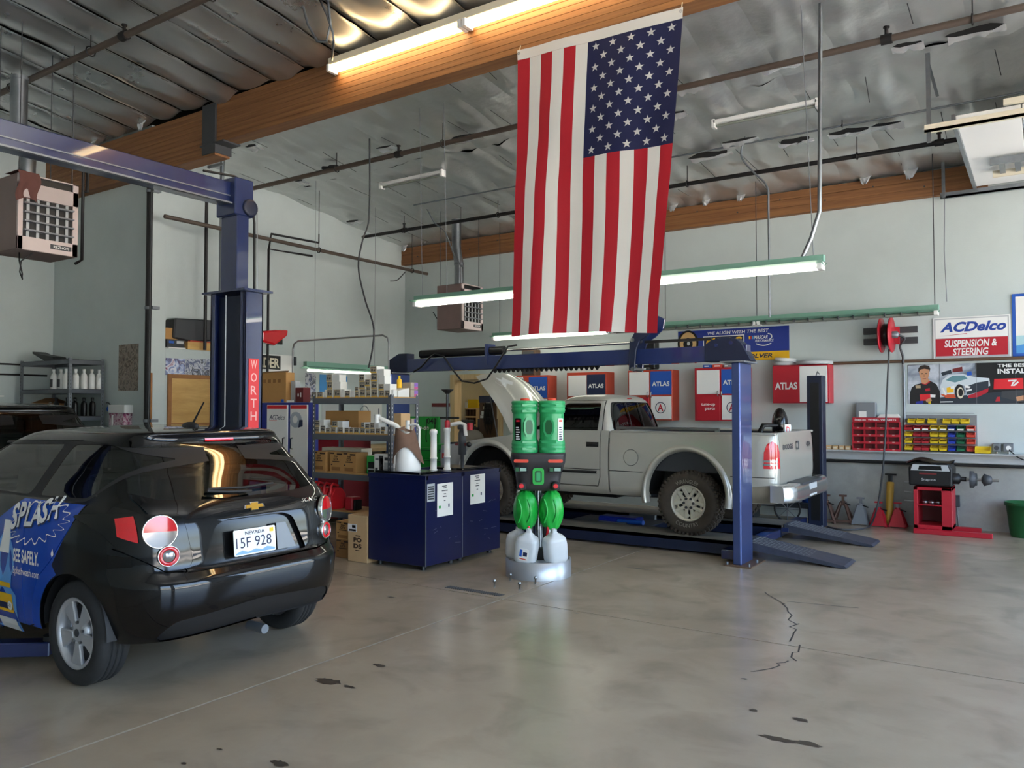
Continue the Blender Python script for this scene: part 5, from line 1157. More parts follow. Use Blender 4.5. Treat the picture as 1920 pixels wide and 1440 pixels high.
for x in (-.165, .165):
    sheet(hd, 'red_strip', 'orange', Mf, rnd_poly(rect(x - .07, x + .07, 1.125, 1.155), .012), -.02, -.004 + .034); sheet(hd, 'display_panel', 'black_gloss', Mf, rnd_poly(rect(x - .065, x + .065, 1.03, 1.085), .01), -.03, .012); sheet(hd, 'display_window', mat('lcd', '#8fb0a0', .3), Mf, rect(x - .01, x + .05, 1.042, 1.072), .012, .0135)
    sheet(hd, 'green_badge', 'green_dark', Mf, rect(x - .055, x - .02, 1.04, 1.075), .012, .0135)
    MB().lathe([(.04, 0), (.045, .05), (.03, .075)], 16, T(x, -.20, .90) @ RX(pi / 2)).build('dial_housing', 'tower_black', hd); MB().lathe([(.024, .07), (.024, .085), (.018, .09)], 14, T(x, -.20, .90) @ RX(pi / 2)).build('red_button', 'red_bright', hd); MB().box(x - .045, x + .045, -.25, -.19, .86, .90).build('spout_block', 'tower_black', hd, bevel=.01)
# four barrels
for bx in (-.132, .132):
    for by in (-.132, .132):
        def bar_(a, c):
            an = 2 * pi * a; z = 1.215 + .50 * c; r = .128
            for zz in (.015, .05, .085, .415, .45, .485):
                r += .006 * max(0, 1 - abs(c * .5 - zz) / .012)
            if .12 < c * .5 < .39: r -= .010
            return (bx + r * cos(an), by + r * sin(an), z)
        bo = MB().grid(bar_, 28, 60).lathe([(.128, 1.715), (.118, 1.722), (0, 1.722)], 28, T(bx, by, 0), caps=False).build('barrel', 'tower_green', tw)
        MB().lathe([(.045, 1.722), (.045, 1.74), (.03, 1.745)], 14, T(bx, by, 0)).build('screw_cap', 'orange', bo)
        if by < 0:
            Mb = T(bx, by, 0) @ RZ(.35 if bx < 0 else -.25) @ T(0, -.116, 0) @ FB
            hx = [(-.04, 1.43), (-.04, 1.50), (-.02, 1.54), (.02, 1.54), (.04, 1.50), (.04, 1.43), (.02, 1.39), (-.02, 1.39)]
            sheet(bo, 'hex_boss', 'tower_green', Mb, [(1.3 * a, 1.465 + 1.25 * (c - 1.465)) for a, c in hx], -.02, .012); sheet(bo, 'hex_recess', 'green_dark', Mb, [(.9 * a, 1.465 + .92 * (c - 1.465)) for a, c in hx], 0, .013)
            for zz in (1.245, 1.31, 1.61, 1.665): sheet(bo, 'grip_rib', 'tower_green', Mb, rnd_poly(rect(-.07, .07, zz, zz + .022), .008), -.02, .012)
            Ml = T(bx, by, 0) @ RZ(-.55 if bx < 0 else .75) @ T(0, -.118, 0) @ FB
            lb = sheet(bo, 'label', 'black_gloss' if bx < 0 else 'paper', Ml, rnd_poly(rect(-.032, .032, 1.33, 1.55), .01), -.01, .006)
            sheet(lb, 'label_strip', 'red' if bx < 0 else 'orange', Ml, rect(-.02, .02, 1.515, 1.535), .006, .0075); b = MB(); [b.prism(rect(-.022, .022 - .006 * (i % 3), 1.345 + i * .022, 1.356 + i * .022), Ml, .006, .0075) for i in range(6)]; b.build('fine_print', 'white' if bx < 0 else 'navy_print', lb)
# lower pods with moulded grooves, red tags, spouts
for px, py in ((-.125, -.10), (.125, -.10), (-.125, .10), (.125, .10)):
    def pod(a, c):
        an = 2 * pi * a; z = .47 + .38 * c; r = .118 * (sin(pi * (.12 + .80 * c)) ** .55) * (1 if c < .85 else 1 - .5 * (c - .85) / .15); g = .006 * sin(6 * an + 5 * c); return (px + (r + g) * cos(an), py + (r * .92 + g) * sin(an), z)
    po = MB().grid(pod, 36, 20).build('pod', 'pod_green', tw)
    for q in range(2):
        P = [(px + (-.07 + .09 * q) + .03 * sin(pi * k / 8), py - .117 * cos(.5 * (k - 4) / 4) + .012 * abs(q), .54 + .028 * k) for k in range(9)]; MB().tube(P, .010, 6).build('moulded_rib', 'pod_green', po)
    if py < 0:
        MB().tube([(px * .75, py - .06, .50), (px * .72, py - .07, .45), (px * .66, py - .06, .40)], .014, 6).build('red_tag', 'red_bright', po)
        MB().tube([(px * .55, py - .02, .49), (px * .55, py - .02, .38)], .026, 10).build('spout', 'black', po)
def jug(label, loc, rz, lbl, lean=0):
    t = thing('plastic_jug', label, 'jug', loc, rz, 'milky jugs on the display tower base')
    def body(a, c):
        an = 2 * pi * a; p = [(.072, 0), (.08, .02), (.082, .15), (.076, .20), (.05, .24), (.026, .26), (.026, .285)]; k = c * 6; i = min(int(k), 5); f_ = k - i; r = p[i][0] * (1 - f_) + p[i + 1][0] * f_; z = p[i][1] * (1 - f_) + p[i + 1][1] * f_
        rr_ = r / (abs(cos(an)) ** 4 + abs(sin(an)) ** 4) ** .25; return (rr_ * cos(an) * (1.35 if c < .6 else 1), rr_ * sin(an) * (1.1 if c < .6 else 1), z * 1.12)
    M = RY(lean) @ RX(.16); b = MB().grid(body, 28, 24); b.lathe([(.075, 0), (0, 0)], 20, caps=False); b.v = [tuple(M @ Vector(v)) for v in b.v]; b.build('body', 'milky', t)
    b = MB().tube([M @ Vector(q) for q in ((.05, 0, .235), (.078, 0, .225), (.088, 0, .18), (.078, 0, .12))], .014, 8); b.build('handle', 'milky', t)
    MB().tube([M @ Vector((0, 0, .28)), M @ Vector((0, 0, .325))], .018, 8).build('neck_insert', 'milky', t)
    if lbl:
        Ml = M @ T(0, -.0925, 0) @ FB; lb = sheet(t, 'label', 'paper', Ml, rect(-.045, .045, .035, .15), 0, .002); sheet(lb, 'label_print', 'blue', Ml, rect(-.04, -.015, .07, .14), .002, .003); sheet(lb, 'label_print', 'navy_print', Ml, rect(-.005, .035, .08, .12), .002, .003); sheet(lb, 'label_print', 'orange', Ml, rect(-.035, .03, .045, .055), .002, .003)
for q, (x, y, rz, lb, lab) in enumerate(((-.13, -.19, -.25, True, 'milky plastic jug with a printed label at the front left of the tower base'), (.17, -.17, .45, False, 'plain milky plastic jug at the front right of the tower base'), (-.21, .0, -.6, False, 'milky plastic jug tucked behind the labelled one on the tower base'), (.10, .12, .2, False, 'milky plastic jug behind the pole on the tower base'))):
    p = RZ(.557) @ Vector((x, y, 0)); jug(lab, (-4.21 + p.x, 6.76 + p.y, .172), .557 + rz, lb, .18 if x < 0 else -.16)
for i, (u, v) in enumerate(((927, 1098), (974, 1103), (957, 1086), (1004, 1092))):
    p = onZ(u, v + 3, 0); tag(MB().lathe([(.008, 0), (.008, .05), (.016, .05), (.016, .062), (.01, .072)], 8, T(*p)).build('floor_bolt', 'steel'), ('leftmost', 'frontmost', 'rear left', 'rightmost')[i] + ' small steel anchor bolt sticking up from the floor before the tower', 'bolt', 'anchor bolts before the tower')
# ============================================================ stock shelving and what stands on it
def steel_shelf(label, x0, x1, y0, y1, H, zs, m_post, m_beam, m_deck, deck_t=.02, beam=.06):
    t = thing('shelf_unit', label, 'shelf', ((x0 + x1) / 2, (y0 + y1) / 2, 0))
    for x, sx in ((x0, 1), (x1, -1)):
        for y, sy in ((y0, 1), (y1, -1)):
            b = MB(); b.box(min(x, x + sx * .045), max(x, x + sx * .045), min(y, y + sy * .003), max(y, y + sy * .003), 0, H); b.box(min(x, x + sx * .003), max(x, x + sx * .003), min(y, y + sy * .045), max(y, y + sy * .045), 0, H)
            po = b.build('upright', m_post, t, world=True)
            h = MB()
            for i in range(int(H / .05)):
                z = .04 + i * .05; h.box(x + sx * .018, x + sx * .028, y - sy * .001 - .0005, y - sy * .001 + .0005, z, z + .02); h.box(x - sx * .001 - .0005, x - sx * .001 + .0005, y + sy * .018, y + sy * .028, z, z + .02)
            o = h.build('slot_holes', 'white' if m_post != 'steel_dull' else 'grey_dark', po, world=True); o['kind'] = 'stuff'
    for z in zs:
        dk = MB().box(x0 + .004, x1 - .004, y0 + .004, y1 - .004, z - deck_t, z).build('shelf_deck', m_deck, t, world=True)
        b = MB(); b.box(x0, x1, y0 - .002, y0 + .012, z - deck_t - beam, z - deck_t * .6); b.box(x0, x1, y1 - .012, y1 + .002, z - deck_t - beam, z - deck_t * .6); b.box(x0 - .002, x0 + .012, y0, y1, z - deck_t - beam, z - deck_t * .6); b.box(x1 - .012, x1 + .002, y0, y1, z - deck_t - beam, z - deck_t * .6)
        b.build('shelf_beam', m_beam, dk, world=True)
    return t
SX0, SX1, SY0, SY1 = -7.32, -6.06, 6.63, 7.10; SZ = (1.775, 1.357, .897, .454)
steel_shelf('grey steel stock shelf unit packed with filter boxes behind the navy tanks', SX0, SX1, SY0, SY1, 1.80, SZ, 'shelf_grey', 'shelf_grey', 'shelf_wood')
mat('box_face', '#8f8573', .55, col2='#b5aa96', vs=30); mat('box_white', '#deded8', .5)
def small_box(label, x0, x1, y0, y1, z0, z1, face, group):
    t = thing('filter_box', label, 'box', ((x0 + x1) / 2, (y0 + y1) / 2, z0), 0, group)
    MB().box(x0, x1, y0, y1, z0, z1).build('carton', 'box_white', t, world=True, bevel=.002)
    h = z1 - z0; w_ = x1 - x0
    if face:
        f_ = MB().box(x0 + .002, x1 - .002, y0 - .0012, y0, z0 + .001, z1 - .001).build('face_print', 'box_face', t, world=True)
        MB().box(x0 + .002, x1 - .002, y0 - .0018, y0 - .0011, z0 + .001, z0 + h * .12).build('yellow_band', 'yellow_print', f_, world=True)
        b = MB(); b.box(x0 + w_ * .2, x0 + w_ * .45, y0 - .0018, y0 - .0011, z0 + h * .3, z0 + h * .62); b.box(x0 + w_ * .52, x0 + w_ * .8, y0 - .0018, y0 - .0011, z0 + h * .3, z0 + h * .55); b.box(x0 + w_ * .15, x0 + w_ * .85, y0 - .0018, y0 - .0011, z0 + h * .76, z0 + h * .86); b.build('filter_print', 'grey_dark', f_, world=True)
    return t
def crop_boxes(rows, shelfname, zbase, ox=560, oy=680, Y=6.66):
    below = {}
    ORD = ['first', 'second', 'third', 'fourth', 'fifth', 'sixth', 'seventh', 'eighth', 'ninth', 'tenth', 'eleventh', 'twelfth', 'thirteenth', 'fourteenth']
    for r, row in enumerate(rows):
        for i, (a, c, y0, y1, face) in enumerate(row):
            p0 = onY(ox + a / 8, oy + y1 / 8, Y); p1 = onY(ox + c / 8, oy + y0 / 8, Y)
            h = p1.z - p0.z; z0 = zbase
            for (q0, q1, zt) in below.get(r, []):
                if min(q1, p1.x) - max(q0, p0.x) > .012: z0 = max(z0, zt)
            z0 = z0 if r else zbase
            g = ('bottom row', 'second row up', 'third row up', 'topmost') [r]
            small_box('small %s filter box on the %s, %s, %s from the left' % ('printed' if face else 'white', shelfname, g, ORD[i]), p0.x + .001, p1.x - .001, Y, Y + (.13 if face else .11), z0 + .0005, z0 + h, face, 'filter boxes on the %s' % shelfname)
            below.setdefault(r + 1, []).append((p0.x, p1.x, z0 + h))
        below.setdefault(r + 1, []); below[r + 1] += []
crop_boxes([[(188, 270, 430, 515, 1), (275, 365, 430, 515, 1), (385, 415, 400, 515, 0), (420, 510, 392, 515, 1), (525, 630, 392, 512, 1), (640, 688, 390, 510, 0), (690, 770, 410, 510, 1), (780, 838, 410, 505, 0), (845, 905, 418, 505, 1), (910, 1005, 380, 500, 1), (1013, 1080, 410, 500, 1), (1085, 1190, 380, 497, 1), (1205, 1288, 395, 497, 1), (1290, 1370, 395, 497, 1)],
            [(420, 510, 268, 385, 1), (515, 628, 268, 385, 0), (845, 898, 330, 400, 1), (905, 1000, 250, 365, 1), (1012, 1080, 325, 400, 1), (1085, 1180, 252, 375, 1), (1198, 1280, 293, 388, 1), (1284, 1372, 293, 388, 0)],
            [(412, 500, 148, 260, 1), (503, 612, 148, 260, 0), (905, 990, 110, 230, 1), (994, 1072, 205, 310, 1), (1080, 1182, 115, 240, 1), (1186, 1290, 115, 240, 0)],
            [(1068, 1170, 0, 105, 1), (1174, 1280, 0, 105, 0)]], 'top shelf', SZ[0])
crop_boxes([[(232, 315, 960, 1045, 1), (325, 402, 940, 1045, 1), (406, 475, 975, 1045, 1), (480, 560, 960, 1045, 1), (582, 666, 960, 1045, 1), (690, 755, 965, 1045, 1), (760, 820, 965, 1045, 1), (825, 910, 965, 1045, 1), (922, 1000, 965, 1045, 1), (1006, 1066, 978, 1045, 1), (1070, 1146, 970, 1045, 1), (1150, 1226, 965, 1045, 1), (1230, 1288, 1000, 1045, 1)],
            [(232, 320, 850, 945, 1), (328, 378, 850, 935, 0), (495, 586, 860, 950, 1), (592, 660, 860, 950, 0), (935, 986, 870, 955, 1), (995, 1066, 890, 970, 1), (1070, 1140, 880, 965, 1), (1145, 1202, 880, 960, 0), (1235, 1300, 930, 990, 1)]], 'second shelf', SZ[1])
def carton(name, label, x0, x1, y0, y1, z0, z1, m, prints=(), cat='box', top_tape=True, side='front'):
    """cardboard box with taped top; prints: (text, x0,x1,z0,z1 as fractions of the front face, ink)"""
    t = thing(name, label, cat, ((x0 + x1) / 2, (y0 + y1) / 2, z0)); MB().box(x0, x1, y0, y1, z0, z1).build('carton', m, t, world=True, bevel=.003)
    if top_tape: MB().box(x0, x1, (y0 + y1) / 2 - .02, (y0 + y1) / 2 + .02, z1 - .001, z1 + .001).build('tape', 'card_light', t, world=True)
    L = t.location
    for fc in (('front', 'side') if side == 'both' else (side,)):
        Mx = T(-L.x, y0 - L.y, -L.z) @ FB if fc == 'front' else T(x1 - L.x, -L.y, -L.z) @ FR
        a0, a1 = (x0, x1) if fc == 'front' else (y0, y1)
        for (s, f0, f1, g0, g1, ink) in prints:
            R_ = (a0 + f0 * (a1 - a0), a0 + f1 * (a1 - a0), z0 + g0 * (z1 - z0), z0 + g1 * (z1 - z0))
            if s: text(t, 'lettering', s, ink, Mx, *R_, d=.002, bold=.04)
            else: sheet(t, 'print_block', ink, Mx, rect(*R_), 0, .002)
    return t
def sx(px, Y=6.66): return onY(px, 800, Y).x
GTX = [('Edge', .34, .62, .74, .84, 'ink'), ('GTX', .30, .66, .58, .72, 'ink'), ('', .22, .74, .50, .55, 'ink'), ('', .05, .35, .90, .97, 'ink'), ('', .55, .95, .86, .94, 'ink'), ('', .15, .80, .08, .26, 'card_dark'), ('', .10, .2, .34, .40, 'ink')]
# second shelf extras
carton('cardboard_box', 'large plain cardboard box at the back of the second shelf', sx(610, 6.85), sx(672, 6.85), 6.85, 7.06, SZ[1] + .001, SZ[1] + .26, 'card', [('', .62, .72, .55, .575, 'ink'), ('', .60, .68, .25, .36, 'card_dark')])
carton('cardboard_box', 'tan box with a peaked top on the second shelf behind the front upright', SX1 - .16, SX1 - .02, 6.82, 6.98, SZ[1] + .001, SZ[1] + .23, 'card_light', ())
carton('parts_box', 'tan and purple parts box at the rear end of the second shelf', SX1 - .14, SX1 - .005, 6.985, 7.09, SZ[1] + .001, SZ[1] + .17, 'tan_box', [('', .45, 1, .5, .95, 'blue_deep'), ('', .45, 1, .05, .42, 'blue_deep')], side='side')
carton('parts_box', 'low white box beside the front upright on the second shelf', SX1 - .12, SX1 - .005, 6.70, 6.79, SZ[1] + .001, SZ[1] + .07, 'box_white', ())
# top shelf extras
carton('parts_box', 'small white box at the front right corner of the top shelf', SX1 - .13, SX1 - .01, 6.68, 6.745, SZ[0] + .001, SZ[0] + .08, 'box_white', ())
t = thing('parts_box', 'white wedge-shaped box lying on the side edge of the top shelf', 'box', (SX1 - .1, 6.85, SZ[0])); b = MB(); b.prism([(-.09, 0), (.10, 0), (.10, .105), (-.09, .07)], FR, -.1, .09); b.build('carton', 'box_white', t, bevel=.003)
for k, z in enumerate((0, .085)): carton('parts_box', 'tan box with purple end, %s of two stacked on the top shelf' % ('lower', 'upper')[k], SX1 - .14, SX1 - .004, 6.965, 7.09, SZ[0] + .001 + z, SZ[0] + .084 + z, 'tan_box', [('', .5, 1, .45, .95, mat('violet', '#8a63b8', .5)), ('', .5, 1, .05, .42, mat('pink', '#c4508c', .5))], side='side', top_tape=False)
t = thing('spray_bottle', 'small bottle with a yellow cap on the top shelf behind the boxes', 'bottle', (SX1 - .12, 6.90, SZ[0] + .105)); MB().lathe([(.03, 0), (.03, .09), (.012, .11)], 12).build('body', 'yellow_print', t); MB().lathe([(.014, .11), (.014, .14)], 10).build('cap', 'yellow', t)
# third shelf
carton('oil_carton', 'brown oil carton at the left end of the third shelf', sx(587), sx(611), 6.66, 6.95, SZ[2] + .001, SZ[2] + .235, 'card', GTX)
carton('oil_carton', 'brown oil carton in the middle of the third shelf', sx(620), sx(669), 6.65, 6.85, SZ[2] + .001, SZ[2] + .235, 'card', [(s, f0 * .5, f1 * .5, g0, g1, i) for s, f0, f1, g0, g1, i in GTX] + [(s, .5 + f0 * .5, .5 + f1 * .5, g0, g1, i) for s, f0, f1, g0, g1, i in GTX])
carton('white_carton', 'long white carton behind the brown oil carton on the third shelf', sx(606, 6.9), sx(680, 6.9), 6.88, 7.06, SZ[2] + .001, SZ[2] + .27, 'cream', ())
GR = lambda: [('', .08, .30, .70, .80, 'grey'), ('', .34, .62, .08, .92, 'grey_dark'), ('', .40, .62, .18, .40, 'white'), ('', .42, .64, .50, .80, 'grey_light'), ('', .08, .25, .10, .34, 'grey_dark'), ('', .68, .92, .12, .6, 'grey_light'), ('', .70, .92, .70, .85, 'grey_dark')]
carton('headlight_box', 'white carton printed with a grille picture, left of the front upright', sx(703), sx(731), 6.65, 6.76, SZ[2] + .001, SZ[2] + .235, 'white', GR())
carton('headlight_box', 'white carton printed with a grille picture, on the end of the third shelf', SX1 - .2, SX1 - .01, 6.77, 6.90, SZ[2] + .001, SZ[2] + .235, 'white', GR(), side='side')
carton('light_box', 'pale blue-white carton at the rear end of the third shelf', SX1 - .2, SX1 - .01, 6.91, 7.05, SZ[2] + .001, SZ[2] + .235, 'white', [('', .1, .5, .85, .93, 'green_dark'), ('', .2, .8, .3, .5, 'blue_sky')], side='side')
t = thing('green_crate', 'open green crate on the third shelf beside the grille carton', 'crate', ((sx(687) + sx(702)) / 2, 6.74, SZ[2]))
w_ = (sx(702) - sx(687)) / 2; b = MB(); b.box(-w_, w_, -.07, .13, .14, .21); b.box(-w_, -w_ + .012, -.07, .13, 0, .14); b.box(w_ - .012, w_, -.07, .13, 0, .14); b.box(-w_, w_, -.07, .13, 0, .012); b.build('frame', 'green', t); MB().box(-w_ + .012, w_ - .012, -.06, .12, .012, .13).build('dark_inside', 'black', t); MB().box(-w_ + .01, w_ - .01, -.072, -.07, .05, .065).build('shelf_lip', 'grey_light', t)
# fourth shelf: red jugs
def red_jug(label, x, y, z):
    t = thing('red_oil_jug', label, 'jug', (x, y, z), 0, 'red jugs on the bottom shelf')
    P = [(-.10, 0), (.10, 0), (.115, .02), (.115, .17), (.07, .225), (.045, .25), (-.02, .255), (-.06, .25), (-.115, .17), (-.115, .02)]
    MB().prism(P, FR, -.04, .04).build('body', 'red_bright', t, bevel=.016, seg=2)
    MB().tube([(0, -.10, .17), (0, -.095, .27), (0, -.06, .30), (0, .02, .27)], .016, 8).build('handle', 'red_bright', t); MB().lathe([(.02, .24), (.02, .285)], 10, T(0, .05, 0)).build('cap', 'black', t)
    MB().box(-.02, .02, -.118, -.1155, .06, .15).build('label', mat('jug_label', '#d98b86', .5), t)
for i, px in enumerate((598, 607, 622, 637)): red_jug(('leftmost', 'second', 'third', 'rightmost')[i] + ' red oil jug of the four on the bottom shelf', sx(px, 6.78) , 6.80 - .02 * i, SZ[3] + .001)
t = thing('red_fuel_can', 'short red can beside the four red jugs on the bottom shelf', 'can', (sx(664, 6.8), 6.80, SZ[3])); MB().box(-.07, .05, -.08, .08, .001, .15).build('body', 'red', t, bevel=.012); MB().box(.05, .08, -.06, .06, .001, .12).build('end_block', 'black', t, bevel=.006)
carton('small_carton', 'small tan carton at the right end of the bottom shelf', -6.2, -6.1, 6.72, 6.95, SZ[3] + .001, SZ[3] + .16, 'card', ())
# floor below
for k, z in enumerate((0, .20)): carton('oil_carton', 'brown oil carton on the floor under the shelf, %s of the stack' % ('lower', 'upper')[k], onZ(622, 1046, 0).x, onZ(649, 1050, 0).x, 6.30, 6.56, z + .001, z + .199, 'card_dark' if k == 0 else 'card', GTX)
carton('tall_pods_carton', 'tall tan carton printed PODS standing between shelf and navy tank', -6.30, -6.015, 6.22, 6.50, .001, .50, 'card_light', [('PO', .30, .72, .42, .52, 'ink'), ('DS', .30, .72, .29, .39, 'ink'), ('', .40, .60, .24, .255, 'ink'), ('', .40, .66, .55, .57, 'ink'), ('', .0, .46, .64, .80, 'white'), ('', .22, .40, .72, .78, 'grey_dark'), ('', .06, .42, .65, .69, 'ink')])
t = MB(); t.add([(-6.30 + .28 * .42, 6.2185, .455), (-6.30 + .28 * .54, 6.2185, .455), (-6.30 + .28 * .48, 6.2185, .475)], [(0, 1, 2)]); 
# red tool chest and shelf goods behind the unit
t = thing('red_tool_chest', 'red tool chest seen through the third shelf', 'tool chest', (-8.6, 8.2, 0)); MB().box(-.45, .45, -.3, .3, .1, 1.28).build('body', 'red_dark', t, bevel=.01)
for i in range(5): d_ = MB().box(-.43, .43, -.315, -.3, .14 + i * .225, .345 + i * .225).build('drawer', 'red', t, bevel=.006); MB().box(-.38, .38, -.33, -.315, .31 + i * .225, .325 + i * .225).build('pull', 'steel_dull', d_)
# ============================================================ white AC cabinet
cb = thing('parts_cabinet', 'blue-framed white two-door parts cabinet behind the lift post', 'cabinet', (-8.1, 7.15, 0))
bx0, bx1, by0, by1 = -8.62, -7.68, 6.9, 7.06
MB().box(bx0, bx1, by0, by1, 0, 1.72).build('body', 'blue_deep', cb, world=True, bevel=.006)
for k, (a, c) in enumerate(((onY(500, 800, 6.88).x, onY(538.5, 800, 6.88).x), (onY(543.5, 800, 6.88).x, onY(576, 800, 6.88).x))):
    dr = MB().box(a, c, 6.88, 6.9, .1, 1.69).build('door', 'white_gloss', cb, world=True, bevel=.004); L = cb.location
    sheet(dr, 'red_stripe', 'red_bright', T(-L.x, 6.88 - L.y, 0) @ FB, rect(a + .01, c - .01, 1.64, 1.685), 0, .002)
    hx = c - .05 if k == 0 else a + .05; h_ = MB().tube([(hx, 6.878, 1.13), (hx, 6.85, 1.14), (hx, 6.85, 1.26), (hx, 6.878, 1.27)], .008, 6).build('handle', 'black', dr, world=True)
    Mx = T(-L.x, 6.88 - L.y, 0) @ FB
    if k == 0:
        text(dr, 'lettering', 'ACDelco', 'navy_print', Mx, a + .05, c - .04, 1.50, 1.56, d=.002, shear=.3); sheet(dr, 'red_line', 'red_bright', Mx, rect(a + .05, a + .2, 1.485, 1.49), 0, .002)
    else:
        sheet(dr, 'helmet_print', mat('helmet_grey', '#a9b2bb', .5), Mx, [(a + .10 + .10 * cos(q) + (0 if cos(q) < 0 else .02), 1.50 + .10 * sin(q)) for q in [2 * pi * i / 20 for i in range(20)]], 0, .002); sheet(dr, 'face_guard_print', 'navy_print', Mx, [(a + .16, 1.40), (a + .24, 1.42), (a + .24, 1.50), (a + .18, 1.50)], .002, .0035); sheet(dr, 'helmet_gap_print', 'white_gloss', Mx, ell(a + .10, 1.505, .045, .05, 16), .002, .003)
        b = MB(); [b.prism(rect(a + .13, a + .13 + q, .92 - i * .04, .935 - i * .04), Mx, 0, .002) for i, q in enumerate((.06, .12))]; b.build('fine_print', 'grey', dr); sheet(dr, 'lock', 'black', Mx, ell(a + .05, 1.03, .008, .008, 8), 0, .004)
bx = carton('cardboard_box', 'big tan cardboard box on top of the white parts cabinet', onY(487, 700, 6.95).x, onY(541, 700, 6.95).x, 6.91, 7.05, 1.722, 2.11, 'card', [('', .22 + .17 * i, .32 + .17 * i, .66, .78, 'card_dark') for i in range(4)])
MB().add([(bx0 + .0, 6.94, 2.11), (onY(541, 700, 6.95).x, 6.94, 2.11), (onY(546, 690, 6.93).x, 6.90, 2.13), (bx0 + .05, 6.9, 2.125)], [(0, 1, 2, 3)]).build('open_flap', 'card_light', bx, world=True)
t = carton('red_box', 'red carton with white marks standing on the parts cabinet', onY(556, 730, 6.95).x, onY(571, 730, 6.95).x, 6.93, 7.05, 1.722, 1.91, 'red_dark', [('', .3, .45, .4, .6, 'paper'), ('', .62, .76, .35, .65, 'paper')])
carton('white_carton', 'grey-white carton on the parts cabinet behind the red one', onY(546, 730, 6.98).x, onY(555, 730, 6.98).x, 6.97, 7.05, 1.722, 2.0, 'grey_light', ())
t = thing('tape_roll', 'blue tape roll on the front edge of the parts cabinet', 'tape', (onY(532, 745, 6.93).x, 6.93, 1.722)); MB().lathe([(.022, 0), (.035, 0), (.035, .04), (.022, .04)], 16, caps=False).build('roll', 'blue', t); MB().lathe([(.02, .001), (.02, .039)], 12).build('core', 'card', t)
carton('eraser_box', 'small pink-white box on the front edge of the parts cabinet', onY(539, 745, 6.93).x, onY(550, 745, 6.93).x, 6.915, 6.945, 1.722, 1.75, 'paper', (), top_tape=False)

# ============================================================ left wall, pillar and alcove
def wall_sheet(name, label, cat, plane, u0, v0, u1, v1, m, fr=None):
    """flat poster; plane ('X', value) or ('Y', value)"""
    f = (lambda u, v: onX(u, v, plane[1])) if plane[0] == 'X' else (lambda u, v: onY(u, v, plane[1]))
    p0, p1 = f(u0, v1), f(u1, v0); b = MB()
    if plane[0] == 'X': b.box(plane[1], plane[1] + .004, p0.y, p1.y, p0.z, p1.z)
    else: b.box(p0.x, p1.x, plane[1] - .004, plane[1], p0.z, p1.z)
    return tag(b.build(name, m), label, cat)
picture('poster_collage', ['#2e2620', '#6a5a4c', '#94877a', '#4b4238', '#b3a596'], 9); picture('poster_cars', ['#8c3f66', '#e3e4ea', '#8fa0c8', '#5a4a70', '#d9dde6'], 7); picture('poster_race', ['#dfe3ea', '#33406e', '#c9ccd4', '#20242e', '#aeb7cf'], 8)
wall_sheet('collage_poster', 'tall dark collage poster on the shaded alcove wall', 'poster', ('Y', 6.598), 222, 644, 260, 733, 'poster_collage')
for i, (a, c, mm, lab) in enumerate(((310, 347, 'poster_cars', 'pink car poster, leftmost above the framed board'), (348, 382, 'poster_race', 'pale car poster, middle of the three above the framed board'), (383, 412, 'poster_race', 'car poster beside the lift post above the framed board'))): wall_sheet('car_poster', lab, 'poster', ('X', XC + .002), a, 673 + i, c, 703 + i, mm)
pb0, pb1 = onX(312, 800, XC), onX(440, 706, XC); t = thing('framed_board', 'wood-framed plywood notice board on the low wall', 'board', (XC, (pb0.y + pb1.y) / 2, pb0.z))
MB().box(XC + .002, XC + .02, pb0.y + .05, pb1.y - .05, pb0.z + .04, pb1.z - .05).build('panel', 'ply', t, world=True)
mat('wood_frame', '#8a5a2f', .5, col2='#a87340', vs=6, stretch=(3, .5, .5))
for y0, y1, z0, z1 in ((pb0.y, pb0.y + .06, pb0.z, pb1.z), (pb1.y - .06, pb1.y, pb0.z, pb1.z), (pb0.y + .06, pb1.y - .06, pb1.z - .06, pb1.z), (pb0.y + .06, pb1.y - .06, pb0.z, pb0.z + .05)): MB().box(XC + .001, XC + .035, y0, y1, z0, z1).build('frame_rail', 'wood_frame', t, world=True, bevel=.004)
t = tag(MB().box(-10.60, -10.56, 6.54, 6.58, 0, 2.15).build('wooden_stick', 'wood_frame', bevel=.004), 'upright wooden stick leaning by the black pipe', 'stick')
# ledge goods
def ly(u, z=2.55): return onX(u, 640, -10.8).y
t = thing('black_hood_panel', 'large black plastic panel lying along the ledge', 'car part', (-10.87, ly(365), 2.531)); b = MB(); y0, y1 = ly(322) - t.location.y, ly(430) - t.location.y; b.prism([(y0, .16), (y0 + .02, .46), (y1, .50), (y1, .20), (y0 + .3, .12)], FR, -.14, .12); b.build('panel', 'grey_dark', t, bevel=.02)
MB().box(-.1, .1, y0 + .1, y1, 0, .13).build('lower_rail', 'brown', t)
t = thing('wooden_tray', 'shallow wooden tray of papers on the ledge', 'tray', (-10.75, ly(378) , 2.531)); MB().box(-.02, .05, ly(345) - ly(378), ly(425) - ly(378), 0, .12).build('front', 'ply', t); MB().box(-.02, .04, ly(350) - ly(378), ly(420) - ly(378), .121, .14).build('papers', 'red_oxide', t)
carton('cardboard_box', 'small open cardboard box on the ledge by the pillar', -10.98, -10.80, ly(310), ly(333), 2.67, 2.84, 'card', ()); carton('parts_box', 'dark parts box with blue print on the ledge', -10.98, -10.74, ly(309), ly(341), 2.55, 2.668, 'grey_dark', [('', .1, .4, .5, .8, 'blue'), ('', .55, .95, .5, .85, 'grey_light')], side='side'); tag(MB().box(-10.85, -10.70, ly(309), ly(341), 2.531, 2.549).build('white_tray', 'white'), 'thin white tray under the dark parts box on the ledge', 'tray')
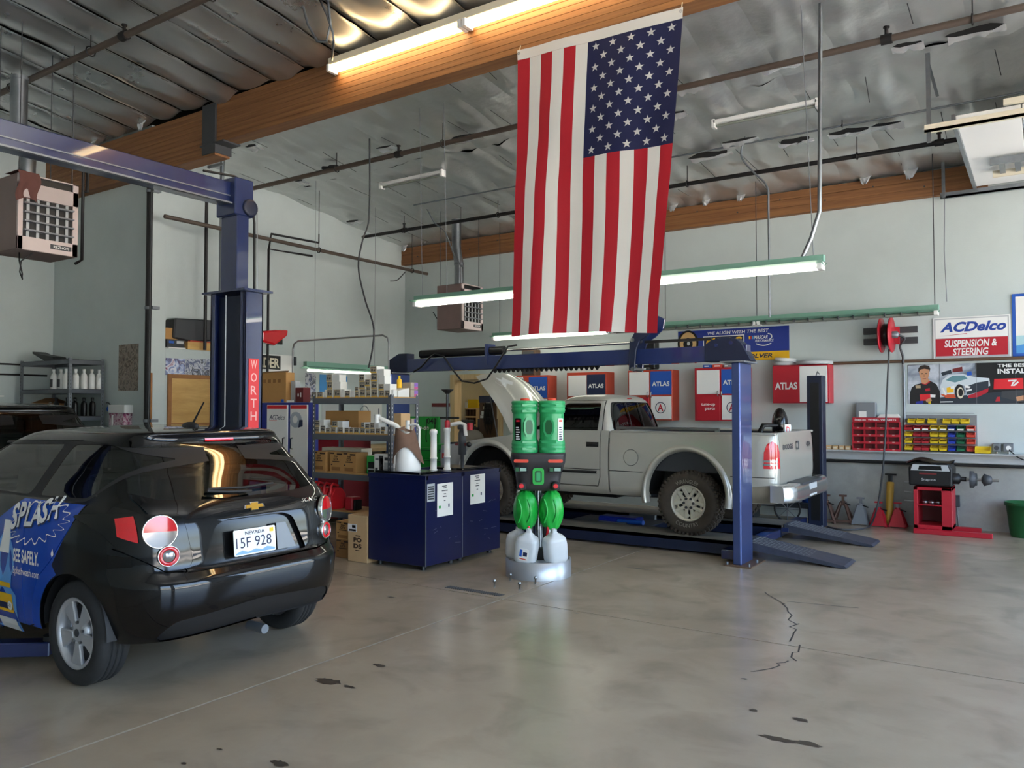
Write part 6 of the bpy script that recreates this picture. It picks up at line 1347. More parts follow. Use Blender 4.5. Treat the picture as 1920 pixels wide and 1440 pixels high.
# white display panel with cut-off lettering
t = thing('sign_panel', 'white panel with a partly hidden black sign at the end of the low wall', 'panel', (-10.4, 8.95, 0)); q0, q1 = onX(486, 800, -10.3), onX(553, 667, -10.3)
MB().box(-10.36, -10.32, q0.y, q1.y, 0, q1.z).build('board', 'white', t, world=True, bevel=.004); z1 = onX(500, 690, -10.3).z
MB().box(-10.32, -10.315, q0.y, onX(527, 700, -10.3).y, onX(500, 692, -10.3).z, q1.z - .02).build('sign_plate', 'black', t, world=True)
text(t, 'lettering', 'RADER', 'cream', T(-10.315 + 10.4, -8.95, 0) @ FR, onX(474, 690, -10.3).y, onX(525, 690, -10.3).y, onX(500, 689, -10.3).z, q1.z - .06, d=.002, bold=.03)
MB().box(-10.33, -10.28, q1.y - .03, q1.y + .02, q1.z - .16, q1.z - .02).build('clip', 'grey_dark', t, world=True)
# bench posters and goods behind the shelf unit
for i, (u0, v0, u1, v1, m_, lab) in enumerate(((572, 700, 592, 752, 'poster_race', 'black and white motorcycle poster behind the red carton'), (599, 703, 621, 735, 'blue_sky', 'blue sky poster on the left wall, left of the box tower'), (637, 706, 651, 732, 'blue_sky', 'blue sky poster on the left wall, right of the box tower'), (681, 757, 716, 798, 'paper', 'white diagram poster seen through the second shelf'), (603, 758, 640, 800, 'grey_light', 'grey technical poster behind the large cardboard box'))): wall_sheet('wall_poster', lab, 'poster', ('X', XL + .004), u0, v0, u1, v1, m_)
pw = onX(700, 780, XL + .01); b = MB(); Mq = T(XL + .012, 0, 0) @ FR
stroke(b, Mq, [(pw.y - .25 + .12 * cos(a), pw.z + .05 + .15 * sin(a)) for a in [pi * i / 10 for i in range(11)]], .02, 0); stroke(b, Mq, [(pw.y - .3, pw.z - .15), (pw.y - .05, pw.z - .15)], .02, 0); stroke(b, Mq, [(pw.y - .2, pw.z - .05), (pw.y - .2, pw.z - .25)], .02, 0); stroke(b, Mq, [(pw.y + .15, pw.z + .15), (pw.y + .15, pw.z - .2)], .03, 0)
tag(b.build('diagram_lines', 'grey'), 'grey line drawing printed on the white diagram poster', 'drawing')
t = thing('workbench', 'long pale workbench against the left wall behind the shelf unit', 'workbench', (-10.2, 10.2, 0)); MB().box(-11.04, -9.9, 9.3, 12.3, .88, .94).build('worktop', 'board_tan', t, world=True)
for y in (9.4, 10.8, 12.2): MB().box(-10.05, -9.97, y - .04, y + .04, 0, .88).build('leg', 'grey_dark', t, world=True)
MB().box(-11.0, -10.0, 9.45, 12.15, .3, .34).build('lower_shelf', 'board_tan', t, world=True)
t = thing('chrome_rack_hoop', 'bent chrome tube hoop rising behind the filter boxes', 'rack', (-8.4, 8.6, 0))
q0, q1 = onY(549, 665, 8.6), onY(729, 690, 8.6); zt = onY(640, 634, 8.6).z
MB().tube([(q0.x, 8.6, .05), (q0.x, 8.6, zt - .12), (q0.x + .03, 8.6, zt - .04), (q0.x + .12, 8.6, zt), (q1.x - .12, 8.6, zt), (q1.x - .03, 8.6, zt - .04), (q1.x, 8.6, zt - .12), (q1.x, 8.6, .05)], .014, 10).build('hoop', 'steel', t, world=True)
MB().box(q0.x, q1.x, 8.45, 8.75, .0, .05).build('base', 'grey_dark', t, world=True); MB().tube([(q0.x, 8.6, 1.2), (q1.x, 8.6, 1.2)], .01, 8).build('cross_bar', 'steel', t, world=True)
# hanging cords
def cord(name, lab, P, r, m): return tag(MB().tube(P, r, 6).build(name, m), lab, 'cable')
def smooth(P, n=6):
    P = [Vector(p) for p in P]; out = []
    for i in range(len(P) - 1):
        a, b_, c, d = P[max(i - 1, 0)], P[i], P[i + 1], P[min(i + 2, len(P) - 1)]
        for k in range(n): t_ = k / n; out.append(.5 * ((2 * b_) + (c - a) * t_ + (2 * a - 5 * b_ + 4 * c - d) * t_ ** 2 + (3 * b_ - a - 3 * c + d) * t_ ** 3))
    return out + [P[-1]]
cord('hanging_cord', 'grey cord looping down from the ceiling to the filter boxes', smooth([Vector((onY(692, 405, 8.2).x, 8.2, zc(8.2) - .03))] + [onY(u, v, 8.2) for u, v in ((692, 405), (680, 450), (672, 500), (684, 560), (700, 610), (699, 650), (691, 690))]), .012, 'grey_dark')
cord('power_cable', 'pale cable sagging between the far corner and the small heater', smooth([onX(u, v, XL + .015) for u, v in ((732, 527), (745, 525), (760, 510))]), .01, 'grey_dark')
cord('heater_cable', 'thin cable dangling under the small unit heater', smooth([onY(u, v, 11.0) for u, v in ((812, 585), (825, 603), (850, 612), (870, 604), (876, 596))]), .008, 'grey_dark')
cord('ceiling_flex', 'metal flex bending from the foil ceiling down to the back wall conduit', smooth([onY(u, v, 10.4) for u, v in ((1400, 250), (1390, 292), (1415, 325), (1438, 350), (1441, 400), (1443, 595)) ]), .014, 'steel_dull')
cord('flex_cable', 'light flex drooping from the ceiling beside the small heater flue', smooth([onY(u, v, 10.8) for u, v in ((786, 383), (800, 392), (815, 418), (835, 436), (852, 480), (868, 502))]), .012, 'steel_dull')

# ============================================================ grey bottle shelf in the alcove
steel_shelf('grey open shelf unit of bottles against the alcove wall', -13.2, -11.75, 6.02, 6.54, 2.38, (2.36, 1.93, 1.53, 1.12, .5), 'steel_dull', 'shelf_grey', 'grey_dark', .015, .05)
def bottle(label, x, y, z, h, r, m, cap, group, lab=None):
    t = thing('fluid_bottle', label, 'bottle', (x, y, z + .001), 0, group)
    def fn(a, c):
        an = 2 * pi * a; p = [(.92, 0), (1, .03), (1, .66), (.8, .80), (.36, .90), (.34, 1)]; k = c * 5; i = min(int(k), 4); f_ = k - i; q = (p[i][0] * (1 - f_) + p[i + 1][0] * f_) * r; zz = h * (p[i][1] * (1 - f_) + p[i + 1][1] * f_); e = 1 / (abs(cos(an)) ** 3 + abs(sin(an)) ** 3) ** (1 / 3) if c < .7 else 1
        return (q * e * cos(an), q * e * .7 * sin(an) if c < .75 else q * sin(an), zz)
    MB().grid(fn, 16, 15).build('body', m, t); MB().lathe([(r * .42, h * .97), (r * .42, h * 1.1), (0, h * 1.1)], 10).build('cap', cap, t)
    if lab: MB().box(-r * .75, r * .75, -r * .74, -r * .70, h * .12, h * .55).build('label', lab, t)
NUM = ['first', 'second', 'third', 'fourth', 'fifth', 'sixth', 'seventh', 'eighth']
for i in range(7): bottle('white bottle in the upper bay of the grey shelf, %s from the left' % NUM[i], -12.03 + .001 + (i - 3.2) * .0 + [-.31, -.20, .0, .06, .12, .17, .21][i] * 1.0, 6.10 + [0, .05, .02, .13, .22, .31, .40][i], 1.93, .27, .055, 'white_gloss', 'white', 'white bottles in the upper bay of the grey shelf', 'grey_dark' if i < 2 else None)
for i in range(5): bottle('black bottle in the middle bay of the grey shelf, %s from the left' % NUM[i], -11.98 + [-.28, -.08, .02, .08, .13][i], 6.10 + [0, .06, .12, .22, .32][i], 1.53, .25, .05, 'black', 'black', 'black bottles in the middle bay of the grey shelf', ('blue', 'red_dark', None, None, None)[i])
for i in range(4): bottle('white bottle in the lower bay of the grey shelf, %s from the left' % NUM[i], -12.05 + .09 * i, 6.12 + .09 * i, 1.12, .20, .05, 'white_gloss', 'white', 'white bottles in the lower bay of the grey shelf')
carton('brown_carton', 'brown carton with curved print and an open lid on the grey shelf', -13.0, -12.45, 6.08, 6.42, 1.531, 1.72, 'card_dark', [('', .56, .62, .35, .7, 'ink'), ('', .70, .76, .35, .7, 'ink'), ('', .56, .76, .68, .78, 'ink')])
t = tag(MB().add([(-13.0, 6.08, 1.722), (-12.45, 6.08, 1.722), (-12.55, 6.25, 1.80), (-12.9, 6.25, 1.80)], [(0, 1, 2, 3)]).add([(-12.9, 6.25, 1.80), (-12.55, 6.25, 1.80), (-12.45, 6.42, 1.722), (-13.0, 6.42, 1.722)], [(0, 1, 2, 3)]).build('carton_lid', 'card_dark'), 'peaked open lid flap of the brown carton on the grey shelf', 'lid')
t = thing('drip_tray', 'black plastic scoop lying on top of the grey shelf', 'tool', (-12.5, 6.2, 2.361)); b = MB(); b.prism([(-.5, .16), (-.35, .12), (-.2, .1), (.1, .06), (.15, 0), (-.1, 0), (-.3, .06), (-.5, .13)], FB, -.1, .1); b.build('body', 'black', t); MB().box(-.1, .45, -.12, .12, 0, .02).build('tray', 'black', t)
t = thing('wall_shelf', 'small white wall shelf of bottles at the left edge', 'shelf', (-13.3, 5.3, 1.6)); MB().box(-13.39, -13.1, 4.6, 5.75, 1.82, 1.84).build('board', 'white', t, world=True); MB().box(-13.39, -13.1, 4.6, 5.75, 1.40, 1.42).build('board', 'white', t, world=True)
for i, y in enumerate((5.3, 5.5)):
    bottle('white bottle with a red label on the small wall shelf, %s' % ('left', 'right')[i], -13.25, y, 1.84, .26, .06, 'white_gloss', 'white', 'bottles on the small wall shelf', 'red'); bottle('grey bottle with a blue label and yellow cap on the small wall shelf, %s' % ('left', 'right')[i], -13.25, y + .12, 1.42, .20, .06, 'grey', 'yellow_print', 'bottles on the small wall shelf', 'blue')
for z in (2.33, 2.17): tag(MB().tube([(XA + .03, 3.5, z), (XA + .03, 6.5, z)], .015, 6).build('wall_conduit', 'pipe_black'), '%s of the two dark conduits along the wall left of the grey shelf' % ('upper' if z > 2.2 else 'lower'), 'pipe')
d0, d1 = onY(217, 800, 6.58), onY(248, 759, 6.58); t = thing('soap_dispenser', 'white and purple wall dispenser with a blue tap under the collage poster', 'dispenser', (d0.x, 6.58, d0.z))
MB().box(d0.x, d1.x, 6.46, 6.598, d1.z - .12, d1.z).build('white_top', 'white', t, world=True, bevel=.006); MB().box(d0.x + .01, d1.x - .03, 6.47, 6.598, d0.z - .35, d1.z - .125).build('label_panel', picture('purple_print', ['#5b2a4c', '#a0486e', '#d8c8cc', '#7a3a55'], 12), t, world=True); MB().box(d0.x + .08, d0.x + .12, 6.465, 6.47, d0.z - .3, d1.z - .15).build('white_strip', 'white', t, world=True); MB().ball((d0.x - .02, 6.5, d1.z - .06), .05).build('tap', 'blue', t, world=True); MB().tube([(d0.x, 6.5, d1.z - .01), (d0.x - .06, 6.5, d1.z + .03), (d0.x - .12, 6.5, d1.z + .03)], .008, 6).build('wire_lever', 'grey_dark', t, world=True)
# ============================================================ back wall: cabinets, signs, racks
YC = 12.2
def B(u, v, Y=YB): return onY(u, v, Y)
def wall_cabinet(label, u0, u1, v0, v1, side, panels, us):
    """wall cabinet; panels: (u0,u1,v0,v1, material, text/None, 'A'/None); us = u of the split"""
    p0, p1 = B(u0, v1, YC), B(u1, v0, YC); zb, zt = B((u0 + u1) / 2, v1, YC).z, B((u0 + u1) / 2, v0, YC).z
    t = thing('wall_cabinet', label, 'cabinet', ((p0.x + p1.x) / 2, YC, zb)); L = t.location
    MB().box(p0.x, p1.x, YC, YB, zb, zt).build('body', side, t, world=True, bevel=.004)
    Mx = T(-L.x, YC - L.y, -L.z) @ FB
    for (a, c, d, e, m, tx, em) in panels:
        q0, q1 = B(a, e, YC), B(c, d, YC); um = (a + c) / 2; q0.z, q1.z = B(um, e, YC).z, B(um, d, YC).z
        pn = MB().box(q0.x, q1.x, YC - .012, YC, q0.z, q1.z).build('door_panel', m, t, world=True, bevel=.003)
        w_, h_ = q1.x - q0.x, q1.z - q0.z; M2 = Mx @ T(0, 0, .012)
        if tx: text(pn, 'lettering', tx, 'white', M2, q0.x + .08 * w_, q1.x - .08 * w_, q0.z + .36 * h_, q0.z + .56 * h_, d=.002, bold=.035)
        if em == 'A':
            cx, cz, r = q0.x + w_ * .48, q0.z + h_ * .5, min(w_, h_) * .26; ring(MB(), M2, cx, cz, r * .86, r, .002).build('emblem_ring', 'navy_print', pn); text(pn, 'emblem_letter', 'A', 'red', M2, cx - r * .55, cx + r * .55, cz - r * .6, cz + r * .62, d=.003, bold=.03)
        if em == 'T':
            text(pn, 'lettering', 'tune-up', 'white', M2, q0.x + .22 * w_, q0.x + .80 * w_, q0.z + .56 * h_, q0.z + .70 * h_, d=.002, bold=.02); text(pn, 'lettering', 'parts', 'white', M2, q0.x + .38 * w_, q0.x + .80 * w_, q0.z + .38 * h_, q0.z + .54 * h_, d=.002, bold=.02)
    if us:
        for du in (-4, 3): q = B(us + du, (v0 + v1) / 2 - 1, YC); MB().tube([(q.x, YC - .012, q.z - .04), (q.x, YC - .04, q.z - .03), (q.x, YC - .04, q.z + .03), (q.x, YC - .012, q.z + .04)], .009, 6).build('handle', 'steel', t, world=True)
    return t
wall_cabinet('orange-sided wall cabinet with a bright blue panel, leftmost behind the raised hood', 962, 1028, 704, 800, 'red_oxide', [(964, 981, 707, 800, 'white', None, None), (992, 1026, 707, 746, 'blue', 'ATLAS', None), (992, 1026, 748, 798, 'white', None, None)], None)
wall_cabinet('orange-sided wall cabinet with a dark navy panel, second from the left', 1063, 1137, 698, 791, 'red_oxide', [(1066, 1100, 704, 743, 'white', None, None), (1101, 1135, 702, 742, 'navy_print', 'ATLAS', None), (1066, 1100, 746, 790, 'red_oxide', None, None), (1101, 1135, 745, 788, 'white', None, None)], None)
wall_cabinet('orange-sided wall cabinet with blue panel and round emblem above the pickup cab', 1178, 1260, 694, 788, 'red_oxide', [(1180, 1217, 698, 741, 'white', None, None), (1220, 1259, 696, 740, 'blue', 'ATLAS', None), (1180, 1217, 745, 787, 'red', None, None), (1221, 1259, 743, 786, 'white', None, 'A')], 1219)
wall_cabinet('red wall cabinet reading tune-up parts behind the near lift post', 1303, 1398, 689, 789, 'red', [(1307, 1349, 694, 739, 'white', None, None), (1353, 1394, 692, 738, 'blue', 'ATLAS', None), (1306, 1350, 742, 788, 'red', None, 'T'), (1354, 1394, 741, 787, 'white', None, 'A')], 1351)
wall_cabinet('red wall cabinet with a single red lettered door, nearest the far lift post', 1449, 1554, 684, 756, 'red', [(1450, 1499, 687, 755, 'red', 'ATLAS', None), (1500, 1551, 686, 754, 'white', None, None)], None)
# goods on the cabinets
for i, (u, v, r, h, lab) in enumerate(((1470, 686, .165, .06, 'round white tin dish, lower left on the right-hand cabinet'), (1528, 684, .26, .05, 'wide round white tin on the right-hand cabinet'))):
    p = B(u, v, 12.34); zt = B(1500, 684, YC).z + .002; tag(MB().lathe([(r * .93, 0), (r, .01), (r, h), (r * .95, h), (r * .92, .015)], 28, T(p.x, 12.36 if i == 0 else 12.3, zt), caps=False).lathe([(0, .012), (r * .93, .012)], 28, T(p.x, 12.36 if i == 0 else 12.3, zt), caps=False).build('tin_dish', 'grey_light'), lab, 'dish')
p = B(1472, 676, 12.34); tag(MB().lathe([(.15, 0), (.155, .05), (.14, .05), (.13, .01)], 26, T(p.x, 12.36, B(1500, 684, YC).z + .064) @ RY(.08), caps=False).lathe([(0, .012), (.14, .012)], 26, T(p.x, 12.36, B(1500, 684, YC).z + .064) @ RY(.08), caps=False).build('tin_dish', 'white'), 'tilted dish with a dark inside stacked on the lower left dish', 'dish')
for i, (u0, u1, h, m, lab) in enumerate(((1182, 1192, .06, 'white', 'small white box on the cabinet above the pickup cab'), (1196, 1215, .05, 'grey_dark', 'dark box beside the white one on the cabinet above the cab'), (1318, 1332, .05, 'blue', 'small blue box on the tune-up cabinet'), (1336, 1354, .05, 'orange', 'orange box on the tune-up cabinet'), (1357, 1366, .045, 'grey', 'small grey box at the right on the tune-up cabinet'))):
    zt = B(1219 if u0 < 1300 else 1350, 694 if u0 < 1300 else 689, YC).z; a, c = B(u0, 690, YC + .02), B(u1, 690, YC + .02); t = carton('parts_box', lab, a.x, c.x, YC + .02, YC + .15, zt + .001, zt + h, m, [('', .2, .8, .3, .7, 'white' if m != 'white' else 'grey_dark')], top_tape=False)
for i, (u0, u1, v0, v1, lab) in enumerate(((1185, 1227, 641, 656, 'black speaker box high on the back wall behind the lift lever'),)):
    a, c = B(u0, 692, 12.3), B(u1, 641, 12.3); t = thing('black_speaker', lab, 'speaker', ((a.x + c.x) / 2, 12.4, a.z)); MB().box(a.x, c.x, 12.3, YB, a.z, c.z).build('cabinet', 'black', t, world=True, bevel=.01); MB().lathe([(.1, 0), (.09, .012), (.03, .0)], 20, T((a.x + c.x) / 2, 12.3, (a.z + c.z) / 2) @ RX(pi / 2)).build('cone', 'grey_dark', t, world=True)
a, c = B(978, 705, 12.3), B(1003, 655, 12.3); t = thing('brown_speaker', 'brown box speaker on the wall behind the lift cylinder', 'speaker', ((a.x + c.x) / 2, 12.4, a.z)); MB().box(a.x, c.x, 12.3, YB, a.z, c.z).build('cabinet', 'brown', t, world=True, bevel=.01); MB().box(a.x + .03, c.x - .03, 12.29, 12.3, a.z + .03, c.z - .03).build('grille', 'grey_dark', t, world=True)

def sign(name, label, cat, u0, u1, v0, v1, m, th=.02, Y=YB):
    um = (u0 + u1) / 2; a, c = B(u0, (v0 + v1) / 2, Y), B(u1, (v0 + v1) / 2, Y); zb, zt = B(um, v1, Y).z, B(um, v0, Y).z
    t = thing(name, label, cat, ((a.x + c.x) / 2, Y - th, zb)); MB().box(a.x, c.x, Y - th, Y - .001, zb, zt).build('backing', m, t, world=True, bevel=.002)
    W, Hh = c.x - a.x, zt - zb; return t, W, Hh, T(-W / 2, 0, 0) @ FB
# MOOG banner
t, W, Hh, M = sign('parts_banner', 'blue and yellow parts banner with a steering joint picture above the cabinets', 'banner', 1272, 1480, 616, 677, mat('banner_blue', '#21368a', .4), .008)
sheet(t, 'yellow_band', 'yellow_print', M, rect(0, W, 0, Hh * .26), 0, .002); text(t, 'lettering', 'PROBLEM SOLVER', 'navy_print', M, W * .30, W * .86, Hh * .07, Hh * .20, d=.004, shear=.2, bold=.03)
text(t, 'lettering', 'WE ALIGN WITH THE BEST', 'white', M, W * .28, W * .83, Hh * .84, Hh * .94, d=.003, shear=.15, bold=.02)
sheet(t, 'black_disc', 'black', M, ell(W * .095, Hh * .62, W * .10, Hh * .40, 28), 0, .002); ring(MB(), M, 0, 0, 1, 1, 0)
sheet(t, 'gold_disc', mat('gold_print', '#c9a66e', .4), M, ell(W * .095, Hh * .60, W * .08, Hh * .36, 28), .002, .003); sheet(t, 'inner_disc', 'black', M, ell(W * .095, Hh * .58, W * .045, Hh * .20, 24), .003, .004); sheet(t, 'joint_highlight', 'grey_light', M, ell(W * .10, Hh * .60, W * .014, Hh * .06, 14), .004, .005)
sheet(t, 'logo_frame', 'white', M, rect(W * .24, W * .615, Hh * .30, Hh * .80), 0, .002); sheet(t, 'logo_field', 'navy_print', M, rect(W * .248, W * .607, Hh * .33, Hh * .77), .002, .003)
text(t, 'lettering', 'MOOG', 'yellow_print', M, W * .26, W * .595, Hh * .49, Hh * .74, d=.004, shear=.25, bold=.04); text(t, 'lettering', 'STEERING  SUSPENSION', 'white', M, W * .26, W * .595, Hh * .36, Hh * .43, d=.004, bold=.02)
text(t, 'lettering', 'NASCAR', 'white', M, W * .70, W * .82, Hh * .64, Hh * .75, d=.004, shear=.3, bold=.03); text(t, 'lettering', 'PERFORMANCE', 'white', M, W * .71, W * .87, Hh * .55, Hh * .62, d=.004, shear=.2, bold=.01)
for k, cc in enumerate(('yellow_print', 'red', 'blue_sky')): sheet(t, 'colour_bar', cc, M, rect(W * (.655 + .014 * k), W * (.668 + .014 * k), Hh * .65, Hh * .74), 0, .003)
stroke(MB(), M, [(W * (.72 + .13 * q), Hh * (.50 - .06 * sin(pi * q))) for q in [i / 10 for i in range(11)]], Hh * .03, .004).build('swoosh', 'white', t); stroke(MB(), M, [(W * (.82 + .035 * sin(q)), Hh * (.70 + .09 * cos(q))) for q in [i * .35 for i in range(9)]], Hh * .03, .004).build('swoosh', 'white', t)
# ACDelco sign
t, W, Hh, M = sign('suspension_sign', 'white and red suspension and steering sign on the back wall', 'sign', 1750, 1895, 593, 672, 'white', .02)
M = M @ T(0, 0, .0); sheet(t, 'border_line', 'grey_light', M, rect(.015, W - .015, .015, Hh - .015), 0, .001); sheet(t, 'white_field', 'white', M, rect(.03, W - .03, Hh * .5, Hh - .03), .001, .002); sheet(t, 'red_field', 'red', M, rect(.03, W - .03, .04, Hh * .49), .001, .002)
text(t, 'lettering', 'ACDelco', mat('logo_blue', '#1d3f96', .4), M, W * .09, W * .95, Hh * .64, Hh * .88, d=.003, shear=.3, bold=.04); sheet(t, 'red_swoosh', 'red', M, [(W * .05, Hh * .55), (W * .45, Hh * .585), (W * .45, Hh * .60)], .002, .003)
text(t, 'lettering', 'SUSPENSION &', 'white', M, W * .15, W * .83, Hh * .28, Hh * .45, d=.003, shear=.15, bold=.025); text(t, 'lettering', 'STEERING', 'white', M, W * .26, W * .72, Hh * .08, Hh * .25, d=.003, shear=.15, bold=.025)
# framed blue poster at the edge
t, W, Hh, M = sign('framed_poster', 'blue-framed poster cut off by the right edge of the view', 'poster', 1898, 2010, 548, 667, 'blue', .02); sheet(t, 'print_white', 'paper', M, rect(.04, W - .04, Hh * .33, Hh - .04), 0, .002); sheet(t, 'print_aqua', mat('aqua', '#a9cfd4', .5), M, rect(.04, W - .04, Hh * .17, Hh * .33), 0, .002); sheet(t, 'print_blue', 'blue_sky', M, [(.04, .04), (W - .04, .04), (W - .04, Hh * .3), (.04, Hh * .17)], .002, .003)
# racing poster
t, W, Hh, M = sign('racing_poster', 'long racing poster with a crossed-arms driver and race car', 'poster', 1702, 2010, 680, 757, 'black', .006)
q = (2010 - 1702) / (1920 - 1702.); f = lambda x: x / 1410 * W / q * .985         # photo crop units (1505 px = 230) to metres
zz = lambda y: (640 - y) / 500 * Hh
pl_ = lambda nm, m, P, d: sheet(t, nm, m, M, [(f(x - 95), zz(y)) for x, y in P], 0, d)
picture('sky_print', ['#3a4048', '#8b95a2', '#c4cad2', '#6a737e'], 2.5); mat('suit_black', '#141416', .5); mat('car_dark', '#26303a', .4); mat('car_orange', '#c8512a', .4); mat('car_silver', '#c9d2d6', .4); mat('car_teal', '#5f8a90', .4)
pl_('sky_print', 'sky_print', [(100, 150), (520, 140), (980, 140), (1010, 640), (100, 640)], .002); pl_('ground_print', 'car_dark', [(520, 560), (1500, 480), (1500, 640), (520, 640)], .0025)
pl_('jacket_print', 'suit_black', [(120, 640), (125, 500), (150, 430), (200, 395), (290, 375), (400, 350), (480, 395), (520, 480), (525, 640)], .003); pl_('collar_print', 'red', [(285, 385), (300, 372), (390, 350), (400, 362), (340, 400)], .0035)
pl_('neck_print', 'skin_print', [(275, 330), (385, 320), (388, 352), (330, 390), (285, 375)], .0036); pl_('face_print', 'skin_print', [(248, 230), (262, 195), (320, 182), (385, 195), (388, 260), (368, 320), (325, 352), (290, 345), (262, 300)], .004); pl_('hair_print', mat('hair', '#2b2017', .7), [(240, 240), (242, 190), (270, 155), (330, 146), (385, 160), (400, 195), (392, 240), (380, 205), (320, 196), (268, 205), (255, 225)], .0045)
for x in (292, 345): pl_('eye_print', 'hair', [(x - 16, 252), (x + 16, 250), (x + 12, 262), (x - 12, 263)], .0045)
pl_('mouth_print', mat('lip', '#8d4f3f', .6), [(295, 318), (345, 316), (340, 324), (300, 326)], .0045); pl_('nose_print', mat('nose_shade', '#a9744f', .6), [(312, 262), (322, 262), (330, 296), (308, 298)], .0045)
pl_('badge_print', 'red_bright', [(255, 520), (395, 515), (400, 595), (262, 600)], .0045); pl_('badge_print', 'white', [(395, 520), (465, 525), (460, 560), (395, 558)], .0045); pl_('hand_print', 'skin_print', [(330, 590), (400, 560), (415, 600), (350, 625)], .005)
pl_('badge_print', mat('badge_tan', '#b09a7a', .5), [(200, 405), (268, 402), (270, 440), (205, 442)], .0045); pl_('badge_print', 'red', [(330, 450), (390, 440), (392, 475), (335, 480)], .0045); pl_('sleeve_print', 'blue_deep', [(200, 610), (300, 600), (300, 640), (200, 640)], .0045); pl_('sleeve_print', 'yellow', [(365, 610), (405, 600), (400, 640), (370, 640)], .005)
pl_('car_body_print', 'car_silver', [(525, 430), (560, 340), (640, 280), (820, 270), (960, 310), (1150, 330), (1160, 420), (1000, 500), (870, 540), (840, 420), (760, 390), (700, 470), (705, 540), (560, 545)], .003); pl_('car_window_print', 'car_teal', [(600, 345), (690, 290), (840, 290), (880, 330), (720, 375)], .0035); pl_('car_lower_print', 'car_orange', [(525, 520), (710, 520), (730, 570), (600, 565)], .0036); pl_('car_splitter_print', 'red', [(880, 540), (1140, 450), (1130, 500), (1000, 560), (885, 572)], .0036); pl_('car_nose_print', 'car_dark', [(850, 430), (1000, 380), (1140, 360), (1140, 450), (1000, 500), (870, 530)], .0034)
pl_('wheel_print', 'black', [(775 + 62 * cos(a), 490 + 92 * sin(a)) for a in [2 * pi * i / 24 for i in range(24)]], .004); pl_('rim_print', 'cream', [(785 + 45 * cos(a), 505 + 70 * sin(a)) for a in [2 * pi * i / 24 for i in range(24)]], .0045); pl_('hub_print', 'black', [(790 + 30 * cos(a), 500 + 48 * sin(a)) for a in [2 * pi * i / 20 for i in range(20)]], .005)
for i, (P, m) in enumerate((([(610, 440), (700, 420), (700, 500), (615, 505)], 'yellow_print'), ([(660, 425), (712, 415), (710, 450), (665, 455)], 'white'), ([(550, 440), (570, 440), (610, 530), (585, 530)], 'white'), ([(850, 410), (920, 430), (900, 450), (845, 440)], 'white'), ([(860, 470), (930, 455), (930, 475), (865, 490)], 'white'), ([(690, 205), (815, 180), (820, 240), (690, 250)], 'red_dark'), ([(870, 250), (930, 240), (935, 285), (875, 295)], 'blue'), ([(540, 250), (670, 215), (680, 260), (560, 290)], 'car_dark'), ([(525, 610), (690, 608), (690, 620), (525, 622)], 'white'), ([(1210, 340), (1560, 335), (1560, 465), (1200, 465)], 'red_bright'), ([(1240, 560), (1275, 555), (1280, 610), (1220, 612)], 'red'), ([(1300, 490), (1560, 480), (1560, 630), (1290, 560)], 'grey_dark'), ([(1470, 560), (1560, 540), (1560, 600), (1480, 610)], 'skin_print'))): pl_('print_patch', m, P, .0048 + .0001 * i)
text(t, 'lettering', 'THE BEST', 'white', M, f(1255 - 95), f(1640 - 95), zz(200), zz(158), d=.006, bold=.03); text(t, 'lettering', 'INSTALLERS', 'white', M, f(1252 - 95), f(1800 - 95), zz(278), zz(218), d=.006, bold=.03)
stroke(MB(), M, [(f(x - 95), zz(y)) for x, y in ((1380, 365), (1480, 360), (1440, 385), (1420, 425), (1450, 420), (1500, 380))], .02, .0065).build('script_print', 'white', t)
for x in (523, 990, 1468): pl_('fold_line', 'grey', [(x, 145), (x + 3, 145), (x + 3, 640), (x, 640)], .0065)
# wheel-weight rack
YK = YB - .17
def rack(label, u0, u1, v0, v1):
    a, c = B(u0, v1, YK), B(u1, v1, YK); zb = 1.042; zt = B((u0 + u1) / 2, v0, YK).z; t = thing('wheel_weight_rack', label, 'rack', ((a.x + c.x) / 2, YK, zb)); L = t.location
    hd = (zt - zb) * .14; nr, nc = 4, 4; W, Hh = c.x - a.x, zt - hd - zb
    MB().box(a.x, c.x, YB - .08, YB - .075, zb, zt).build('back', 'red_dark', t, world=True); MB().box(a.x, c.x, YK - .0, YK + .015, zt - hd, zt).build('header', 'red', t, world=True)
    text(t, 'lettering', 'Snap-on  WHEEL WEIGHTS', 'white', T(-L.x, 0, -L.z) @ FB, a.x + .03, c.x - .04, zt - hd * .8, zt - hd * .25, d=.002, bold=.02)
    for i in range(nc + 1): x = a.x + W * i / nc; MB().box(x - .006, x + .006, YK, YB - .075, zb, zt - hd).build('divider', 'red', t, world=True)
    for j in range(nr + 1): z = zb + Hh * j / nr; MB().box(a.x, c.x, YK, YB - .075, z - .005 + (.005 if j == 0 else 0), z + .006).build('shelf', 'red', t, world=True)
    for j in range(nr):
        z = zb + Hh * j / nr; lip = MB().box(a.x, c.x, YK - .006, YK, z, z + Hh / nr * .30).build('front_lip', 'red', t, world=True)
        b = MB(); [b.box(a.x + W * (i + .4) / nc, a.x + W * (i + .6) / nc, YK - .0075, YK - .006, z + .015, z + .03) for i in range(nc)]; b.build('size_tags', mat('tag_pink', '#c98a84', .5), lip, world=True)
    return zt
zt = rack('red pigeonhole rack lettered wheel weights on the wall ledge', 1599, 1687, 783, 848)
tag(MB().box(-2.95, -.1, YB - .20, YB - .05, 1.025, 1.041).build('ledge_top', 'grey_light'), 'narrow shelf board on top of the wall ledge', 'shelf')
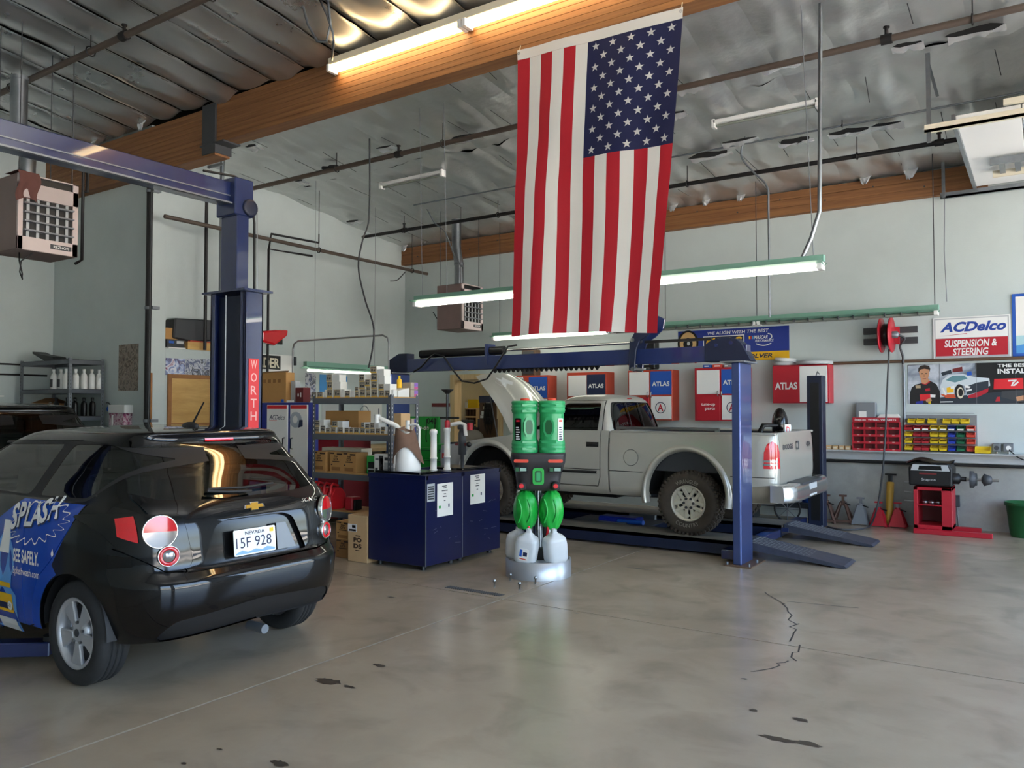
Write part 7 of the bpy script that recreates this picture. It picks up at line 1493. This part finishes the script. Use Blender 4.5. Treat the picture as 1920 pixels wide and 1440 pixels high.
a, c = B(1605, 781, YK + .02), B(1641, 753, YK + .02); t = thing('grey_case', 'grey metal case standing on the wheel weight rack', 'case', ((a.x + c.x) / 2, YB - .1, zt)); MB().box(a.x, c.x, YK + .02, YB - .01, zt + .001, zt + c.z - a.z).build('body', 'grey', t, world=True, bevel=.006); MB().box(a.x + .04, a.x + .14, YK + .012, YK + .02, zt + .005, zt + .09).build('paper_tag', 'paper', t, world=True)
b = MB(); a, c = B(1645, 781, YK), B(1686, 774, YK); [b.box(a.x + .01 * i, c.x - .008 * i, YK + .02, YB - .02, zt + .001 + i * .012, zt + .011 + i * .012) for i in range(4)]; tag(b.build('paper_stack', 'paper'), 'stack of papers on the wheel weight rack', 'papers')
# bin panel
a, c = B(1694, 850, YB), B(1832, 778, YB); t = thing('bin_panel', 'grey louvred panel holding coloured plastic bins', 'panel', ((a.x + c.x) / 2, YB - .02, 1.05)); zt2 = B(1763, 778).z; MB().box(a.x, c.x, YB - .02, YB - .001, 1.045, zt2).build('plate', 'grey', t, world=True, bevel=.003)
for i in range(14): MB().box(a.x + .03, c.x - .03, YB - .026, YB - .02, 1.08 + i * .038, 1.09 + i * .038).build('louvre', 'grey', t, world=True)
CM = {'Y': 'yellow', 'R': mat('bin_red', '#b5222c', .4), 'B': mat('bin_blue', '#2440b0', .4), 'G': mat('bin_green', '#1c6e48', .4), 'O': mat('bin_orange', '#d8432e', .4)}; CN = {'Y': 'yellow', 'R': 'red', 'B': 'blue', 'G': 'green', 'O': 'orange-red'}
def bin_(label, x0, x1, z0, z1, yb, m, tagp, group, rot=0):
    W, Hh, D = x1 - x0, z1 - z0, .12; t = thing('parts_bin', label, 'bin', ((x0 + x1) / 2, yb, z0), rot, group); w_ = W / 2; th = .004
    b = MB(); b.box(-w_, w_, -D, 0, 0, th); b.box(-w_, w_, -th, 0, 0, Hh); b.prism([(-D, 0), (0, 0), (0, Hh), (-D * .45, Hh), (-D, Hh * .45)], T(-w_, 0, 0) @ FR, 0, th); b.prism([(-D, 0), (0, 0), (0, Hh), (-D * .45, Hh), (-D, Hh * .45)], T(w_ - th, 0, 0) @ FR, 0, th); b.box(-w_, w_, -D, -D + th, 0, Hh * .45); b.build('tub', m, t)
    MB().box(-w_ * 1.04, w_ * 1.04, -D - .008, -D + .004, Hh * .36, Hh * .47).build('front_lip', m, t)
    if tagp: MB().box(-w_ * .75, w_ * .75, -D - .0095, -D - .004, Hh * .06, Hh * .34).build('tag', 'paper', t)
def bpx(x): return 1690 + x / 6.54
def bpy_(y): return 660 + y / 6.54
YBN = YB - .022
rows = [([(80, 175), (187, 290), (325, 435), (510, 612), (617, 722), (727, 840)], 'YYYYYY', 815, 877)] + [([(42, 140), (148, 246), (250, 345), (353, 456), (464, 562), (570, 668), (680, 782), (798, 908)], r_, y0, y1) for r_, y0, y1 in (('RRRYYBGO', 900, 962), ('YRRYYBGO', 980, 1042), ('YRRYYBGO', 1063, 1124), ('YRRYYBGO', 1146, 1212))]
RN = ['top', 'second', 'third', 'fourth', 'bottom']
for r_, (cols, cc, y0, y1) in enumerate(rows):
    z0, z1 = B(1763, bpy_(y1), YBN - .1).z, B(1763, bpy_(y0), YBN - .1).z
    for k, (x0, x1) in enumerate(cols):
        a, c = B(bpx(x0), 820, YBN - .1), B(bpx(x1), 820, YBN - .1)
        bin_('%s plastic bin, %s in the %s row of the bin panel' % (CN[cc[k]], (NUM[k] + ' from the left'), RN[r_]), a.x, c.x - .004, max(z0, 1.05), z1, YBN, CM[cc[k]], r_ == 1 and k not in (0,), 'coloured bins on the panel')
a, c = B(1828, 850, YB - .15), B(1858, 842, YB - .15); bin_('yellow plastic bin lying alone on the ledge right of the bin panel', a.x, c.x, 1.043, 1.135, YB - .062, 'yellow', False, None)
for i, u in enumerate((1554, 1566, 1578, 1590)): a, c = B(u - 5, 840, YB - .14), B(u + 5, 840, YB - .14); carton('small_tan_box', '%s small tan box of the row of four on the ledge' % ('leftmost', 'second', 'third', 'rightmost')[i], a.x, c.x, YB - .15, YB - .06, 1.042, 1.10, 'card_light', [('', .2, .8, .3, .6, 'cream')], top_tape=False)
for i, (u0, u1) in enumerate(((1861, 1876), (1881, 1901))):
    a, c = B(u0, 847, YB - .07), B(u1, 833, YB - .07); t = thing('outlet_box', 'grey metal outlet box %s above the ledge' % ('with a round socket', 'with a plugged cord')[i], 'outlet', ((a.x + c.x) / 2, YB - .03, a.z)); MB().box(a.x, c.x, YB - .08, YB, a.z, c.z + .01).build('box', 'steel_dull', t, world=True, bevel=.006); MB().lathe([(.03, 0), (.03, .006)], 14, T((a.x + c.x) / 2, YB - .08, (a.z + c.z) / 2) @ RX(pi / 2)).build('socket', 'grey_dark' if i == 0 else 'white', t, world=True); MB().tube([((a.x + c.x) / 2, YB - .04, a.z), ((a.x + c.x) / 2, YB - .04, 1.042)], .012, 8).build('conduit_stub', 'steel', t, world=True)
cord('black_power_cord', 'black power cord sagging right from the plugged outlet box', smooth([B(u, v, YB - .12) for u, v in ((1892, 843), (1897, 848), (1908, 857), (1922, 863), (1940, 865))]), .008, 'black')
a = B(1794, 950, YB - .03); t = thing('wall_switch', 'small black switch box with a cord low on the wall beside the balancer', 'outlet', (a.x, YB - .03, a.z)); MB().box(-.04, .04, -.03, .029, 0, .16).build('box', 'grey_dark', t, bevel=.006); MB().tube([(0, 0, 0), (.01, 0, -.15), (.03, 0, -.38)], .006, 6).build('cord', 'grey', t)
# hose reel
r0 = B(1662, 628, YB - .28); t = thing('hose_reel', 'red hose reel on wall brackets above the ledge', 'hose reel', (r0.x, YB, r0.z)); 
for z in (B(1665, 620).z, B(1665, 640).z):
    a, c = B(1620, 620), B(1721, 620); MB().box(a.x, c.x, YB - .05, YB - .001, z - .045, z + .045).box(a.x, c.x, YB - .052, YB - .05, z - .01, z + .01).build('bracket', 'grey_dark', t, world=True, bevel=.004)
Mr = T(r0.x, YB - .27, r0.z) @ RZ(-.05) @ RY(pi / 2)
for d in (-.075, .055): MB().lathe([(.04, d), (.245, d), (.25, d + .01), (.245, d + .02), (.04, d + .02)], 32, Mr, caps=False).build('side_disc', 'red', t, world=True)
MB().lathe([(.12, -.06), (.16, -.03), (.16, .03), (.12, .06)], 24, Mr).build('hose_coil', 'black', t, world=True); MB().lathe([(.05, .07), (.05, .14), (.02, .16)], 14, Mr).build('swivel_hub', 'steel_dull', t, world=True); MB().box(r0.x - .05, r0.x + .14, YB - .12, YB - .05, r0.z - .12, r0.z + .12).build('arm', 'red', t, world=True)
f_ = B(1693, 682, YB - .1); MB().tube(smooth([(r0.x + .12, YB - .25, r0.z), (r0.x + .22, YB - .2, r0.z - .05), (f_.x - .03, YB - .12, r0.z - .15), (f_.x, YB - .1, r0.z - .3), (f_.x, YB - .08, f_.z)]), .016, 8).build('feed_hose', 'grey_dark', t, world=True)
tag(MB().tube([(f_.x, YB - .03, f_.z + .05), (f_.x, YB - .03, .86)], .018, 8).build('drop_pipe', 'steel_dull'), 'grey drop pipe running down between rack and bin panel', 'pipe')
P = [B(1667, 655, YB - .30), B(1664, 720, YB - .3), B(1661, 790, YB - .32), B(1657, 860, YB - .35), B(1652, 910, YB - .4), B(1645, 950, YB - .5), onZ(1632, 985, .02), onZ(1610, 992, .015), onZ(1580, 993, .015), onZ(1552, 988, .015)]
cord('air_hose', 'long dark hose falling from the reel and curling onto the floor', smooth(P), .013, 'grey_dark')
# wheel balancer
wb0 = B(1712, 985, 12.05); t = thing('wheel_balancer', 'wheel balancer with black head and red cabinet stand', 'machine', (wb0.x + .32, 11.95, 0)); L = t.location
hgt = B(1745, 912, 11.95).z; wd = B(1785, 950, 11.8).x - B(1713, 950, 11.8).x; x0 = B(1713, 950, 11.8).x - L.x; x1 = x0 + wd
b = MB(); b.box(x0, x0 + .05, -.15, .35, .06, hgt); b.box(x1 - .12, x1, -.15, .35, .06, hgt); b.box(x0, x1, -.15, .35, hgt - .04, hgt); b.box(x0, x1, -.15, .35, .06, .11); b.box(x0, x1, -.15, .35, hgt * .60, hgt * .62); b.build('cabinet', 'red', t, bevel=.004); MB().box(x0 + .05, x1 - .12, .33, .35, .1, hgt - .04).build('cabinet_back', 'red_dark', t)
MB().box(x0, x1 + .45, -.22, -.12, 0, .06).box(x0, x1 + .3, .25, .35, 0, .06).build('foot_rail', 'red', t, bevel=.006)
for i in range(4): MB().lathe([(.03, 0), (.045, .03), (.02, .05), (.01, .05)], 12, T(x0 + .12 + i * .08, 0, hgt * .62)).build('cone_adapter', 'steel', t)
MB().box(x0 + .34, x0 + .44, -.1, .1, .115, .33).build('carton', 'card_light', t)
for z in (.30, .42, .55): MB().tube([(x0 - .13, 0, z + .1), (x0, 0, z + .1)], .012, 8).build('side_peg', 'steel', t)
hb = hgt; hw = wd / 2 + .03; cx = (x0 + x1) / 2 - .02
hd = MB().prism([(cx - hw, hb + .02), (cx + hw, hb + .02), (cx + hw * 1.03, hb + .25), (cx + hw * .8, hb + .33), (cx - hw * .75, hb + .33), (cx - hw * 1.02, hb + .26)], FB, -.3, .18).build('head', 'black', t, bevel=.02, seg=2)
sheet(hd, 'control_panel', 'grey_light', T(0, -.20, 0) @ FB, [(cx - hw * .9, hb + .22), (cx + hw * .9, hb + .22), (cx + hw * .8, hb + .30), (cx - hw * .8, hb + .30)], -.03, -.012); sheet(hd, 'display', 'black_gloss', T(0, -.20, 0) @ FB, [(cx - hw * .55, hb + .23), (cx + hw * .55, hb + .23), (cx + hw * .5, hb + .285), (cx - hw * .5, hb + .285)], -.012, -.01); sheet(hd, 'red_strip', 'red_dark', T(0, -.20, 0) @ FB, rect(cx - hw * .5, cx + hw * .3, hb + .17, hb + .19), -.03, -.016)
text(hd, 'lettering', 'Snap-on', 'grey_light', T(0, -.20, 0) @ FB, cx - hw * .4, cx + hw * .25, hb + .08, hb + .12, d=-.016)
MB().grid(lambda a, c: (cx - hw * 1.1 + 2.1 * hw * a, -.2 + .5 * c, hb + .34 + .03 * sin(7 * a) + .02 * sin(9 * c) - .06 * abs(a - .5)), 14, 8).build('draped_cover', 'black', hd)
Ms = T(x1, -.05, hb + .12) @ RY(pi / 2); MB().lathe([(.07, 0), (.07, .08), (.03, .1), (.03, .16)], 16, Ms).build('spindle_housing', 'black', t); sp = MB().lathe([(.018, .1), (.018, .52)], 10, Ms).build('spindle', 'steel', t); MB().lathe([(.11, .20), (.11, .24), (.08, .26), (.08, .28)], 24, Ms).build('flange_plate', 'grey_dark', sp); MB().lathe([(.03, .33), (.08, .36), (.05, .44), (.02, .45)], 20, Ms).build('cone_nut', 'grey_dark', sp)
# jack stands and tools on the floor
def jack_stand(label, u, v, m, h, solid=False):
    p = onZ(u, v, 0); t = thing('jack_stand', label, 'jack stand', (p.x, min(p.y, 12.25), 0)); w_ = .13 if not solid else .105
    for a, c in ((-1, -1), (1, -1), (1, 1), (-1, 1)): MB().bar((a * w_, c * w_ * .8, 0), (a * .03, c * .025, h * .72), .035, .02).build('leg', m, t)
    if solid: MB().prism([(-w_, .01), (w_, .01), (.035, h * .72), (-.035, h * .72)], T(0, -.10, 0) @ RX(-.2) @ FB, 0, .005).build('skirt', m, t)
    MB().box(-w_, w_, -w_ * .8 - .01, -w_ * .8 + .01, .02, .05).build('cross_bar', m, t); MB().lathe([(.035, h * .62), (.035, h * .78)], 10).build('collar', m, t); MB().box(-.015, .015, -.02, .02, h * .7, h * .95).build('ratchet_post', 'steel_dull' if solid else 'brown', t); MB().box(-.05, .05, -.025, .025, h * .94, h).build('saddle', m, t); MB().bar((.03, -.03, h * .72), (.11, -.05, h * .66), .015).build('lever', 'black', t)
mat('rust', '#5a3f33', .7, var=.2, vs=9)
for u, v, m, h, s_, lab in ((1550, 979, 'rust', .40, False, 'rusty jack stand nearest the far lift post'), (1581, 980, 'rust', .40, False, 'rusty jack stand, second from the far lift post'), (1614, 983, 'grey', .38, True, 'grey jack stand in the middle of the row'), (1648, 986, 'red', .34, True, 'red jack stand left of the yellow handle'), (1684, 988, 'red', .34, True, 'red jack stand right of the yellow handle')): jack_stand(lab, u, v, m, h, s_)
p = onZ(1668, 985, 0); t = thing('yellow_jack_handle', 'yellow jack handle leaning on the wall between the red stands', 'tool', (p.x, 12.25, 0)); MB().tube([(0, 0, .0), (.01, .1, .52), (.01, .12, .6)], [.045, .05, .05], 12).build('sleeve', mat('handle_yellow', '#b98f2e', .5), t); MB().tube([(.01, .12, .6), (.01, .14, .70)], .03, 10).build('socket_end', 'black', t); MB().bar((-.06, .14, .71), (.09, .14, .71), .025).build('cross_pin', 'black', t)
p = onZ(1925, 1004, 0); t = thing('green_bin', 'dark green waste bin at the right edge of the view', 'bin', (p.x, 12.2, 0)); MB().lathe([(.17, 0), (.22, .40), (.24, .40), (.24, .44), (.225, .44), (.18, .02)], 24, caps=False).lathe([(0, .01), (.17, .01)], 24, caps=False).build('tub', 'green_dark', t)
p = onZ(1864, 990, 0); b = MB().grid(lambda a, c: (p.x - .2 + .4 * a, p.y - .05 + .16 * c, .01 + .06 * abs(mn.noise(Vector((a * 5, c * 4, 1)))) ), 12, 8); tag(b.build('crumpled_bag', 'grey_light'), 'crumpled pale plastic bag on the floor by the wall', 'bag')
# stains on the lower wall and electrical panel by the door
q0, q1 = B(811, 850, YB - .02), B(845, 757, YB - .02); t = thing('wall_panel', 'grey wall panel with a red strip left of the storeroom door', 'panel', ((q0.x + q1.x) / 2, YB - .02, q0.z)); MB().box(q0.x, q1.x, YB - .04, YB, q0.z - .6, q1.z).build('plate', 'grey_light', t, world=True, bevel=.004); MB().box(q0.x, q1.x, YB - .05, YB - .04, q1.z - .06, q1.z + .01).build('red_strip', 'red_dark', t, world=True)
# ---- green tool board and cart
g0, g1 = B(768, 838, 11.45), B(823, 781, 11.45); t = thing('green_tool_board', 'bright green tool chest lid lettered in white beyond the shelf unit', 'tool chest', ((g0.x + g1.x) / 2, 11.5, 0)); L = t.location
MB().box(g0.x, g1.x, 11.45, 11.5, g0.z, g1.z).build('lid', 'green', t, world=True, bevel=.006); MB().box(g0.x - .1, g1.x, 11.4, 11.9, .1, g0.z).build('chest', 'green', t, world=True, bevel=.01)
for i in range(4): d_ = MB().box(g0.x - .08, g1.x - .02, 11.385, 11.4, .15 + i * .19, .32 + i * .19).build('drawer', 'green', t, world=True, bevel=.004); MB().box(g0.x - .05, g1.x - .05, 11.37, 11.385, .295 + i * .19, .31 + i * .19).build('pull', 'green_dark', d_, world=True)
Mg = T(-L.x, 11.45 - L.y, 0) @ FB; W, Hh = g1.x - g0.x, g1.z - g0.z
text(t, 'lettering', 'Snap-on', 'white', Mg, g0.x + .10 * W, g0.x + .66 * W, g0.z + .52 * Hh, g0.z + .72 * Hh, d=.003, shear=.2, bold=.03); text(t, 'lettering', '040', 'black', Mg, g0.x + .60 * W, g0.x + .92 * W, g0.z + .76 * Hh, g0.z + .95 * Hh, d=.003)
sheet(t, 'round_badge', 'white', Mg, ell(g0.x + .77 * W, g0.z + .48 * Hh, .06, .07, 16), 0, .003); sheet(t, 'badge_band', 'red', Mg, rect(g0.x + .70 * W, g0.x + .84 * W, g0.z + .46 * Hh, g0.z + .54 * Hh), .003, .004); text(t, 'lettering', 'XPT', 'white', Mg, g0.x + .45 * W, g0.x + .62 * W, g0.z + .28 * Hh, g0.z + .36 * Hh, d=.003) if False else None
b = MB(); [stroke(b, Mg, [(g0.x + q * W, g1.z - .05), (g0.x + (q - .03) * W, g0.z + .3 * Hh), (g0.x + q * W, g0.z + .1)], .02, .006) for q in (.60, .88)]; b.build('hanging_belt', 'black', t)
k0, k1 = B(813, 875, 10.7), B(862, 834, 10.7); t = thing('green_tool_cart', 'green drawer cart standing in front of the pickup nose', 'tool cart', ((k0.x + k1.x) / 2, 10.9, 0)); L = t.location
MB().box(k0.x, k1.x, 10.7, 11.15, .12, k1.z).build('body', 'green', t, world=True, bevel=.01)
for i in range(5): d_ = MB().box(k0.x + .02, k1.x - .02, 10.685, 10.7, .16 + i * .12, .27 + i * .12).build('drawer', 'green', t, world=True, bevel=.004); MB().box(k0.x + .04, k1.x - .04, 10.67, 10.685, .25 + i * .12, .262 + i * .12).build('pull', 'green_dark', d_, world=True)
text(t, 'lettering', 'Snap-on', 'navy_print', T(-L.x, 10.7 - L.y, 0) @ FB, k0.x + .1, k1.x - .08, k1.z - .16, k1.z - .09, d=.002, shear=.2, bold=.03); sheet(t, 'cart_emblem', 'yellow_print', T(-L.x, 10.7 - L.y, 0) @ FB, rect((k0.x + k1.x) / 2 - .05, (k0.x + k1.x) / 2 + .07, k1.z - .08, k1.z - .03), 0, .002)
for a in (k0.x + .06, k1.x - .06): MB().lathe([(.05, -.02), (.05, .02)], 14, T(a, 10.75, .06) @ RX(pi / 2)).build('castor', 'black', t, world=True); MB().lathe([(.05, -.02), (.05, .02)], 14, T(a, 11.1, .06) @ RX(pi / 2)).build('castor', 'black', t, world=True)
# ---- storeroom goods
YS = 14.9
def S3(u, v): return B(u, v, YS)
a, c = S3(857, 800), S3(893, 765); t = thing('pigeonhole_rack', 'wooden pigeonhole rack in the storeroom doorway', 'rack', ((a.x + c.x) / 2, YS, 0))
MB().box(a.x, c.x, YS + .25, YS + .27, 0, c.z).build('back', 'brown', t, world=True)
for i in range(7): x = a.x + (c.x - a.x) * i / 6; MB().box(x - .012, x + .012, YS, YS + .26, .0, c.z).build('upright', 'wood_pale' if i in (0, 6) else 'brown', t, world=True)
for i in range(8): z = c.z - i * .19; MB().box(a.x, c.x, YS - .01, YS + .26, z - .035, z).build('shelf', 'wood_pale', t, world=True)
def sbox(nm, lab, u0, v0, u1, v1, m, dy=0, cat='box', zf=None):
    a, c = B(u0, v1, YS + dy), B(u1, v0, YS + dy); return carton(nm, lab, a.x, c.x, YS + dy, YS + dy + .25, zf if zf is not None else a.z, c.z, m, (), cat, top_tape=False)
ztop = S3(875, 765).z
sbox('yellow_case', 'yellow case on the storeroom pigeonhole rack', 877, 749, 896, 764.8, 'yellow', zf=ztop + .001); sbox('pale_box', 'pale yellow box on the storeroom pigeonhole rack', 861, 754, 868, 764.8, 'cream', zf=ztop + .001); sbox('white_box', 'white box beside the yellow case on the pigeonhole rack', 871, 754, 876.5, 764.8, 'white', zf=ztop + .001)
a, c = B(884, 826, 14.2), B(927, 786, 14.2); t = thing('drawer_cabinet', 'stacked grey parts drawers inside the storeroom', 'cabinet', ((a.x + c.x) / 2, 14.3, 0)); MB().box(a.x, c.x, 14.2, 14.6, 0, B(884, 801, 14.2).z).box(a.x + .17, c.x, 14.2, 14.6, 0, c.z).build('body', 'grey_dark', t, world=True)
for j in range(7):
    z = c.z - (j + 1) * .125
    for i, (f0, f1) in enumerate(((0, .34), (.36, 1))):
        if j < 2 and i == 0: continue
        xx0, xx1 = a.x + f0 * (c.x - a.x) + (.17 if j < 2 and i == 1 and f0 < .2 else 0), a.x + f1 * (c.x - a.x) - .005; d_ = MB().box(xx0 + .005, xx1, 14.185, 14.2, z + .006, z + .119).build('drawer', 'grey', t, world=True, bevel=.004); MB().ball(((xx0 + xx1) / 2 + .06, 14.18, z + .06), .012, 8, 6).build('knob', 'steel', d_, world=True)
a, c = B(898, 760, 14.0), B(922, 742, 14.0); t = thing('belt_display', 'navy headed display rack of hanging black belts in the storeroom', 'display stand', ((a.x + c.x) / 2, 14.05, c.z - .5)); MB().box(a.x, c.x + .1, 14.0, 14.03, a.z + .06, c.z).build('header', 'navy_print', t, world=True); MB().box(a.x, c.x + .1, 14.02, 14.05, c.z - .9, a.z + .06).build('board', 'brown', t, world=True)
text(t, 'lettering', 'Belts', 'white', T(-t.location.x, 14.0 - t.location.y, -t.location.z) @ FB, a.x + .1, c.x - .05, a.z + .10, a.z + .15, d=.002) if False else None
for i in range(7): x = a.x + .2 + i * .03; MB().tube([(x, 13.95, a.z + .05), (x - .02, 13.93, a.z - .3), (x + .02, 13.93, a.z - .55 - .04 * (i % 3)), (x + .03, 13.95, a.z - .3), (x + .015, 13.95, a.z + .05)], .012, 5).build('belt', 'black', t, world=True)
for i, (u0, v0, u1, v1, m) in enumerate(((899, 757, 904, 762, 'brown'), (906, 762, 911, 768, 'cream'), (912, 755, 917, 784, 'white'), (903, 771, 911, 778, 'white'), (901, 779, 908, 784, 'white'))): q0, q1 = B(u0, v1, 13.98), B(u1, v0, 13.98); MB().box(q0.x, q1.x, 13.97, 14.02, q0.z, q1.z).build('pack', m, t, world=True)
p = B(866, 825, 13.4); t = thing('air_compressor', 'grey air compressor tank in the storeroom doorway', 'compressor', (p.x, 13.4, 0)); MB().lathe([(.06, -.35), (.22, -.30), (.24, -.2), (.24, .2), (.22, .30), (.06, .35)], 24, T(0, .2, .95) @ RX(pi / 2)).build('tank', 'grey', t); MB().box(-.2, .2, 0, .4, 0, .75).build('stand', 'grey_dark', t); MB().box(-.12, .12, .05, .3, 1.18, 1.4).build('motor', 'grey_dark', t, bevel=.02); MB().lathe([(.04, 0), (.04, .03)], 14, T(.1, -.16, 1.0) @ RX(pi / 2)).build('gauge', 'white', t)
